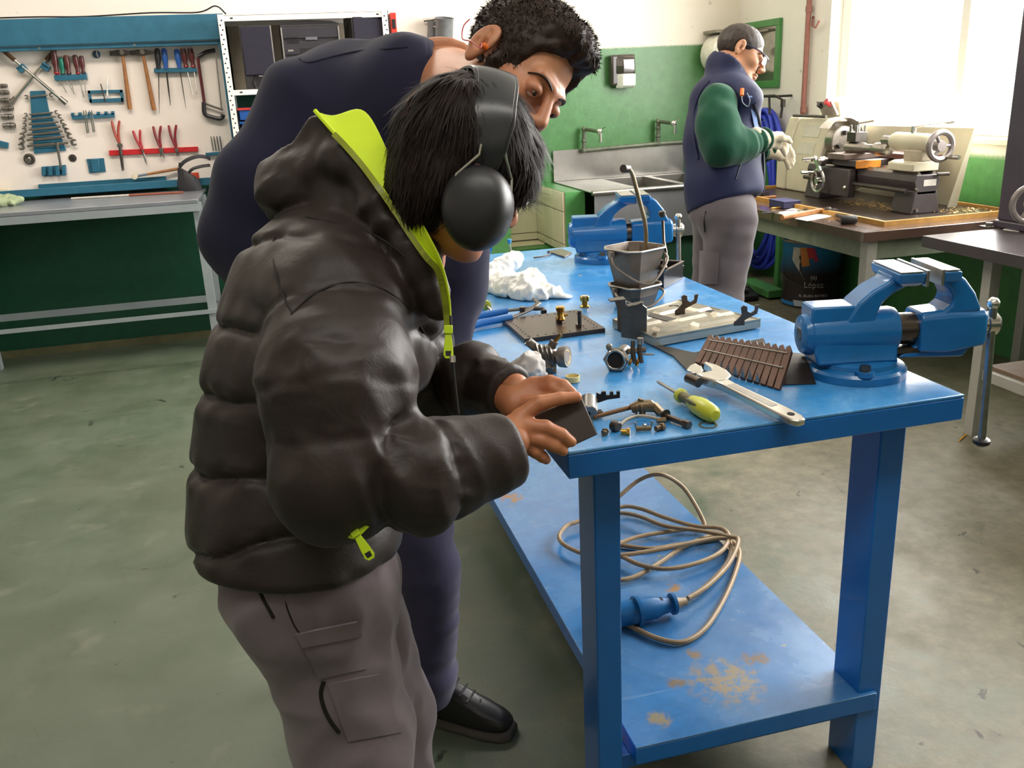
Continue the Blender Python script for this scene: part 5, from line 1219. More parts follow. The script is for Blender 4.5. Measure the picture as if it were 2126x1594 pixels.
for i, (u, v) in enumerate(((1306, 757), (1321, 759))):
    q = pb(u, v, .004); j = thing('brass_jet', 'tiny brass jet on the bench, %s of two below the hex ring valve' % ('left', 'right')[i], 'fitting', q, group='tiny brass jets')
    MB().cyl(q, q+rt*.004+UP*.007+fw2*.006, .0042, n=6).build('hex', BRASS, j, smooth=0); MB().cyl(q+rt*.004+UP*.007+fw2*.006, q+rt*.009+UP*.015+fw2*.014, .0028, n=10).build('stem', BRASS, j)
# pressed tray with upright bracket and forks
TRAYM = M('pressed_grey_steel', '#b0aa9b', .34, .75, var=.15, scale=10, bump=.05)
tq = [pb(1360, 722), pb(1579, 682), pb(1412, 640), pb(1272, 682)]      # front, right, back and left corners
trt = thing('pressed_tray', 'pressed grey steel tray with ribs, an upright bracket and two forks', 'tray', (tq[0]+tq[2])/2)
def bl(s_, t_, z): q_ = (tq[0]*(1-s_)+tq[1]*s_)*(1-t_)+(tq[3]*(1-s_)+tq[2]*s_)*t_; return Vector((q_.x, q_.y, H+z))
MB().loft([[bl(0, 0, z), bl(1, 0, z), bl(1, 1, z), bl(0, 1, z)] for z in (.018, .022)]).build('plate', TRAYM, trt, bevel=.0008)
for (s0, t0, s1, t1) in ((0, 0, 1, 0), (1, 0, 1, 1), (1, 1, 0, 1), (0, 1, 0, 0)):
    MB().prism([bl(s0, t0, .003), bl(s1, t1, .003), bl(s1, t1, .024), bl(s0, t0, .024)], (bl(.5, .5, 0)-bl((s0+s1)/2, (t0+t1)/2, 0)).normalized()*.003).build('flange', TRAYM, trt)
for s0, t0, s1, t1 in ((.06, .72, .32, .84), (.1, .5, .3, .6), (.14, .2, .4, .32), (.45, .72, .72, .82), (.44, .4, .74, .5), (.48, .12, .82, .22), (.8, .55, .93, .72), (.04, .04, .26, .12), (.84, .3, .96, .4)):
    MB().loft([[bl(s0-d, t0-d, z), bl(s1+d, t0-d, z), bl(s1+d, t1+d, z), bl(s0-d, t1+d, z)] for z, d in ((.0221, .02), (.029, .0))]).build('pressed_rib', TRAYM, trt)
for s_, t_, r in ((.78, .88, .013), (.9, .5, .012), (.6, .62, .006), (.36, .92, .011), (.9, .12, .008)): MB().cyl(bl(s_, t_, .0221), bl(s_, t_, .0226), r, n=16).build('hole', M('hole_black', '#15110f', .8), trt)
DKSH = M('dark_sheet_steel', '#5b5650', .4, .6, var=.2)
y_ = pb(1318, 705).y
up_pts = [(1290, 700), (1343, 708), (1343, 640), (1335, 634), (1334, 628), (1318, 634), (1300, 637), (1299, 624), (1287, 622)]
MB().prism([py(u, v, y_+(u-1290)*-.0004) for u, v in up_pts], Vector((.003, .006, 0))).build('upright_bracket', DKSH, trt)
for pts in ([(1262, 622), (1294, 617), (1299, 623), (1268, 627)], [(1300, 634), (1334, 626), (1338, 631), (1304, 638)]):
    zt_ = py(pts[2][0], pts[2][1], y_).z
    MB().prism([pz(u, v, zt_) for u, v in pts], (0, 0, .0025)).build('bracket_tab', DKSH, trt)
MB().prism([py(u, v, y_+.02) for u, v in ((1281, 624), (1291, 622), (1291, 690), (1282, 684))], Vector((.002, .004, 0))).build('bracket_leg', DKSH, trt)
MB().prism([pz(u, v, H+.05) for u, v in ((1345, 657), (1385, 668), (1404, 662), (1392, 660), (1350, 650))], (0, 0, .002)).build('bracket_tab', DKSH, trt)
def fork(u, v, sc, lab):
    s_ = sc
    pts = [(-.3, 0), (.3, 0), (.28, .28), (.42, .36), (.7, .5), (.95, .62), (1.05, 1.1), (.95, 1.12), (.82, 1.08), (.8, .8), (.6, .68), (.42, .78), (.4, 1.05), (.2, 1.12), (.06, 1.0), (.12, .6), (-.1, .35), (-.3, .2)]
    o = pz(u, v, H+.0222)
    return MB().prism([o+rt*(p[0]*s_)+UP*(p[1]*s_) for p in pts], fw2*.004).build('fork', M('forged_brown_steel', '#5d5148', .45, .6, var=.2), trt, bevel=.0008)
fork(1412, 652, .042, ''); fork(1535, 676, .042, '')
# dark folded sheets under the tray and the slatted part
DS = M('black_oily_sheet', '#312c29', .3, .4, var=.3, scale=8)
tag(MB().prism([pb(u, v) for u, v in ((1340, 712), (1398, 742), (1445, 790), (1600, 745), (1585, 705), (1440, 735))], (0, 0, .004)).build('folded_sheet', DS), 'dark oily sheet lying flat under the front corner of the pressed tray', 'sheet')
q = [pb(1625, 800), pb(1694, 798), pb(1668, 762), pb(1622, 760)]
fs = thing('bent_plate', 'black bent plate lying between the slatted part and the near vise', 'plate', q[0])
MB().sheet([[q[0], q[1]], [(q[0]+q[3])/2+Vector((0, 0, .022)), (q[1]+q[2])/2+Vector((-.004, 0, .022))], [q[3]+Vector((0, 0, .028)), q[2]+Vector((0, 0, .026))]], .003).build('plate', DS, fs)
MB().prism([q[3]+Vector((0, 0, .028)), q[2]+Vector((0, 0, .026)), q[2]+Vector((0, .004, .004)), q[3]+Vector((0, .004, .004))], (0, .003, 0)).build('back_lip', DS, fs)
# slatted part (rows of brown fins on two rods)
SLAT = M('brown_baked_slat', '#5a3e30', .5, .2, var=.3, scale=30, bump=.15)
t = thing('slatted_element', 'row of brown metal slats on thin rods leaning behind the adjustable wrench', 'element', pb(1530, 790))
A0, A1 = pb(1447, 752, .012), pb(1612, 806, .004)
tp0, tp1 = pz(1478, 694, H+.055), pz(1640, 716, H+.062)
tp0 = A0+(tp0-A0); n_ = 13
slat_dirs = []
for i in range(n_):
    f = i/(n_-1); a = A0+(A1-A0)*f; b = tp0+(tp1-tp0)*f; d = b-a; d1 = d.normalized(); ax = (A1-A0).normalized(); nn = ax.cross(d1).normalized()
    w_ = .0072
    pts = [a-ax*w_*.9, a+ax*w_*.9, a+d*.5+ax*w_*1.05, b-d*.1+ax*w_, b+ax*w_*.1, b-d*.06-ax*w_, a+d*.5-ax*w_*1.05]
    MB().prism(pts, nn*-.009).build('slat', SLAT, t, bevel=.0008)
for f in (.46, .8):
    MB().cyl(A0+(tp0-A0)*f+Vector((0, 0, -.001)), A1+(tp1-A1)*f, .0022, n=8).build('rod', STEEL, t)
for i in range(6):
    f = .3+i*.09; a = A0+(A1-A0)*f; MB().prism([a, a+(A1-A0)*.05, a+(A1-A0)*.025+Vector((0, 0, .02))], Vector((.001, .003, 0))).build('clip', STEEL, t)
# adjustable wrench
WC = M('satin_chrome', '#d9d5cd', .24, .9, var=.06, scale=20)
wa, wb_ = pb(1478, 786, .03), pb(1652, 872, .012)
x = (wb_-wa); Lw = x.length; x.normalize(); yv = UP.cross(x).normalized(); zv = x.cross(yv)
wm = axes(x, yv, zv, wa)
aw = thing('adjustable_wrench', 'large chrome adjustable wrench lying near the front edge of the bench', 'wrench', wm)
W_ = lambda: MB(wm)
hd = [(.03, .013), (.02, .03), (-.005, .04), (-.035, .042), (-.062, .034), (-.056, .028), (-.032, .024), (-.018, .014), (-.018, -.004), (-.024, -.012), (-.024, -.02), (0, -.024), (.03, -.013)]
W_().prism([(p[0], p[1], -.009) for p in hd], (0, 0, .018)).build('head', WC, aw, bevel=.0035)
W_().prism([(p[0], p[1], -.007) for p in ((-.066, .015), (-.046, .013), (-.028, .003), (-.0245, -.008), (-.028, -.024), (-.048, -.022), (-.062, -.002))], (0, 0, .014)).build('moving_jaw', WC, aw, bevel=.002)
W_().cyl((-.026, -.036, .0), (.004, -.034, .0), .0095, n=16).build('knurled_worm', OILY, aw)
W_().loft([[(.02, -.014, -.0075), (.02, .014, -.0075), (.02, .014, .0075), (.02, -.014, .0075)], [(.05, -.0125, -.007), (.05, .0125, -.007), (.05, .0125, .007), (.05, -.0125, .007)], [(Lw-.03, -.0165, -.007), (Lw-.03, .0165, -.007), (Lw-.03, .0165, .007), (Lw-.03, -.0165, .007)], [(Lw, -.015, -.0065), (Lw, .015, -.0065), (Lw, .015, .0065), (Lw, -.015, .0065)], [(Lw+.014, -.008, -.006), (Lw+.014, .008, -.006), (Lw+.014, .008, .006), (Lw+.014, -.008, .006)]]).build('handle', WC, aw, bevel=.003)
W_().bx((.05, -.0075, .0071), (Lw-.05, .0075, .0074)).build('recess', M('recessed_chrome', '#9d978f', .4, .8), aw)
W_().cyl((Lw-.012, 0, .0066), (Lw-.012, 0, .0072), .0065, n=16).build('hang_hole', M('hole_black', '#15110f', .8), aw)
# screwdriver yellow-green
YG = M('yellow_green_plastic', '#b9be3a', .35, var=.1); OLV = M('olive_rubber', '#5e5a34', .55)
def shop_driver(tip, mid, end, label, r=.0165):
    A, Bm, E_ = tip, mid, end; ax = (E_-Bm).normalized()
    t = thing('screwdriver', label, 'screwdriver', E_, group='yellow-green screwdrivers')
    L = (E_-Bm).length
    MB().tube([A, A+(Bm-A)*.12, Bm], [.0022, .0036, .0034], 10).build('blade', STEEL, t)
    MB().lathe(Bm-ax*.004, ax, [(0, .008), (.002, .0125), (.009, .013), (.012, .0095)], 18).build('collar', YG, t)
    MB().lathe(Bm+ax*.008, ax, [(0, .0095), (L*.2, .0095), (L*.3, .0125), (L*.32, .0128)], 18).build('neck', OLV, t)
    MB().lathe(Bm+ax*(.008+L*.3), ax, [(0, .0125), (L*.2, r), (L*.45, r*1.02), (L*.6, r*.9), (L*.68, r*.55), (L*.69, .003)], 20).build('handle', YG, t)
    for a in (.5, 2.6, 4.7):
        u_, v_ = frame(ax); d = u_*math.cos(a)+v_*math.sin(a)
        MB().tube([Bm+ax*L*.36+d*.0125, Bm+ax*L*.55+d*.016, Bm+ax*L*.7+d*.0155], [.003, .0042, .002], 8).build('grip_inlay', OLV, t)
    return t
shop_driver(pb(1365, 792, .012), pb(1412, 820, .0165), pb(1482, 861, .017), 'yellow-green screwdriver lying beside the adjustable wrench')
shop_driver(pb(1022, 646, .01), pb(1010, 634, .0165), pb(984, 606, .017), 'yellow-green screwdriver at the left edge behind the blue pliers', .0165)
# blue pump pliers
PB = M('blue_dipped_grip', '#1b68b5', .3, var=.08)
ppl = thing('pump_pliers', 'large pump pliers with blue grips lying at the left of the drilled plate', 'pliers', pb(1060, 650))
c = pb(1085, 648, .014)
MB().tube([pb(940, 668, .012), pb(1000, 655, .014), pb(1052, 645, .014)], [.0085, .0095, .0085], 10).build('grip', PB, ppl)
MB().tube([pb(930, 690, .012), pb(1000, 670, .014), pb(1062, 659, .014)], [.0085, .0095, .0085], 10).build('grip', PB, ppl)
MB().tube([pb(1052, 645, .014), pb(1085, 641, .015), pb(1112, 640, .015), pb(1130, 641, .015)], [.0055, .0065, .009, .006], 8, flat=.7).build('lever', DKSTEEL, ppl)
MB().tube([pb(1062, 659, .012), pb(1085, 650, .013), pb(1105, 640, .016), pb(1118, 630, .02), pb(1108, 620, .022)], [.005, .006, .0075, .0075, .005], 8, flat=.7).build('lever', DKSTEEL, ppl)
MB().cyl(c, c+UP*.014, .008, n=12).build('pivot', OILY, ppl)
MB().box(pb(1129, 648, .008), (.014, .012, .014)).build('jaw_tip', BLKP, ppl, bevel=.002)
# translucent ring cap
c = pb(1189, 792)
cap = thing('ring_cap', 'small yellowish translucent plastic ring cap on the bench', 'cap', c)
MB().lathe(c, (0, 0, 1), [(0.0006, .012), (.001, .0145), (.012, .0145), (.0125, .013), (.004, .0125), (.003, .003)], 28).build('ring', M('yellowed_plastic', '#d8cb92', .35, var=.1), cap)
MB().bx(c+Vector((-.01, -.001, .0035)), c+Vector((.01, .0, .0045))).build('mark', OILY, cap)
# lock barrel with toothed bar
c = pb(1222, 842, .02)
lk = thing('lock_barrel', 'grey cylinder with a toothed bar beside the hand-held block', 'cylinder', pb(1225, 850))
d = (-fw2*.9-rt*.1-UP*.25).normalized()
MB().lathe(c-d*.018, d, [(0, .0145), (.002, .016), (.04, .016), (.042, .0145)], 24).build('barrel', M('grey_anodised', '#8a8784', .32, .6), lk)
MB().lathe(c+d*.0242, d, [(0, .004), (.0004, .004)], 14).build('bore', M('hole_black', '#15110f', .8), lk)
MB().box(rel(c, .016, -.012, -.008), (.016, .012, .01)).build('ear', DKSTEEL, lk, bevel=.002)
q = rel(c, .016, .006, .016)
MB().prism([rel(q, a, b, 0) for a, b in ((0, -.008), (.02, -.002), (.042, .0), (.042, .012), (.036, .012), (.036, .006), (.03, .006), (.03, .012), (.024, .012), (.024, .006), (.017, .006), (.017, .013), (.01, .013), (.008, .008), (0, .012))], fw2*.006).build('toothed_bar', BLKP, lk)
# valve with long stem
c = pb(1340, 846, .012)
gv = thing('gas_tap', 'small bronze gas tap with a long thin stem near the bench corner', 'tap', c)
BRN = M('brown_bronze', '#77664f', .4, .7, var=.25, scale=40)
MB().cyl(pb(1232, 866, .006), pb(1312, 845, .012), .0042, n=10).build('stem', M('copper_brown_stem', '#7a5a40', .4, .5), gv)
MB().tube([rel(c, -.026, .0, 0), rel(c, -.012, .004, 0), rel(c, .008, .003, 0), rel(c, .018, -.002, 0)], [.008, .0105, .0115, .008], 12).build('body', BRN, gv)
for a, b in ((-.022, .0095), (-.018, .012), (-.009, .0125)): MB().lathe(rel(c, a, .0005, 0), rt, [(0, b), (.0025, b)], 16).build('collar', BRN, gv)
MB().cyl(rel(c, .014, .004, 0), rel(c, .026, -.008, -.01), .008, n=6).build('hex_end', BRN, gv, smooth=0)
MB().cyl(rel(c, -.004, -.004, 0), rel(c, -.006, -.0115, -.002), .006, .0065, n=10).build('foot', BRN, gv)
MB().cyl(rel(c, -.01, .01, 0), rel(c, -.008, .017, 0), .005, n=8).build('top_nut', BRN, gv, smooth=0)
tn = thing('bent_tube', 'thin bent steel tube with a dark nut on its left end', 'tube', pb(1320, 872))
MB().tube(spline([pb(1285, 884, .008), pb(1300, 872, .011), pb(1325, 864, .011), pb(1350, 866, .009), pb(1366, 870, .007)], 5), .0034, 8).build('tube', STEEL, tn)
q = pb(1280, 884, .009); MB().lathe(q-rt*.007+fw2*.006, rt*.6-fw2*.7, [(0, .007), (.002, .0095), (.014, .0095), (.016, .007)], 12).build('nut', DKSTEEL, tn)
q = pb(1368, 872, .006); MB().cyl(q-rt*.004, q+rt*.012, .005, n=6).build('ferrule', BRN, tn, smooth=0)
lbn = thing('stud', 'long dark stud with flanged head lying near the washer', 'bolt', pb(1400, 872))
a, b = pb(1383, 864, .008), pb(1424, 880, .007)
MB().cyl(a, b, .0052, n=12).build('shank', OILY, lbn); d = (b-a).normalized(); MB().lathe(a-d*.004, d, [(0, .011), (.003, .012), (.004, .006)], 16).build('flange', OILY, lbn); MB().cyl(b-d*.004, b+d*.008, .0075, n=6).build('hex_end', OILY, lbn, smooth=0)
def fitting(u, v, ang, mat, label, L=.012, r=.0048):
    q = pb(u, v, r+.0006); d = Vector((math.cos(R(ang)), math.sin(R(ang)), 0)); t = thing('fitting', label, 'fitting', q, group='small fittings in front of the gas tap')
    MB().cyl(q-d*L*.5, q+d*L*.3, r, n=12).build('body', mat, t); MB().cyl(q+d*L*.31, q+d*L*.75, r*1.45, n=6).build('hex', mat, t, smooth=0)
    return t
fitting(1255, 898, 60, BRN, 'smallest bronze fitting, leftmost of the row near the bench corner', .009, .0045)
fitting(1297, 896, -30, BRASS, 'bright brass fitting, second in the row of small fittings', .012)
t = fitting(1368, 888, 20, BRN, 'pair-ended bronze fitting, rightmost of the row of small fittings', .014)
q = pb(1376, 886, .006); MB().torus(q, rt, .005, .0022, 16, 6).build('ring', BRN, t)
q = pb(1336, 889, .005); t = thing('spring_clip', 'small bracket clip with two upright pins in the fittings row', 'clip', q)
MB().cyl(q-rt*.013, q+rt*.013, .0042, n=10).build('bar', BRN, t)
for s in (-1, 1): MB().cyl(q+rt*.0125*s, q+rt*.0145*s+UP*.012, .0016, n=6).build('pin', STEEL, t)
MB().ell(q+rt*.002+UP*.005, .0035, n=8, k=6).build('ball', CHROME, t)
q = pb(1470, 883); tag(MB().ring(q, (0, 0, 1), .0165, .0125, .0014, 32).build('washer', STEEL), 'thin flat steel washer lying near the front edge of the bench', 'washer')
# tiny yellow stub on the floor by the vise handle
a, b = pz(1992, 914, .004), pz(2006, 902, .004)
tag(MB().cyl(a, b, .003, n=8).build('yellow_stub', M('yellow_stick', '#e6a81f', .4)), 'tiny yellow stub lying on the floor below the vise handle', 'stub')

# ------------------------------------------------------------------ cable on the lower shelf
CABLE = M('tan_rubber_cable', '#a28a6a', .5, var=.12, scale=40, bump=.1)
cb = thing('extension_cable', 'coiled tan rubber cable with blue plug on the lower shelf of the bench', 'cable', (.85, 1.95, ZS))
def cpt(p, dz): return pz(980+p[0]/2.297, 900+p[1]/2.297, ZS+dz)
loops = [([(1000, 805), (1100, 740), (1200, 640), (1235, 560), (1215, 500), (1130, 490), (1000, 545), (880, 625), (780, 680), (700, 698), (600, 680)], .012, 0),
         ([(560, 575), (510, 565), (440, 530), (415, 490), (450, 440), (510, 418), (700, 352), (800, 357), (920, 400), (1060, 440), (1180, 450), (1225, 490), (1190, 560), (1080, 615), (930, 645), (800, 625), (700, 580), (600, 560)], .022, 0),
         ([(600, 400), (700, 378), (800, 395), (920, 440), (1100, 465), (1220, 490), (1270, 510), (1225, 620), (1130, 720), (1030, 785)], .03, 0),
         ([(640, 560), (700, 525), (800, 490), (950, 465), (1060, 452), (1110, 445), (1070, 350), (1000, 250), (900, 195), (800, 220), (700, 300), (620, 360)], .016, .1),
         ([(640, 520), (700, 530), (850, 548), (980, 530), (1120, 510), (1210, 500), (1275, 560), (1250, 680), (1180, 830), (1100, 940), (1000, 995), (880, 975), (760, 920), (700, 885), (650, 870)], .008, 0),
         ([(600, 575), (700, 580), (850, 560), (1000, 530), (1150, 500), (1230, 500)], .026, 0)]
for pts, dz, arch in loops:
    n_ = len(pts); P_ = []
    for i, p in enumerate(pts):
        e = max(0, 1-abs(i-8)/3)*arch if arch else 0
        P_.append(cpt(p, dz+e))
    MB().tube(spline(P_, 6), .0062, 8).build('cable_loop', CABLE, cb)
PLUG = M('blue_plug_plastic', '#1566a0', .35, var=.08)
a, b = cpt((690, 865), .034), cpt((975, 808), .032); d = (b-a).normalized(); Lp = (b-a).length
MB().lathe(a, d, [(0, .026), (.002, .03), (Lp*.3, .03), (Lp*.305, .036), (Lp*.36, .036), (Lp*.365, .028), (Lp*.62, .027), (Lp*.75, .02), (Lp*.92, .018)], 24).build('plug_body', PLUG, cb)
MB().lathe(a+d*Lp*.9, d, [(0, .018), (.002, .026), (.01, .026), (.012, .018)], 22).build('gland', PLUG, cb)
MB().lathe(a+d*Lp*.97, d, [(0, .016), (.012, .012), (.03, .009)], 14).build('strain_relief', CABLE, cb)
MB().box(a+d*Lp*.7+UP*.019, (.02, .012, .006)).build('clamp_window', BLKP, cb, bevel=.002)
# =================================================================== PEOPLE
# bodies and clothes are blended distance fields (tapered limbs, ellipsoids, folds) meshed into one continuous skin
def A3(p): return np.array(p, dtype=np.float32)
def cone(p, a, b, ra, rb):
    a, b = A3(a), A3(b); ab = b-a; t = np.clip(((p-a) @ ab)/max(1e-9, ab @ ab), 0, 1)
    return np.linalg.norm(p-a-t[:, None]*ab, axis=1)-(ra+(rb-ra)*t)
def conet(p, a, b):
    a, b = A3(a), A3(b); ab = b-a; return ((p-a) @ ab)/(ab @ ab)
def ellp(p, c, r, m=None):
    q = p-A3(c)
    if m is not None: q = q @ A3(m)           # columns of m are the ellipsoid axes
    r = A3(r); k0 = np.linalg.norm(q/r, axis=1); k1 = np.linalg.norm(q/(r*r), axis=1)
    return k0*(k0-1)/np.maximum(k1, 1e-6)
def smin(a, b, k):
    h = np.clip(.5+.5*(b-a)/k, 0, 1); return b+(a-b)*h-k*h*(1-h)
def smax(a, b, k): return -smin(-a, -b, k)
def chain(p, pts, rs, k=.02):
    d = None
    for i in range(len(pts)-1):
        e = cone(p, pts[i], pts[i+1], rs[i], rs[i+1]); d = e if d is None else smin(d, e, k)
    return d
class Noise:
    def __init__(s, seed, n=14):
        g = np.random.default_rng(seed); s.d = g.normal(size=(n, 3)); s.d /= np.linalg.norm(s.d, axis=1)[:, None]
        s.f = g.uniform(.6, 1.7, n); s.ph = g.uniform(0, 6.28, n)
    def __call__(s, p, freq): return np.sin((p @ (s.d*s.f[:, None]*freq*6.28).T.astype(np.float32))+s.ph).mean(1)*2.2
NZ = [Noise(i) for i in range(8)]
def sdf_mesh(fn, lo, hi, h, B=8, slack=1.35):
    lo = np.array(lo, float); n = np.ceil((np.array(hi)-lo)/h/B).astype(int)*B
    nb = n//B
    g = np.stack(np.meshgrid(*[np.arange(k) for k in nb], indexing='ij'), -1).reshape(-1, 3)
    cen = (lo+(g*B+(B-1)/2)*h).astype(np.float32)
    dc = np.concatenate([fn(c) for c in np.array_split(cen, max(1, len(cen)//60000))])
    act = np.abs(dc) < (B/2+.5)*h*1.7321*slack+.004
    Vv = np.repeat(np.repeat(np.repeat(np.where(dc > 0, 1, -1).reshape(nb).astype(np.float32), B, 0), B, 1), B, 2)
    ga = g[act]; off = np.stack(np.meshgrid(*[np.arange(B)]*3, indexing='ij'), -1).reshape(-1, 3)
    ijk = (ga[:, None, :]*B+off[None]).reshape(-1, 3)
    pts = (lo+ijk*h).astype(np.float32)
    vals = np.concatenate([fn(c) for c in np.array_split(pts, max(1, len(pts)//60000))])
    Vv[ijk[:, 0], ijk[:, 1], ijk[:, 2]] = vals
    sg = Vv < 0
    # surface nets
    c = np.zeros(n-1, np.uint8)
    for i in (0, 1):
        for j in (0, 1):
            for k in (0, 1): c += sg[i:n[0]-1+i, j:n[1]-1+j, k:n[2]-1+k]
    cells = np.argwhere((c > 0) & (c < 8))
    idx = -np.ones(n-1, np.int64); idx[tuple(cells.T)] = np.arange(len(cells))
    acc = np.zeros((len(cells), 3)); cnt = np.zeros(len(cells))
    cor = [(i, j, k) for i in (0, 1) for j in (0, 1) for k in (0, 1)]
    for a in cor:
        for ax in range(3):
            if a[ax]: continue
            b = list(a); b[ax] = 1
            ca = cells+np.array(a); cb_ = cells+np.array(b)
            va = Vv[tuple(ca.T)]; vb = Vv[tuple(cb_.T)]; m = (va < 0) != (vb < 0)
            t = np.clip(np.where(m, va/np.where(m, va-vb, 1), 0), 0, 1)
            q = np.tile(np.array(a, float), (len(cells), 1)); q[:, ax] = t
            acc[m] += q[m]; cnt[m] += 1
    verts = lo+(cells+acc/np.maximum(cnt, 1)[:, None])*h
    quads = []
    for ax in range(3):
        s0 = [slice(1, n[k]-1) for k in range(3)]; s0[ax] = slice(0, n[ax]-1); s1 = list(s0); s1[ax] = slice(1, n[ax])
        e = np.argwhere(sg[tuple(s0)] != sg[tuple(s1)])
        if not len(e): continue
        base = e+np.array([s.start for s in s0]); u, v = (ax+1) % 3, (ax+2) % 3
        def at(du, dv): q = base.copy(); q[:, u] -= du; q[:, v] -= dv; return idx[tuple(q.T)]
        Q = np.stack([at(1, 1), at(0, 1), at(0, 0), at(1, 0)], 1)
        flip = ~sg[tuple(base.T)]; Q[flip] = Q[flip][:, ::-1]; quads.append(Q)
    Q = np.concatenate(quads); Q = Q[(Q >= 0).all(1)]
    used = np.zeros(len(verts), bool); used[Q] = True; rm = np.cumsum(used)-1
    return verts[used], rm[Q]
def skin(name, fn, lo, hi, h, mat, parent, smooth=180, relax=1, extra=None, label=None, slack=1.35):
    v, q = sdf_mesh(fn, lo, hi, h, slack=slack)
    parts = [(v, q)]
    if extra: parts += [sdf_mesh(*e) for e in extra]
    vs, qs, o = [], [], 0
    for a, b in parts: vs.append(a); qs.append(b+o); o += len(a)
    v = np.concatenate(vs); q = np.concatenate(qs)
    for _ in range(relax):                      # light Laplacian relaxation
        s = np.zeros_like(v); n = np.zeros(len(v))
        for i in range(4):
            a, b = q[:, i], q[:, (i+1) % 4]
            np.add.at(s, a, v[b]); np.add.at(n, a, 1)
        v = v*.4+(s/np.maximum(n, 1)[:, None])*.6
    me = bpy.data.meshes.new(name)
    if parent is not None:
        M_ = np.array(WM[parent.name].inverted()); v = v @ M_[:3, :3].T+M_[:3, 3]; off = None
    else: off = Vector((v[:, 0].mean(), v[:, 1].mean(), v[:, 2].min())); v = v-np.array(off)
    me.vertices.add(len(v)); me.vertices.foreach_set('co', v.astype(np.float32).ravel())
    me.loops.add(q.size); me.loops.foreach_set('vertex_index', q.ravel().astype(np.int32))
    me.polygons.add(len(q)); me.polygons.foreach_set('loop_start', np.arange(0, q.size, 4, dtype=np.int32))
    me.polygons.foreach_set('loop_total', np.full(len(q), 4, np.int32))
    me.update(calc_edges=True); me.validate()
    o = bpy.data.objects.new(name, me); COL.objects.link(o); me.materials.append(mat)
    me.polygons.foreach_set('use_smooth', [True]*len(me.polygons))
    if parent is not None: o.parent = parent; WM[o.name] = WM[parent.name]
    else: o.location = off; WM[o.name] = Matrix.Translation(off)
    if label: o['label'] = label
    return o

def cloth(name, hexc, rough=.85, weave=900, var=.1, sheen=.25, spec=.25, fold=0.0):
    if name in _M: return _M[name]
    k = NT(name); c = lin(hexc)
    n = k.noise(7, 5, .6)
    k.col(k.ramp(n, .3, .7, tuple(x*(1-var) for x in c[:3])+(1,), tuple(min(1, x*(1+var)) for x in c[:3])+(1,)))
    k.rough(rough); k.b.inputs['Sheen Weight'].default_value = sheen; k.b.inputs['Specular IOR Level'].default_value = spec
    h = k.noise(weave, 2)
    if fold: h = k.math('ADD', k.math('MULTIPLY', h, .12), k.math('MULTIPLY', k.noise(28, 4, .55, None, .6), fold))
    k.bump(h, .25, .003); _M[name] = k.m; return k.m
def skin_mat(name, hexc, red):
    k = NT(name); n = k.noise(22, 4); c = k.mix(k.ramp(n, .3, .75), lin(hexc), lin(red))
    k.col(c); k.rough(.48); k.b.inputs['Subsurface Weight'].default_value = .12
    k.b.inputs['Subsurface Radius'].default_value = (.012, .005, .003); k.b.inputs['Subsurface Scale'].default_value = .6
    k.bump(k.noise(420, 3), .12, .001); return k.m
SKIN1 = skin_mat('skin_man', '#c48a66', '#b8775a'); SKIN2 = skin_mat('skin_boy', '#b97a54', '#a9694a'); SKIN3 = skin_mat('skin_man_window', '#c9946e', '#bb8262')
HAIR = M('dark_brown_hair', '#33261f', .55, var=.3, scale=60, spec=.25); HAIRB = M('black_brown_hair', '#211815', .6, var=.35, scale=50, spec=.18)
EYEW = M('eye_white', '#e8e2da', .2, var=.02); IRIS = M('brown_iris', '#2c1a10', .15)

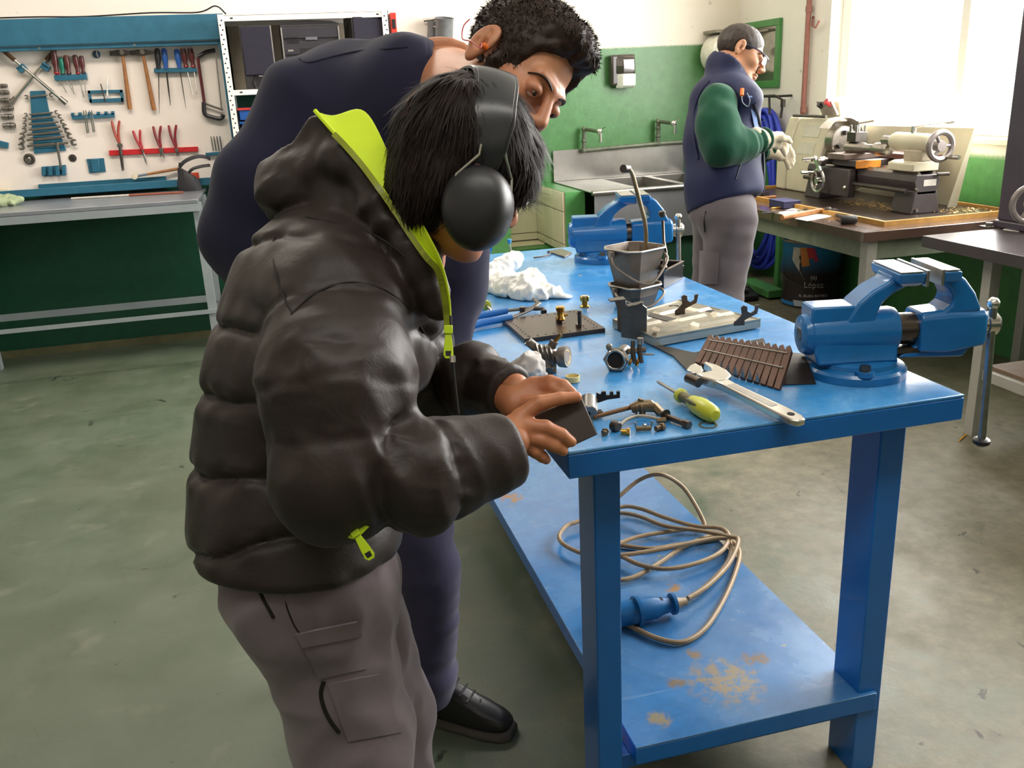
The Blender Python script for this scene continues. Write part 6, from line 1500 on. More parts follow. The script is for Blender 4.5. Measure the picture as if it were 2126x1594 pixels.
class Head:
    """head frame: x forward, y to the person's left, z up, origin between the ears; s = scale"""
    def __init__(s, o, fwd, up, sc):
        x = V(fwd).normalized(); y = V(up).cross(x).normalized(); z = x.cross(y)
        s.o, s.x, s.y, s.z, s.s = V(o), x, y, z, sc; s.m = np.array([list(x), list(y), list(z)], np.float32).T
    def loc(s, p): return ((p-A3(s.o)) @ s.m)/s.s
    def w(s, *p): return s.o+(s.x*p[0]+s.y*p[1]+s.z*p[2])*s.s
    def sdf(s, p, ears=(1, -1), full=True):
        q = s.loc(p); qa = q.copy(); qa[:, 1] = np.abs(qa[:, 1])
        d = ellp(q, (-.014, 0, .035), (.097, .075, .080))
        d = smin(d, ellp(q, (.028, 0, -.04), (.060, .058, .085)), .03)
        d = smin(d, cone(qa, (-.015, .052, -.062), (.058, .016, -.106), .018, .018), .03)
        d = smin(d, ellp(q, (.075, 0, -.108), (.017, .02, .016)), .018)
        d = smin(d, cone(qa, (.079, .034, .014), (.090, .006, .010), .010, .011), .016)
        d = smin(d, ellp(qa, (.058, .042, -.034), (.026, .02, .022)), .022)
        d = smax(d, -ellp(qa, (.103, .031, -.008), (.020, .021, .014)), .012)
        d = smin(d, cone(q, (.092, 0, .004), (.114, 0, -.040), .008, .0115), .010)
        d = smin(d, ellp(qa, (.103, .0125, -.046), (.011, .008, .008)), .007)
        d = smin(d, ellp(qa, (.0835, .031, -.008), (.0158, .0165, .0125)), .003)
        d = smax(d, -ellp(qa, (.099, .031, -.0135), (.010, .0145, .0016)), .002)
        d = smin(d, ellp(q, (.091, 0, -.073), (.013, .024, .0075)), .006)
        d = smin(d, ellp(q, (.088, 0, -.085), (.013, .020, .0075)), .006)
        d = smax(d, -ellp(q, (.106, 0, -.079), (.010, .023, .0014)), .003)
        for sd in ears:
            e = q.copy(); e[:, 1] *= sd; e = e-A3((-.012, .073, -.008)); a = .28
            ex = e[:, 0]*math.cos(a)+e[:, 2]*math.sin(a)*-1; ez = e[:, 0]*math.sin(a)+e[:, 2]*math.cos(a)
            f = np.stack([ex, e[:, 1]-.012-np.maximum(0, -ex)*.35, ez], 1)
            ear = ellp(f, (0, 0, .004), (.020, .0075, .033))
            ear = smin(ear, ellp(f, (.003, -.001, -.026), (.009, .006, .011)), .008)
            ear = smax(ear, -ellp(f, (.003, .007, -.001), (.0105, .0105, .014)), .002)
            ear = smax(ear, -ellp(f, (-.003, .0085, .014), (.0105, .0065, .013)), .002)
            ear = smin(ear, cone(f, (.001, .0015, -.012), (-.007, .002, .016), .0026, .0030), .003)
            ear = smin(ear, ellp(f, (.013, .003, -.004), (.005, .005, .006)), .003)
            d = smin(d, ear, .005)
        return d*s.s
    def eyes(s, par):
        for sd in (1, -1):
            o = MB().ell(s.w(.083, .031*sd, -.0095), .0125*s.s, n=16, k=10).build('eye', EYEW, par)
            MB().ell(s.w(.0932, .031*sd, -.0150), (.004*s.s,)*3, n=12, k=8).build('iris', IRIS, o)
    def brows(s, par, mat):
        for sd in (1, -1):
            dr = (s.x*.8+s.y*.45*sd+s.z*.1).normalized()
            pts = [on_sdf(s.sdf, s.w(x, y*sd, z)+dr*.05, -dr, 50) for x, y, z in ((.095, .010, .008), (.094, .018, .0115), (.090, .026, .0135), (.085, .034, .0130), (.078, .042, .0095), (.072, .048, .004))]
            MB().tube(spline(pts, 3), [.0041*s.s*(.45+.6*math.sin(3.0*min(1, i/15+.1))) for i in range(16)], 6, flat=.6).build('eyebrow', mat, par)
def strands(v, nrm, n, length, lay, seed, r=.0009, curl=.0, segs=4, jitter=.35, lift=.45, curv=0):
    """short hairs as thin tapered blades; v points on the scalp, nrm their normals, lay = combing direction(s)"""
    g = np.random.default_rng(seed); mb = MB(); vs, fs = [], []
    for i in range(n):
        j = g.integers(len(v)); p = Vector(v[j]); nn = Vector(nrm[j]); ly = V(lay(p) if callable(lay) else lay)
        t = (ly-nn*ly.dot(nn)); t = t.normalized() if t.length > 1e-6 else frame(nn)[0]
        t = (t+Vector(g.normal(size=3)*jitter)+nn*lift).normalized(); side = nn.cross(t).normalized()*r
        b0 = len(vs); L = length*g.uniform(.6, 1.15); c = Vector(g.normal(size=3))*curl
        for k in range(segs):
            f = k/(segs-1); q = p+t*L*f+(c-nn*.3*L*(0 if curv else 1))*f*f-nn*(curv*(L*f)**2); w = side*(1-f*.8)
            vs += [q-w, q+w]
        for k in range(segs-1): fs.append((b0+2*k, b0+2*k+1, b0+2*k+3, b0+2*k+2))
    mb.v = vs; mb.f = fs; return mb
def surf(o, n, seed, cond=None):
    """random points and outward normals on a mesh object, in world space"""
    me = o.data; k = len(me.vertices); co = np.empty(k*3, np.float32); me.vertices.foreach_get('co', co); co = co.reshape(-1, 3)
    no = np.empty(k*3, np.float32); me.vertex_normals.foreach_get('vector', no) if hasattr(me, 'vertex_normals') else me.vertices.foreach_get('normal', no); no = no.reshape(-1, 3)
    M_ = np.array(WM[o.name]); co = co @ M_[:3, :3].T+M_[:3, 3]; no = no @ M_[:3, :3].T
    return co, no
def hand_sdf(p, palm, fingers, k=.010):
    """palm: list of (a, b, ra, rb); fingers: list of joint lists with radii"""
    d = None
    for a, b, ra, rb in palm:
        e = cone(p, a, b, ra, rb); d = e if d is None else smin(d, e, .014)
    for pts, rs in fingers:
        e = chain(p, pts, rs, .003); d = smin(d, e, .005)
    return d
def bbox(pts, pad):
    a = np.array([list(p) for p in pts]); return a.min(0)-pad, a.max(0)+pad
IMG_R, IMG_D, IMG_F = Vector(RT), Vector(DN), Vector(FW)

# ------------------------------------------------------------------ boy in the black puffer jacket
W_T = 1.40
hip = pw(640, 1215, 1.43)
kid_hd = Head(pw(952, 345, 1.28), IMG_R*.82+IMG_D*.30+IMG_F*.45, IMG_R*.28-IMG_D*.88-IMG_F*.32, .97)
nk0, nk1 = kid_hd.w(-.03, 0, -.07), pw(822, 535, 1.40)
# arms: joints
shR, elR, wrR = pw(690, 640, 1.285), pw(705, 985, 1.20), pw(1068, 915, 1.285)
shL, elL, wrL = pw(760, 600, 1.54), pw(870, 820, 1.58), pw(1070, 805, 1.43)
rW = 1.30
def hp(u, v, w): return pw(u, v, w)
R_palm = [(hp(1052, 898, 1.29), hp(1080, 868, 1.298), .019, .0135), (hp(1052, 902, 1.29), hp(1088, 888, 1.296), .019, .0135), (hp(1056, 910, 1.292), hp(1090, 908, 1.298), .019, .0125), (hp(1062, 916, 1.298), hp(1094, 926, 1.304), .017, .0115)]
R_fing = [([hp(1080, 865, 1.298), hp(1120, 836, 1.297), hp(1163, 827, 1.305), hp(1197, 824, 1.312)], [.0122, .0108, .0095, .0082]),
          ([hp(1088, 884, 1.294), hp(1132, 887, 1.292), hp(1166, 902, 1.298), hp(1186, 917, 1.304)], [.0122, .0108, .0095, .008]),
          ([hp(1090, 905, 1.296), hp(1124, 914, 1.292), hp(1152, 926, 1.298), hp(1169, 936, 1.305)], [.0117, .0104, .0092, .0078]),
          ([hp(1094, 925, 1.302), hp(1113, 938, 1.299), hp(1126, 948, 1.305), hp(1134, 954, 1.312)], [.0108, .0096, .0085, .0072]),
          ([hp(1075, 885, 1.312), hp(1110, 880, 1.335), hp(1145, 872, 1.362), hp(1170, 866, 1.378)], [.014, .0115, .0105, .0085])]
L_palm = [(hp(1066, 822, 1.42), hp(1105, 800, 1.42), .019, .0135), (hp(1066, 830, 1.42), hp(1112, 812, 1.415), .019, .0135), (hp(1068, 840, 1.415), hp(1112, 830, 1.41), .019, .0135), (hp(1070, 850, 1.41), hp(1108, 846, 1.405), .017, .012)]
L_fing = [([hp(1108, 798, 1.42), hp(1142, 792, 1.405), hp(1170, 800, 1.392), hp(1188, 815, 1.384)], [.0118, .0105, .0093, .008]),
          ([hp(1112, 808, 1.416), hp(1146, 804, 1.398), hp(1168, 818, 1.388), hp(1180, 836, 1.384)], [.0118, .0105, .0093, .008]),
          ([hp(1112, 826, 1.41), hp(1142, 828, 1.396), hp(1160, 842, 1.388), hp(1168, 856, 1.385)], [.0115, .0102, .009, .0078]),
          ([hp(1108, 844, 1.405), hp(1130, 850, 1.394), hp(1144, 862, 1.388), hp(1150, 872, 1.386)], [.0108, .0095, .0083, .0072]),
          ([hp(1080, 842, 1.405), hp(1110, 838, 1.385), hp(1140, 840, 1.374), hp(1160, 846, 1.372)], [.0135, .0115, .0102, .0085])]
def legpts(u0, v0, w0, u1, v1, dy):
    a = pw(u0, v0, w0); y1 = a.y+dy; b = py(u1, v1, y1); f = (b-a)/(a.z-b.z); e = a+f*(a.z-.06); return a, b, e
k_hR, k_kR, k_fR = legpts(645, 1225, 1.38, 728, 1520, -.0)
k_hL, k_kL, k_fL = legpts(690, 1225, 1.50, 790, 1480, .05)
k_fR = Vector((k_fR.x-.02, k_fR.y, .06)); k_fL = Vector((k_fL.x-.06, k_fL.y-.14, .06))
def kid_body(p):
    d = kid_hd.sdf(p, ears=())
    d = smin(d, cone(p, nk0, nk1, .048, .05), .02)
    ch = pw(700, 700, 1.40)
    d = smin(d, chain(p, [nk1, ch, hip], [.075, .12, .115], .05), .04)
    for s, e, w in ((shR, elR, wrR), (shL, elL, wrL)):
        d = smin(d, chain(p, [nk1, s, e, w], [.05, .045, .035, .024], .02), .02)
    for a, b, c in ((k_hR, k_kR, k_fR), (k_hL, k_kL, k_fL)): d = smin(d, chain(p, [a, b, c], [.08, .055, .04], .02), .03)
    return d
def kid_hands(p):
    d = hand_sdf(p, R_palm, R_fing); d = np.minimum(d, hand_sdf(p, L_palm, L_fing))
    d = smin(d, cone(p, hp(1010, 925, 1.285), hp(1056, 905, 1.292), .026, .021), .012)
    d = smin(d, cone(p, hp(1030, 815, 1.44), hp(1070, 836, 1.418), .024, .020), .012)
    return d
allp = [hip, nk1, shR, elR, wrR, shL, elL, k_fR, k_fL, kid_hd.o, kid_hd.w(.12, 0, 0)]
lo, hi = bbox(allp, .14)
hlo, hhi = bbox([q for f in R_fing+L_fing for q in f[0]]+[hp(1010, 925, 1.285), hp(1030, 815, 1.44)], .035)
boy = skin('person', kid_body, lo, hi, .006, SKIN2, None, extra=[(kid_hands, hlo, hhi, .0019)])
tag(boy, 'boy in black puffer jacket bending over the bench corner, filing a dark block', 'person')
# trousers
TROU = cloth('grey_violet_workwear', '#786c71', .9, 700, .1, .2, .2, .8)
def kid_trousers(p):
    d = None
    for a, b, c in ((k_hR, k_kR, k_fR), (k_hL, k_kL, k_fL)):
        e = chain(p, [a, b, c], [.105, .094, .085], .03); d = e if d is None else smin(d, e, .03)
    d = smin(d, ellp(p, hip+Vector((0, 0, .02)), (.135, .135, .12)), .05)
    n = NZ[0](p*A3((1, 1, .55)), 3.2); m = NZ[1](p*A3((.6, .6, 1.6)), 9)
    r = np.abs(NZ[5](p @ A3([[1, .2, .5], [.3, 1, .2], [-.5, .3, .7]]), 6)); d = smax(d, p[:, 2]-float(hip.z)-.095, .02); return d-.009*n-.003*m+.010*(r-.5)
lo, hi = bbox([k_hR, k_fR, k_hL, k_fL, hip], .17)
tro = skin('trousers', kid_trousers, lo, hi, .006, TROU, boy)
# thigh pocket and seams
def on_sdf(fn, p, d, it=24):
    """march from p along d to the surface of a field"""
    p = np.array(p, np.float32); d = np.array(d, np.float32); d /= np.linalg.norm(d); t = 0.0
    best, bt = 9e9, 0.0
    for _ in range(it):
        s = float(fn((p+d*t)[None])[0])
        if abs(s) < best: best, bt = abs(s), t
        t += s*.8
        if best < 2e-4 or t > 6 or t < -1: break
    return Vector(p+d*bt)
def cling(name, fn, pix, lift, r, mat, par, closed=False, w0=.9, n=6):
    pts = [on_sdf(fn, pw(u, v, w0), ray(u, v), 60) for u, v in pix]
    pts = [p-V(ray(*q)).normalized()*lift for p, q in zip(pts, pix)]
    return MB().tube(spline(pts, n, closed), r, 6, closed=closed).build(name, mat, par)
DKSEAM = M('dark_pocket_gap', '#191413', .9)
cling('side_pocket_edge', kid_trousers, [(534, 1212), (545, 1240), (557, 1262), (568, 1282)], .0, .0028, DKSEAM, tro)
cling('seam', kid_trousers, [(588, 1220), (596, 1262), (612, 1300), (627, 1320)], .0, .0012, DKSEAM, tro)
cling('zip_pocket', kid_trousers, [(672, 1414), (666, 1440), (673, 1470), (686, 1496), (704, 1520)], .0, .0034, DKSEAM, tro)
def patch(name, fn, quad, nu, nv, lift, th, mat, par, w0=.9):
    """a piece of cloth lying on the garment: bilinear patch of sight lines, settled on the surface"""
    (a, b, c, d) = quad; g = []
    for i in range(nu):
        s = i/(nu-1); row = []
        for j in range(nv):
            t = j/(nv-1); u = (a[0]*(1-t)+b[0]*t)*(1-s)+(d[0]*(1-t)+c[0]*t)*s; v = (a[1]*(1-t)+b[1]*t)*(1-s)+(d[1]*(1-t)+c[1]*t)*s
            q = on_sdf(fn, pw(u, v, w0), ray(u, v), 50); row.append(q-V(ray(u, v)).normalized()*lift)
        g.append(row)
    return MB().sheet(g, th).build(name, mat, par)
patch('thigh_pocket_flap', kid_trousers, ((612, 1318), (742, 1292), (752, 1322), (628, 1345)), 4, 10, .006, .004, TROU, tro)
patch('thigh_pocket', kid_trousers, ((628, 1342), (752, 1318), (764, 1388), (660, 1410)), 8, 10, .003, .003, TROU, tro)
patch('knee_pocket', kid_trousers, ((680, 1420), (790, 1400), (835, 1520), (722, 1540)), 8, 10, .003, .003, TROU, tro)
# shoes (below the frame)
SHOE = M('black_work_shoe', '#1d1b1c', .4, var=.2); SOLE = M('worn_shoe_sole', '#4d4644', .7, var=.15)
def shoe(q, d, par, sc=1.0):
    d = V(d); d.z = 0; d.normalize(); s = Vector((-d.y, d.x, 0)); o = Vector((q[0], q[1], 0))
    def ring(x, w, z0, z1): return [o+d*x*sc+s*w*sc*c+Vector((0, 0, z0+(z1-z0)*k))*1.0 for c, k in ((-1, 0), (1, 0), (1.02, .35), (.8, .8), (.35, 1), (-.35, 1), (-.8, .8), (-1.02, .35))]
    so = MB().loft([ring(x, w, .0008, z) for x, w, z in ((-.085, .028, .03), (-.07, .04, .03), (-.02, .04, .028), (.06, .046, .026), (.12, .05, .026), (.165, .044, .028), (.188, .026, .03))]).build('shoe_sole', SOLE, par, bevel=.004)
    MB().loft([ring(x, w, .026, z) for x, w, z in ((-.08, .026, .09), (-.066, .037, .115), (-.02, .037, .118), (.02, .039, .108), (.06, .043, .09), (.10, .046, .073), (.14, .043, .062), (.165, .036, .052), (.178, .022, .042))]).build('shoe', SHOE, par, bevel=.003, sub=1)
    for i in range(4):
        x = .02+.022*i; z = .114-.0115*i*1.1
        MB().tube([o+d*x*sc+s*.024+Vector((0, 0, z-.006)), o+d*(x+.006)*sc+Vector((0, 0, z)), o+d*x*sc-s*.024+Vector((0, 0, z-.006))], .003, 6).build('lace', BLKP, par)
shoe((k_fR.x+.03, k_fR.y), (1, .25, 0), boy, .95); shoe((k_fL.x+.03, k_fL.y+.02), (1, .35, 0), boy, .95)
# puffer jacket
JACK = NT('black_puffer_nylon'); k = JACK
k.col(k.ramp(k.noise(6, 4), .3, .7, lin('#261d19'), lin('#2e2420'))); k.rough(.5); k.b.inputs['Specular IOR Level'].default_value = .35
k.b.inputs['Sheen Weight'].default_value = .06; k.b.inputs['Sheen Roughness'].default_value = .4
k.bump(k.math('ADD', k.math('MULTIPLY', k.noise(34, 5, .6, None, 1.2), .55), k.math('MULTIPLY', k.noise(700, 2), .08)), .28, .006); JACK = JACK.m
T0, T1, T2, T3, T4 = pw(742, 545, 1.40), pw(690, 690, 1.40), pw(640, 900, 1.42), pw(618, 1050, 1.43), pw(625, 1165, 1.43)
tz = [T0, T1, T2, T3, T4]
def seg_s(p, pts):
    """distance travelled along a polyline at the nearest point"""
    best = np.full(len(p), 9e9, np.float32); out = np.zeros(len(p), np.float32); L = 0.0
    for i in range(len(pts)-1):
        a, b = A3(pts[i]), A3(pts[i+1]); ab = b-a; ln = float(np.linalg.norm(ab)); t = ((p-a) @ ab)/(ln*ln)
        tc = np.clip(t, 0 if i else -2, 1 if i < len(pts)-2 else 2); d = np.linalg.norm(p-a-np.clip(t, 0, 1)[:, None]*ab, axis=1)
        m = d < best; best[m] = d[m]; out[m] = L+tc[m]*ln; L += ln
    return out
def seams(s, at, amp, width=.032, dep=.0055):
    """pillowed panels between given seam positions (position, strength)"""
    out = np.full(len(s), amp*.5, np.float32)
    for c, k_ in at:
        e = np.abs(s-c); out = out-k_*(amp*np.exp(-(e/width)**2)+dep*np.exp(-(e/.0075)**2))
    return out
def quilt(s, first, step, amp, p=None, nz=None, pk=.35):
    """pillowed rows with narrow puckered seams"""
    x = (s-first)/step; f = x-np.floor(x); e = np.minimum(f, 1-f)*step           # distance to nearest seam
    dip = np.exp(-(e/.0075)**2); puff = np.sqrt(np.clip(1-(2*np.abs(f-.5))**2.4, 0, 1))
    out = amp*(puff-.75)-.0055*dip
    if nz is not None: out = out+pk*amp*nz*np.exp(-(e/.03)**2)
    return out
arR = [shR, pw(700, 800, 1.215), elR, pw(880, 985, 1.215), pw(1058, 930, 1.268)]
raR = [.092, .096, .084, .070, .052]
arL = [shL, pw(830, 720, 1.60), elL, pw(985, 790, 1.50), pw(1058, 818, 1.436)]
raL = [.09, .085, .072, .056, .044]
ax_t = np.array(T4-T0); ax_t /= np.linalg.norm(ax_t)
HOOD = [pw(820, 470, 1.36), pw(700, 420, 1.40), pw(600, 415, 1.42)]
def kid_jacket(p):
    nzA = NZ[2](p, 14); nzB = NZ[3](p, 6); nzC = NZ[4](p, 26)
    d = ellp(p, pw(692, 588, 1.41), (.145, .165, .125)); d = smin(d, ellp(p, pw(780, 590, 1.41), (.11, .15, .10)), .05)
    d = smin(d, ellp(p, pw(672, 740, 1.41), (.172, .165, .145)), .07)
    d = smin(d, ellp(p, pw(622, 900, 1.43), (.158, .158, .135)), .07)
    d = smin(d, ellp(p, pw(606, 1045, 1.43), (.157, .178, .125)), .07)
    d = smin(d, ellp(p, pw(624, 1135, 1.42), (.158, .185, .095)), .05)
    s = seg_s(p, tz)+.10*((p-A3(T2)) @ A3(IMG_F))*0
    s = s+.22*((p-A3(T2)) @ A3(IMG_R))                      # seams run down towards the front
    s = s+.008*NZ[6](p, 6)
    d = d-quilt(s, .115, .102, .0085, None, NZ[7](p*A3((1, 1, .8)), 17), .55)-.003*NZ[1](p*A3((1, 1, .6)), 6)
    hem = ((p-A3(pw(640, 1122, 1.43))) @ A3((IMG_D*.95+IMG_F*.25).normalized())); d = smax(d, hem, .018)
    # near arm and far arm
    for ar, ra, first in ((arR, raR, .115), (arL, raL, .10)):
        e = chain(p, ar, ra, .03); sa = seg_s(p, ar)
        sa = sa+.012*NZ[6](p, 5)
        near = [(.03, .7), (.135, .6), (.215, .4), (.315, 1), (.39, 1)] if ar is arR else [(.10, 1), (.2, 1), (.3, 1), (.38, 1)]
        pk = sum(k_*np.exp(-((sa-c)/.026)**2) for c, k_ in near)
        e = e-seams(sa, near, .0065 if ar is arR else .009)-.0022*nzB-.0028*pk*NZ[7](p*A3((1, 1, .7)), 19)+.008*(np.abs(NZ[1](p @ A3([[1, .4, .3], [0, 1, .4], [.2, .1, .5]]), 8))-.5)*(.35+np.clip(pk, 0, 1))+.004*(np.abs(NZ[4](p, 21))-.5)*np.clip(pk, 0, 1)
        w = A3(ar[-1]); dr = A3((ar[-1]-ar[-2]).normalized()); e = smax(e, (p-w) @ dr-.004, .012)
        e = smax(e, -(cone(p, ar[-1], ar[-1]+(ar[-1]-ar[-2]).normalized()*.06, ra[-1]*.62, ra[-1]*.62)), .006)
        d = smin(d, e, .045 if ar is arR else .03)
    # folded-down hood behind the neck: one soft mass ending in the zip edge
    hd = None
    for (u0, v0, r0, w0), (u1, v1, r1, w1) in (((600, 388, .044, 1.40), (690, 345, .055, 1.40)), ((690, 345, .055, 1.40), (742, 430, .052, 1.375)), ((600, 388, .044, 1.40), (720, 425, .050, 1.39)),
                                               ((742, 430, .052, 1.375), (822, 505, .040, 1.345)), ((822, 505, .040, 1.345), (884, 590, .030, 1.32)), ((672, 276, .022, 1.385), (700, 350, .045, 1.385)),
                                               ((676, 262, .020, 1.375), (722, 332, .022, 1.325)), ((722, 332, .022, 1.325), (790, 425, .024, 1.29)), ((790, 425, .024, 1.29), (868, 535, .022, 1.28)), ((868, 535, .022, 1.28), (905, 640, .018, 1.29)),
                                               ((600, 400, .05, 1.50), (720, 410, .055, 1.52))):
        e = cone(p, pw(u0, v0, w0), pw(u1, v1, w1), r0, r1); hd = e if hd is None else smin(hd, e, .028)
    hd = hd+.011*(np.abs(NZ[5](p @ A3([[1, .3, .5], [.2, 1, .3], [-.6, .2, .6]]), 8))-.5)-.003*NZ[6](p, 18)
    d = smin(d, hd, .008)
    # hollow for the neck and head
    d = smax(d, -cone(p, pw(812, 525, 1.42), pw(960, 300, 1.40), .055, .090), .012)
    return d-.002*nzB
lo, hi = bbox(arR+arL+tz+HOOD+[pw(400, 900, 1.43), pw(690, 230, 1.4), pw(500, 420, 1.42), pw(930, 560, 1.4)], .16)
jk = skin('puffer_jacket', kid_jacket, lo, hi, .0048, JACK, boy, slack=1.6)
NEON = M('neon_yellow_fabric', '#c9e21c', .6, var=.06, scale=12, bump=.06)
NEONP = M('neon_yellow_plastic', '#bfdc20', .35, var=.05)
# neon lining of the open collar: a broad strip from the hood edge down to the chest
outer = [(655, 229), (693, 272), (721, 301), (758, 344), (791, 389), (824, 436), (857, 487), (889, 532), (913, 560), (925, 606), (931, 650), (933, 692)]
inner = [(664, 233), (693, 244), (744, 215), (772, 240), (800, 305), (832, 370), (857, 424), (886, 484), (914, 535), (930, 600), (935, 650), (937, 690)]
ow = [1.335, 1.31, 1.29, 1.272, 1.258, 1.25, 1.245, 1.245, 1.25, 1.26, 1.268, 1.272]
iw = [1.335, 1.335, 1.345, 1.33, 1.285, 1.25, 1.235, 1.23, 1.235, 1.25, 1.264, 1.272]
def settle(u, v, w, lift):
    """the point on the jacket seen at (u, v) if it lies in front of depth w, else the free point at w"""
    q = on_sdf(kid_jacket, pw(u, v, 1.0), ray(u, v), 60); dq = (q-Vector((0, 0, HC))).dot(IMG_F)
    return pw(u, v, min(w, dq-lift) if dq > 1.05 else w)
g = []
for i in range(12):
    a, b = outer[i], inner[i]; wa, wb = ow[i], iw[i]; row = []
    for t in (0, .3, .6, .82, 1):
        row.append(settle(a[0]*(1-t)+b[0]*t, a[1]*(1-t)+b[1]*t, wa*(1-t)+wb*t, .005+.004*(1-t)))
    g.append(row)
MB().sheet(g, .003).build('neon_lining', NEON, jk, sub=2)
op = spline([settle(u-1, v+1, w, .010) for (u, v), w in zip(outer, ow)], 12)
MB().tube(op, .0035, 6).build('zip_tape', NEON, jk)
tm = MB()
for i in range(14, len(op)-1):
    for f in (.25, .75):
        p = op[i]+(op[i+1]-op[i])*f; d = (op[i+1]-op[i]).normalized(); s = d.cross(IMG_F).normalized()
        tm.box(p-IMG_F*.0045-s*.002, (.0085, .0024, .003), axes(s, d, s.cross(d)).to_3x3())
o = tm.build('zip_teeth', M('yellow_zip_teeth', '#868f1f', .35), jk); o['kind'] = 'stuff'
def pull(p, d, name):
    d = V(d).normalized(); s = d.cross(IMG_F).normalized()
    o = MB().prism([p+d*a+s*b for a, b in ((0, -.004), (.022, -.0065), (.032, -.007), (.037, -.004), (.037, .004), (.032, .007), (.022, .0065), (0, .004))], IMG_F*-.003).build(name, NEONP, jk, bevel=.0008)
    MB().prism([p+d*a+s*b-IMG_F*.0031 for a, b in ((.026, -.004), (.033, -.0035), (.033, .0035), (.026, .004))], IMG_F*-.0004).build('pull_slot', BLKP, o)
    MB().box(p-d*.004-IMG_F*.002, (.012, .012, .006), axes(s, d, s.cross(d)).to_3x3()).build('zip_slider', NEONP, o, bevel=.001)
q = on_sdf(kid_jacket, pw(742, 1108, .9), ray(742, 1108), 60)
pull(q-IMG_F*.004, IMG_D*.9+IMG_R*.55, 'pocket_zip_pull')
MB().prism([q+IMG_R*a+IMG_D*b-IMG_F*.004 for a, b in ((-.006, -.012), (.008, -.014), (.016, -.01), (.006, 0), (-.004, .006), (-.011, .004))], IMG_F*-.002).build('pocket_lining', NEON, jk)
pull(pw(931, 690, 1.262), IMG_D, 'front_zip_pull')
cord = [pw(936, 655, 1.262), pw(938, 720, 1.262), pw(944, 790, 1.268), pw(952, 860, 1.275)]
MB().tube(spline(cord, 6), .0022, 6).build('drawcord', BLKP, jk)
MB().cyl(pw(939, 738, 1.258), pw(940, 752, 1.258), .0042, n=10).build('cord_stopper', CHROME, jk)
SEAM = M('jacket_stitched_seam', '#14100e', .8)
for pts in ([(577, 452), (568, 500), (570, 555), (584, 605), (606, 648)], [(604, 652), (655, 608), (725, 586), (795, 600), (848, 640), (880, 690)], [(690, 462), (640, 452), (580, 448)], [(690, 462), (760, 480), (820, 515), (866, 560)]):
    cling('seam', kid_jacket, pts, -.0006, .0016, SEAM, jk)
# hair: thick straight fringe and side hair
hd = kid_hd
def kid_hair(p):
    q = hd.loc(p)
    d = ellp(q, (-.006, 0, .032), (.104, .094, .100))
    d = smin(d, ellp(q, (-.032, 0, -.036), (.061, .084, .074)), .03)
    d = smin(d, ellp(q, (.065, 0, .03), (.05, .076, .055)), .03)
    face = ellp(q, (.088, 0, -.075), (.078, .078, .088)); d = smax(d, -face, .012)
    d = smax(d, -(q[:, 2]+.112), .01)
    return d*hd.s-.0028*NZ[5](p, 16)-.0015*NZ[6](p, 45)
lo, hi = bbox([hd.w(-.15, -.12, -.13), hd.w(.13, .12, .15), hd.w(.13, -.12, -.13), hd.w(-.15, .12, .15)], .03)
hr = skin('hair', kid_hair, lo, hi, .0042, HAIRB, boy)
co, no = surf(hr, 0, 0)
crown = hd.w(-.05, .0, .10)
def lay(p):
    v = p-crown; l = hd.loc(np.array([list(p)], np.float32))[0]
    return (v-hd.z*v.dot(hd.z)).normalized()*.55-hd.z*(.25+max(0, min(1.0, (.10-l[2])*8)))
sel0 = [i for i in range(len(co)) if (lambda l: not (l[0] > .045 and l[2] < .0))(hd.loc(co[i][None].astype(np.float32))[0])]
b_ = strands(co[sel0], no[sel0], 9000, .042, lay, 5, .0013, .003, 5, .07, .05, 4.0)
o = b_.build('hair_strands', HAIRB, hr, smooth=180); o['kind'] = 'stuff'
sel = [i for i in range(len(co)) if (lambda l: l[0] > .055 and -.0 < l[2] < .06)(hd.loc(co[i][None].astype(np.float32))[0])]
b_ = strands(co[sel], no[sel], 900, .044, lambda p: -hd.z+hd.x*.1, 8, .0013, .005, 5, .1, .08, 2.0)
o = b_.build('fringe_strands', HAIRB, hr, smooth=180); o['kind'] = 'stuff'
# ear defenders
EM = M('black_ear_defender', '#242325', .42, var=.08, scale=12); EB = M('black_glossy_band', '#2e2e31', .3, var=.08, scale=10)
cupc = pw(990, 432, 1.205)
ed = thing('ear_defenders', 'black ear defenders with steel wire yokes worn by the boy', 'ear defenders', cupc)
outn = (-IMG_F*.93+IMG_D*.10-IMG_R*.28).normalized()      # outward of the near cup
cu_up = (IMG_R*.10-IMG_D*1.0); cu_up = (cu_up-outn*cu_up.dot(outn)).normalized(); cu_sd = cu_up.cross(outn).normalized()
def cup(c, n, u, s, nm):
    rings = []
    for t, f in ((-.028, .80), (-.022, .96), (-.004, 1.0), (.008, .985), (.018, .93), (.026, .82), (.032, .64), (.0355, .40), (.037, .14)):
        rings.append([c+n*t+(s*math.cos(a)*.0475*(1+.06*math.sin(a))+u*math.sin(a)*.0575)*f+(u*-.004+s*-.003)*max(0, t)*25*.2 for a in [2*math.pi*i/32 for i in range(32)]])
    o = MB().loft(rings).build(nm, EM, ed, smooth=50)
    MB().loft([[c+n*t+(s*math.cos(a)*.043+u*math.sin(a)*.0525)*f for a in [2*math.pi*i/28 for i in range(28)]] for t, f in ((-.03, .78), (-.046, .82), (-.05, .74))]).build('cushion', BLKP, o, smooth=60)
    return o
near = cup(cupc, outn, cu_up, cu_sd, 'ear_cup')
MB().tube([cupc+outn*.004+cu_up*.050+cu_sd*.020, cupc+outn*.006+cu_up*.056, cupc+outn*.004+cu_up*.050-cu_sd*.020], .0022, 6).build('red_ring', M('dark_red_trim', '#8e2320', .4), near)
farc = hd.w(-.012, .098, -.028)
cup(farc, hd.y, hd.z, hd.x, 'ear_cup')
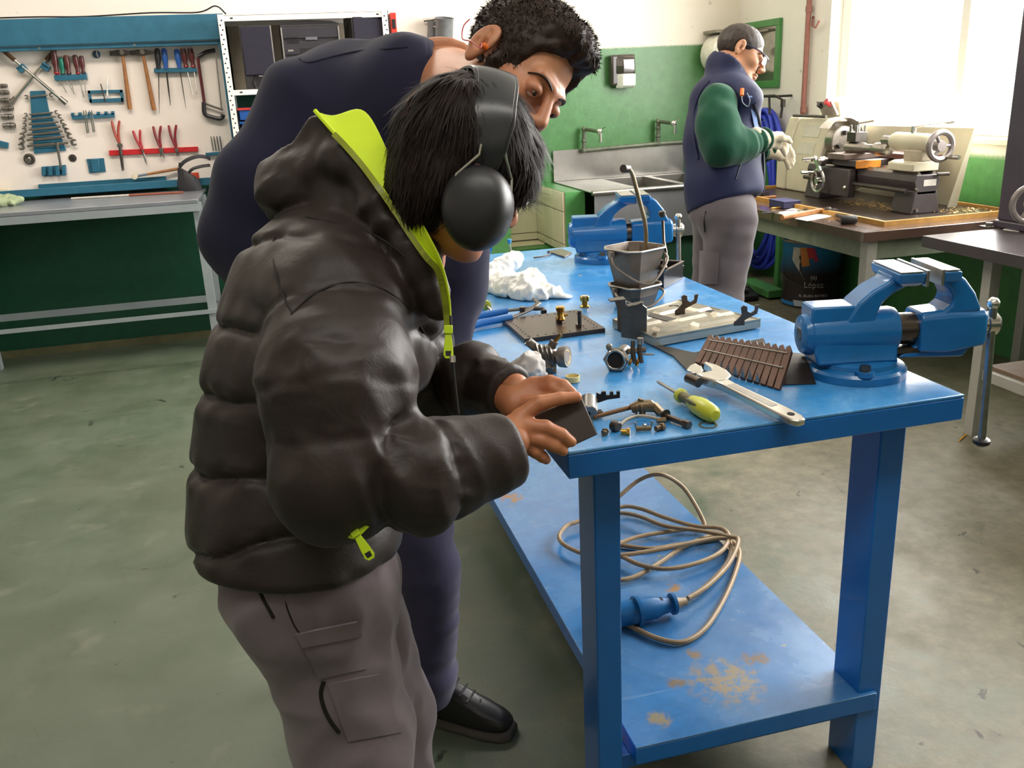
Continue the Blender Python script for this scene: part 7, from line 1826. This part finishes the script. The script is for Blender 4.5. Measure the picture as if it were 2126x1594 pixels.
# band over the crown: a broad curved strap narrowing to the yokes
bl = [(960, 392, 1.226, .010), (976, 330, 1.212, .018), (984, 280, 1.208, .027), (1000, 228, 1.215, .031), (1012, 185, 1.25, .031)]
strip = []
def onhair(u, v): return on_sdf(kid_hair, pw(u, v, .9), ray(u, v), 60)
far_ = [on_sdf(kid_hair, hd.w(-.012, 0, .03)+(hd.y*math.sin(t)+hd.z*math.cos(t))*.3, -(hd.y*math.sin(t)+hd.z*math.cos(t)), 60) for t in (-.3, .05, .5, 1.0, 1.4)]
ctr = [onhair(u, v) for u, v in ((1008, 356), (1015, 305), (1023, 255), (1026, 215))]+far_
wd = [.011, .022, .0265, .027, .027, .027, .027, .027, .022]
sidev = (IMG_R*.97+IMG_D*.22)
cs = spline(ctr, 5); g = []
for i, p in enumerate(cs):
    f = i/(len(cs)-1)*(len(wd)-1); k0 = int(min(len(wd)-2, f)); w = wd[k0]+(wd[k0+1]-wd[k0])*(f-k0)
    t = (cs[min(i+1, len(cs)-1)]-cs[max(i-1, 0)]).normalized(); s = (sidev-t*sidev.dot(t)).normalized(); n = t.cross(s)
    if n.dot(p-hd.w(0, 0, .03)) < 0: n = -n
    L0_ = .006; g.append([p-s*w+n*(L0_-.001), p-s*w*.5+n*(L0_+.001), p+n*(L0_+.002), p+s*w*.5+n*(L0_+.001), p+s*w+n*(L0_-.001)])
MB().sheet(g, .004).build('headband', EB, ed, sub=1)
for j in (0, 4): MB().tube([r[j] for r in g], .0032, 6).build('band_edge', EB, ed)
YK = M('bright_steel_wire', '#c9c5bc', .25, .9)
MB().tube([onhair(u, v)-IMG_F*.015 for u, v in ((1000, 305), (996, 326), (949, 367), (943, 388))]+[pw(923, 434, 1.21)], .0021, 8).build('wire_yoke', YK, ed)
MB().tube([onhair(u, v)-IMG_F*.015 for u, v in ((1046, 305), (1050, 334), (1062, 378))]+[pw(1060, 420, 1.215)], .0021, 8).build('wire_yoke', YK, ed)
MB().beam(onhair(944, 384)-IMG_F*.006, pw(923, 432, 1.205), .005, .011, outn).build('pivot_arm', BLKP, ed, bevel=.001)
# safety glasses
gq = [pw(1062, 400, 1.28), pw(1084, 414, 1.265), pw(1097, 402, 1.275), pw(1092, 378, 1.30), pw(1085, 362, 1.33)]
sg_ = thing('safety_glasses', 'clear safety glasses worn by the boy, just showing below his fringe', 'glasses', gq[0])
k = NT('clear_polycarbonate'); k.t.nodes.remove(k.b); tr = k.n('ShaderNodeBsdfTransparent'); tr.inputs[0].default_value = (.86, .86, .88, 1); gl = k.n('ShaderNodeBsdfGlossy'); gl.inputs['Roughness'].default_value = .08; mx = k.n('ShaderNodeMixShader'); mx.inputs[0].default_value = .04
k.l(tr.outputs[0], mx.inputs[1]); k.l(gl.outputs[0], mx.inputs[2]); k.l(mx.outputs[0], k.t.nodes['Material Output'].inputs[0]); POLY = k.m
MB().tube(spline([pw(1052, 384, 1.262), pw(1066, 402, 1.262), pw(1090, 416, 1.264), pw(1096, 408, 1.27), pw(1092, 392, 1.28)], 4), .0016, 6).build('frame', DKSTEEL, sg_)
MB().sheet([[pw(1062, 404, 1.268), pw(1064, 432, 1.268)], [pw(1074, 408, 1.264), pw(1076, 438, 1.262)], [pw(1088, 412, 1.264), pw(1092, 428, 1.262)], [pw(1096, 406, 1.275), pw(1101, 416, 1.275)]], .0015).build('lens', POLY, sg_)
# the block in his hands
bk_n = (-IMG_F*.96-IMG_D*.28).normalized()
c = [pw(1098, 868, 1.325), pw(1206, 822, 1.325), pw(1240, 902, 1.312), pw(1172, 934, 1.31), pw(1118, 940, 1.312)]
blk = thing('steel_block', 'dark oily steel block held between the hands of the boy', 'block', c[3])
MB().prism(c[:4]+[pw(1112, 930, 1.315)], IMG_F*.034).build('block', M('dark_steel_block', '#403836', .38, .5, var=.12, scale=12), blk, bevel=.0015)
MB().prism([c[1]*.5+c[2]*.5+IMG_F*.004, c[2]+IMG_F*.004, c[2]+IMG_F*.03, c[1]*.5+c[2]*.5+IMG_F*.03], IMG_R*.0012).build('machined_edge', DKSTEEL, blk)

# ------------------------------------------------------------------ teacher in the navy sweatshirt
mh = Head(pw(1071, 153, 1.49), IMG_R*.575+IMG_D*.60-IMG_F*.555, IMG_R*.664-IMG_D*.74-IMG_F*.11, 1.0)
NAVY = cloth('navy_sweatshirt', '#28283c', .95, 420, .12, .12, .12, .25)
NAVYT = cloth('navy_trousers', '#434059', .9, 600, .12, .2, .2, .9)
m_hip = pw(720, 760, 2.02); m_ch = pw(780, 330, 1.80); m_nk = pw(914, 178, 1.64)
mfR = pz(905, 1490, 0); mfL = Vector((-.03, 2.02, 0))
m_kn = pw(880, 1180, 2.02); m_hpR = pw(800, 850, 2.02); m_hpL = pw(640, 860, 2.05); m_knL = Vector((-.0, 2.0, .46))
mrs, mre, mrw = pw(640, 250, 1.74), pw(505, 470, 1.76), pw(640, 700, 1.72)
mls, mle, mlw = pw(930, 330, 1.86), pw(930, 590, 1.92), pw(905, 760, 1.86)
def man_body(p):
    d = mh.sdf(p, ears=(1, -1))
    nb = mh.w(-.045, 0, -.075)
    d = smin(d, cone(p, nb, m_nk, .060, .066), .025)
    d = smin(d, cone(p, mh.w(-.03, -.02, -.09), m_nk+IMG_R*.03, .045, .06), .025)
    d = smin(d, chain(p, [m_nk, m_ch, m_hip], [.08, .15, .13], .06), .04)
    for s, e, w in ((mrs, mre, mrw), (mls, mle, mlw)): d = smin(d, chain(p, [m_nk, s, e, w], [.055, .05, .04, .028], .02), .03)
    for a, b, c in ((m_hpR, m_kn, mfR+Vector((-.0, .02, .08))), (m_hpL, m_knL, mfL+Vector((0, 0, .08)))): d = smin(d, chain(p, [a, b, c], [.085, .058, .042], .02), .04)
    for w in (mrw, mlw):
        d = smin(d, ellp(p, w+Vector((.0, 0, -.05)), (.035, .03, .05)), .02)
    return d
def man_head(p):
    d = mh.sdf(p, ears=(1, -1)); nb = mh.w(-.045, 0, -.075)
    d = smin(d, cone(p, nb, m_nk, .060, .066), .025)
    return smin(d, cone(p, mh.w(-.03, -.02, -.09), m_nk+IMG_R*.03, .045, .06), .025)
lo, hi = bbox([mfR, mfL, m_hip, mrs, mre, mls, m_ch, mh.o, mrw, mlw], .16)
lo[2] = .03
def man_body_low(p): return smax(man_body(p), -(mh.sdf(p, ears=())-.004)*0+-1.0, .001)
hlo, hhi = bbox([mh.w(.13, .1, .12), mh.w(-.13, -.1, -.14), mh.w(.13, -.1, -.14), mh.w(-.13, .1, .12), mh.w(.1, 0, -.14)], .03)
def outside_box(p, lo, hi):
    q = np.maximum(np.maximum(A3(lo)-p, p-A3(hi)), -1e9).max(1); return q
man = skin('person', lambda p: smax(man_body(p), -outside_box(p, hlo+.012, hhi-.012), .001), lo, hi, .008, SKIN1, None, extra=[(lambda p: smax(man_head(p), outside_box(p, hlo+.008, hhi-.008), .001), hlo, hhi, .0024)])
tag(man, 'dark-haired man in a navy sweatshirt leaning over behind the boy to watch', 'person')
mh.eyes(man); mh.brows(man, HAIR)
# short curly hair
def man_hair(p):
    q = mh.loc(p); qa = np.abs(q[:, 1])
    d = ellp(q, (-.014, 0, .043), (.108, .087, .092))
    d = smin(d, ellp(q, (.056, 0, .092), (.044, .062, .030)), .02)
    d = smax(d, -ellp(q, (.118, 0, -.010), (.074, .15, .088)), .008)         # forehead and face
    low = smin(-(q[:, 2]-.004), -(q[:, 0]+.022), .02)                         # region below the hairline in front of the ears
    d = smax(d, -(q[:, 2]+.045+q[:, 0]*.25), .01)
    d = smax(d, -ellp(np.stack([q[:, 0], qa, q[:, 2]], 1), (-.010, .088, -.012), (.030, .035, .040)), .006)
    sb = ellp(np.stack([q[:, 0], qa, q[:, 2]], 1), (.020, .069, -.014), (.009, .012, .034)); d = smin(d, sb, .008)
    return (d-.003*NZ[5](q, 30)-.0022*NZ[6](q, 62))*mh.s
lo, hi = bbox([mh.w(-.14, -.11, -.08), mh.w(.12, .11, .15), mh.w(.12, -.11, -.08), mh.w(-.14, .11, .15)], .03)
mhr = skin('hair', man_hair, lo, hi, .0038, HAIR, man)
co, no = surf(mhr, 0, 0)
fr = [i for i in range(len(co)) if (lambda l: l[0] < .05 or l[2] > .085)(mh.loc(co[i][None].astype(np.float32))[0])]
o = strands(co[fr], no[fr], 14000, .0075, lambda p: mh.x*.4-mh.z*.3, 3, .0009, .002, 4, .5, .3, 3).build('hair_strands', HAIR, mhr, smooth=180); o['kind'] = 'stuff'
# sweatshirt
NAX = (IMG_R*.93-IMG_D*.22-IMG_F*.18).normalized()
def man_sweater(p):
    n1 = NZ[0](p*A3((1, 1, .6)), 2.6); n2 = NZ[3](p, 7)
    d = chain(p, [pw(850, 205, 1.66), pw(770, 330, 1.80), pw(745, 520, 1.90), m_hip], [.105, .168, .172, .16], .06)
    d = smin(d, ellp(p, pw(720, 215, 1.78), (.15, .15, .105)), .07)
    d = smin(d, chain(p, [pw(650, 235, 1.73), pw(545, 380, 1.72), pw(505, 490, 1.75), pw(600, 640, 1.74)], [.098, .088, .078, .062], .03), .045)
    d = smin(d, chain(p, [mls, mle, mlw], [.10, .075, .055], .03), .04)
    d = smin(d, cone(p, m_nk-NAX*.05, m_nk, .084, .073), .03)
    d = d-.008*n1-.003*n2+.008*(np.abs(NZ[5](p @ A3([[1, .3, .4], [.2, .7, .2], [-.5, .2, .8]]), 4.5))-.5)
    # neck opening
    t = (p-A3(m_nk)) @ A3(NAX)
    d = smax(d, -cone(p, m_nk-NAX*.03, m_nk+NAX*.25, .064, .072), .005)
    return smax(d, t-.008, .006)
lo, hi = bbox([m_hip, mre, mrs, mls, mle, m_nk, m_ch, pw(520, 400, 1.72)], .19)
sw = skin('sweatshirt', man_sweater, lo, hi, .0062, NAVY, man)
axn = NAX; u_, v_ = frame(axn)
MB().tube([m_nk+axn*.004+(u_*math.cos(t)+v_*math.sin(t))*.073 for t in [2*math.pi*i/36 for i in range(36)]], .0085, 8, closed=True).build('collar_rib', NAVY, sw)
cling('shoulder_seam', man_sweater, [(846, 98), (800, 102), (745, 106), (690, 118), (640, 130), (622, 122)], .0, .0018, NAVY, sw, w0=1.2)
# trousers, shoes
def man_trousers(p):
    d = None
    for a, b, c, r in ((m_hpR, m_kn, mfR+Vector((-.02, .0, .10)), (.115, .082, .078)), (m_hpL, m_knL, mfL+Vector((0, 0, .10)), (.115, .085, .078))):
        e = chain(p, [a, b, c], r, .03); d = e if d is None else smin(d, e, .03)
    d = smin(d, ellp(p, m_hip, (.17, .14, .14)), .05)
    d = smax(d, -(p[:, 2]-.075), .01)
    return d-.011*NZ[1](p*A3((1, 1, .7)), 4)-.005*NZ[4](p*A3((.6, .6, 1.6)), 9)
lo, hi = bbox([m_hip, mfR, mfL, m_kn, m_knL, m_hpL, m_hpR], .18); lo[2] = .04
skin('trousers', man_trousers, lo, hi, .0075, NAVYT, man)
ft = pz(1045, 1500, .03); fh = pz(890, 1465, .03); dd = ft-fh
shoe((fh.x+dd.x*.3, fh.y+dd.y*.3), dd, man, .86); shoe((mfL.x, mfL.y), (1, -.1, 0), man, 1.05)
# ear plug on a red cord
ep = mh.w(.004, -.089, -.012)
epl = thing('ear_plug', 'orange ear plug with thin red cord in the ear of the man in navy', 'ear plug', ep)
MB().lathe(ep+mh.y*.004*mh.s, -mh.y, [(0, .003), (.002, .0052), (.010, .0045), (.012, .003)], 12).build('plug', M('orange_foam', '#f0782c', .6), epl)
MB().tube(spline([ep-mh.y*.011, pw(998, 100, 1.385), pw(978, 86, 1.42), pw(960, 80, 1.46), pw(962, 55, 1.49), pw(975, 40, 1.50)], 6), .0011, 5).build('cord', M('red_cord', '#b3231f', .5), epl)

# ------------------------------------------------------------------ man in the blue vest at the lathe
W2 = 3.92
h3 = Head(pw(1538, 112, W2), IMG_R*.90+IMG_D*.34-IMG_F*.12, IMG_R*.30-IMG_D*.95, 1.0)
v_nk = pw(1508, 178, W2); v_ch = pw(1500, 300, W2); v_hp = pw(1499, 430, W2)
fz = Vector((v_hp.x, v_hp.y, 0)); v_fR = Vector((v_hp.x-.08, v_hp.y-.09, .08)); v_fL = Vector((v_hp.x-.04, v_hp.y+.11, .08))
v_kR = Vector((v_hp.x-.045, v_hp.y-.09, .48)); v_kL = Vector((v_hp.x-.0, v_hp.y+.09, .48))
vs, ve, vw = pw(1490, 212, W2-.16), pw(1500, 303, W2-.19), pw(1585, 290, W2-.1)
vs2, ve2, vw2 = pw(1520, 215, W2+.19), pw(1545, 325, W2+.2), pw(1590, 312, W2+.06)
def v_body(p):
    d = h3.sdf(p); d = smin(d, cone(p, h3.w(-.04, 0, -.07), v_nk, .058, .066), .025)
    d = smin(d, chain(p, [v_nk, v_ch, v_hp], [.08, .13, .125], .05), .04)
    for s, e, w in ((vs, ve, vw), (vs2, ve2, vw2)): d = smin(d, chain(p, [v_nk, s, e, w], [.05, .045, .038, .027], .02), .03)
    for a, b, c in ((v_hp+Vector((0, -.08, -.05)), v_kR, v_fR), (v_hp+Vector((.03, .08, -.05)), v_kL, v_fL)): d = smin(d, chain(p, [a, b, c], [.08, .056, .042], .02), .04)
    return d
lo, hi = bbox([v_nk, v_fR, v_fL, vw, vw2, h3.o, vs, vs2], .16); lo[2] = .03
hlo, hhi = bbox([h3.w(.13, .1, .12), h3.w(-.13, -.1, -.14), h3.w(.13, -.1, -.14), h3.w(-.13, .1, .12)], .02)
h3lo, h3hi = hlo.copy(), hhi.copy()
vman = skin('person', lambda p: smax(v_body(p), -outside_box(p, h3lo+.014, h3hi-.014), .001), lo, hi, .010, SKIN3, None, extra=[(lambda p: smax(smin(h3.sdf(p), cone(p, h3.w(-.04, 0, -.07), v_nk, .058, .066), .025), outside_box(p, h3lo+.008, h3hi-.008), .001), hlo, hhi, .0034)])
tag(vman, 'man in a navy vest and green sleeves standing at the lathe', 'person')
h3.eyes(vman); h3.brows(vman, HAIR)
def v_hair(p):
    q = h3.loc(p); qa = np.abs(q[:, 1])
    d = ellp(q, (-.016, 0, .039), (.102, .081, .085))
    d = smax(d, -ellp(q, (.115, 0, -.02), (.062, .15, .085)), .008)
    d = smax(d, -(q[:, 2]+.055+q[:, 0]*.3), .01)
    d = smax(d, -ellp(np.stack([q[:, 0], qa, q[:, 2]], 1), (-.012, .086, -.012), (.028, .03, .04)), .006)
    return (d-.0015*NZ[5](q, 45))*h3.s
skin('hair', v_hair, hlo, hhi, .004, M('short_brown_hair', '#33271f', .55, var=.3, scale=70), vman)
VEST = cloth('navy_padded_vest', '#1e2344', .65, 500, .1, .08, .25, .4); GRN = cloth('bottle_green_fleece', '#1c4a36', .95, 400, .12, .18, .12, .3); GRYT = cloth('grey_brown_workwear', '#5f585c', .9, 600, .1, .2, .2, .9)
def v_vest(p):
    d = chain(p, [pw(1500, 215, W2), pw(1500, 290, W2), pw(1501, 380, W2), pw(1503, 440, W2)], [.14, .155, .157, .155], .06)
    d = smin(d, ellp(p, pw(1510, 205, W2), (.12, .22, .09)), .06)
    d = smin(d, cone(p, pw(1499, 185, W2), pw(1512, 140, W2), .086, .098), .02); d = smax(d, -((p-A3(pw(1507, 135, W2))) @ A3((IMG_D*.78-IMG_R*.62).normalized())+.012), .006)
    s = (p-A3(v_nk)) @ A3(IMG_D)
    d = d-.004*NZ[2](p*A3((1, 1, .7)), 6)
    d = smax(d, -cone(p, v_nk, h3.w(-.03, 0, .0), .072, .094), .006)
    d = smax(d, (p-A3(pw(1505, 424, W2))) @ A3((IMG_D*.96+IMG_R*.25).normalized()), .015)
    d = smax(d, -ellp(p, vs+IMG_R*.002-IMG_F*.03, (.075, .085, .115)), .012)
    return d
lo, hi = bbox([pw(1500, 140, W2), pw(1500, 430, W2)], .28)
FRM_ = M('dark_zip', '#1a1c2e', .5)
vv = skin('vest', v_vest, lo, hi, .0085, VEST, vman)
def v_sleeves(p):
    n = NZ[2](p, 9)
    a = [vs, pw(1490, 262, W2-.19), ve, pw(1540, 303, W2-.17), vw]; b = [vs2, ve2, vw2]
    d = chain(p, a, [.078, .084, .08, .062, .046], .04); d = np.minimum(d, chain(p, b, [.085, .07, .045], .03))
    s = seg_s(p, a)
    return d-.004*n-.006*np.sin(s*150)*np.clip((s-.25)*8, 0, 1)
lo, hi = bbox([vs, ve, vw, vs2, ve2, vw2], .13)
skin('sleeves', v_sleeves, lo, hi, .0075, GRN, vman)
MB().sheet([[on_sdf(v_vest, pw(1558+d_, 200, 3), ray(1558+d_, 200), 60)-IMG_F*.004 for d_ in (-6, 3)], [on_sdf(v_vest, pw(1570+d_, 240, 3), ray(1570+d_, 240), 60)-IMG_F*.006 for d_ in (-9, 0)], [on_sdf(v_vest, pw(1574+d_, 265, 3), ray(1574+d_, 265), 60)-IMG_F*.006 for d_ in (-8, 0)]], .002).build('pale_blue_shirt', cloth('pale_blue_shirt', '#6d86b8'), vman)
def v_trousers(p):
    d = chain(p, [v_hp+Vector((.0, -.07, -.05)), v_kR, v_fR], [.115, .09, .08], .03)
    d = smin(d, chain(p, [v_hp+Vector((.02, .08, -.05)), v_kL, v_fL], [.11, .085, .08], .03), .03)
    d = smin(d, ellp(p, v_hp, (.142, .16, .12)), .05)
    return d-.009*NZ[1](p*A3((1, 1, .6)), 4)-.004*NZ[4](p, 9)
lo, hi = bbox([v_hp, v_fR, v_fL, v_kL], .18); lo[2] = .04
vt = skin('trousers', v_trousers, lo, hi, .009, GRYT, vman)
patch('thigh_pocket', v_trousers, ((1452, 520), (1492, 526), (1488, 590), (1450, 590)), 6, 6, .006, .004, GRYT, vt, w0=3.2)
cling('pocket_edge', v_trousers, [(1466, 438), (1462, 460), (1464, 482)], 0, .003, DKSEAM, vt, w0=3.2)
shoe((v_fR.x, v_fR.y), (1, .1, 0), vman, 1.05); shoe((v_fL.x, v_fL.y), (1, .25, 0), vman, 1.05)
# work gloves: palm, five curled fingers and a cuff each
GLV = cloth('cream_work_glove', '#dccfb4', .85, 300, .12, .2, .2, .5)
for w_, c_, fl in ((vw, W2-.08, 1), (vw2, W2+.06, -1)):
    base = w_+IMG_R*.01; f = (IMG_R*.92+IMG_D*(-.04 if fl > 0 else .2)+IMG_F*(.35 if fl > 0 else -.1)).normalized(); s = (IMG_D-f*IMG_D.dot(f)).normalized(); n = f.cross(s)
    palm = [(base, base+f*.055+s*.018*i, .030, .019) for i in (-1, 0, 1)]
    fin = []
    for i, (L, o_) in enumerate(((.052, -.026), (.058, -.008), (.054, .009), (.044, .026))):
        a = base+f*.058+s*o_; fin.append(([a, a+f*L*.45+s*.004*fl-IMG_D*.006, a+f*L*.75+IMG_D*.016, a+f*L*.9+IMG_D*.034], [.0135, .0125, .0115, .0095]))
    a = base+f*.02-n*.018*fl; fin.append(([a, a+f*.035-n*.02*fl, a+f*.065-n*.018*fl, a+f*.085-n*.01*fl+IMG_D*.01], [.017, .0145, .0125, .010]))
    lo, hi = bbox([base-f*.05, base+f*.2, base+s*.07, base-s*.07, base-n*.06, base+n*.06, base+f*.18+s*.08], .03)
    skin('glove', lambda p, palm=palm, fin=fin, base=base, f=f: smin(hand_sdf(p, palm, fin), cone(p, base-f*.05, base, .05, .036), .02)-.0015*NZ[4](p, 18), lo, hi, .0042, GLV, vman)
zf = [on_sdf(v_vest, pw(u, v, 3), ray(u, v), 60)-IMG_F*.002 for u, v in ((1566, 215), (1578, 260), (1584, 310), (1586, 360), (1585, 398))]
MB().tube(spline(zf, 4), .006, 6).build('vest_zip', FRM_, vv)
cling('vest_pocket', v_vest, [(1528, 372), (1534, 352), (1540, 338)], 0, .0035, FRM_, vv, w0=3.2)
cling('armhole_trim', v_vest, [(1474, 168), (1455, 190), (1441, 230), (1440, 280), (1450, 330)], .0, .006, VEST, vv, w0=3.2)
# his safety glasses, orange tag and lanyard
sg2 = thing('safety_glasses', 'dark-framed clear safety glasses worn by the man at the lathe', 'glasses', h3.w(.1, 0, 0))
FRM = M('dark_blue_frame', '#2a3350', .35)
for sd in (1, -1): MB().tube([h3.w(-.018, .081*sd, .012), h3.w(.03, .077*sd, .012), h3.w(.078, .066*sd, .008), h3.w(.1, .05*sd, .003)], .0034, 6).build('temple_arm', FRM, sg2)
MB().tube(spline([h3.w(.1, .052, .004), h3.w(.117, .02, .008), h3.w(.119, 0, .006), h3.w(.117, -.02, .008), h3.w(.1, -.052, .004)], 4), .0032, 6).build('brow_bar', FRM, sg2)
MB().sheet([[h3.w(x, y, .003), h3.w(x-.002, y, -.034)] for x, y in ((.099, .052), (.113, .034), (.118, .014), (.119, 0), (.118, -.014), (.113, -.034), (.099, -.052))], .0012).build('lens', POLY, sg2)
tg = thing('ear_plugs', 'orange ear plugs on a cord hanging at the collar of the man at the lathe', 'ear plug', pw(1540, 195, W2-.14))
ft_ = lambda u, v: on_sdf(v_vest, pw(u, v, 3), ray(u, v), 60)-IMG_F*.008
MB().tube([ft_(1540, 186), ft_(1539, 200)], .008, 10).build('plug', M('orange_foam', '#f0782c', .6), tg)
MB().tube(spline([ft_(1539, 200), ft_(1541, 214), ft_(1552, 222), ft_(1556, 208), ft_(1550, 194)], 4), .0018, 6).build('cord', M('pale_cord', '#b9c3d2', .5), tg)

# ------------------------------------------------------------------ white plastic bag and crumpled wiper on the bench
PLB = NT('thin_white_plastic'); k = PLB
k.b.inputs['Base Color'].default_value = lin('#f3f2ee'); k.rough(.38); k.b.inputs['Subsurface Weight'].default_value = .25; k.b.inputs['Subsurface Radius'].default_value = (.02, .02, .02)
k.bump(k.noise(30, 4, .6, None, 1.5), .35, .008); PLB = PLB.m
bA, bB, bC = pb(1028, 590, .02), pb(1100, 592, .03), pb(1172, 614, .008)
def bag(p):
    d = chain(p, [bA, bB, bC], [.038, .040, .012], .02)
    d = smin(d, chain(p, [pb(1050, 600, .02), pb(1105, 612, .015), pb(1132, 620, .006)], [.03, .022, .01], .02), .02)
    d = smin(d, cone(p, pb(1024, 566, .035), pb(1062, 545, .055), .028, .034), .025)
    d = smin(d, ellp(p, pb(1002, 572, .02), (.04, .03, .025)), .02)
    r = np.abs(NZ[2](p*A3((1, 1, .7)), 7)); r2 = np.abs(NZ[3](p, 15))
    r3 = np.abs(NZ[6](p @ A3([[1, .5, .2], [-.4, 1, .3], [.2, .1, .6]]), 26)); d = d+.019*(r-.35)+.009*(r2-.3)+.005*(r3-.4)
    return smax(d, -(p[:, 2]-H-.001), .004)
lo, hi = bbox([bA, bB, bC, pb(1062, 545, .06), pb(1002, 572, .02)], .06); lo[2] = H-.004
tag(skin('plastic_bag', bag, lo, hi, .0028, PLB, None, smooth=60), 'crumpled white plastic bag lying on the blue bench behind the blue pliers', 'bag')
wpA, wpB = pb(1080, 770, .015), pb(1120, 776, .012)
def wiper(p):
    d = chain(p, [wpA, (wpA+wpB)/2+UP*.012, wpB], [.022, .026, .016], .02)
    d = d+.012*(np.abs(NZ[5](p, 16))-.3)+.005*(np.abs(NZ[6](p, 34))-.3); return smax(d, -(p[:, 2]-H-.001), .003)
lo, hi = bbox([wpA, wpB], .05); lo[2] = H-.004
tag(skin('wiper', wiper, lo, hi, .0024, M('grey_white_paper_wiper', '#cfc9c6', .8, var=.15, scale=20), None), 'crumpled grey-white paper wiper beside the left sleeve of the boy', 'wiper')

q = pb(1058, 508, .03)
dv = thing('dropper', 'tiny clear tube with a blue cap sticking up behind the plastic bag', 'tube', pb(1058, 520))
MB().cyl(pb(1060, 520, .0), q+Vector((0, 0, .006)), .0035, n=8).build('tube', M('cloudy_tube', '#cfc6a8', .3), dv)
MB().cyl(q+Vector((0, 0, .0061)), q+Vector((0, 0, .02)), .0075, n=12).build('cap', M('light_blue_cap', '#3f8fbe', .4), dv)
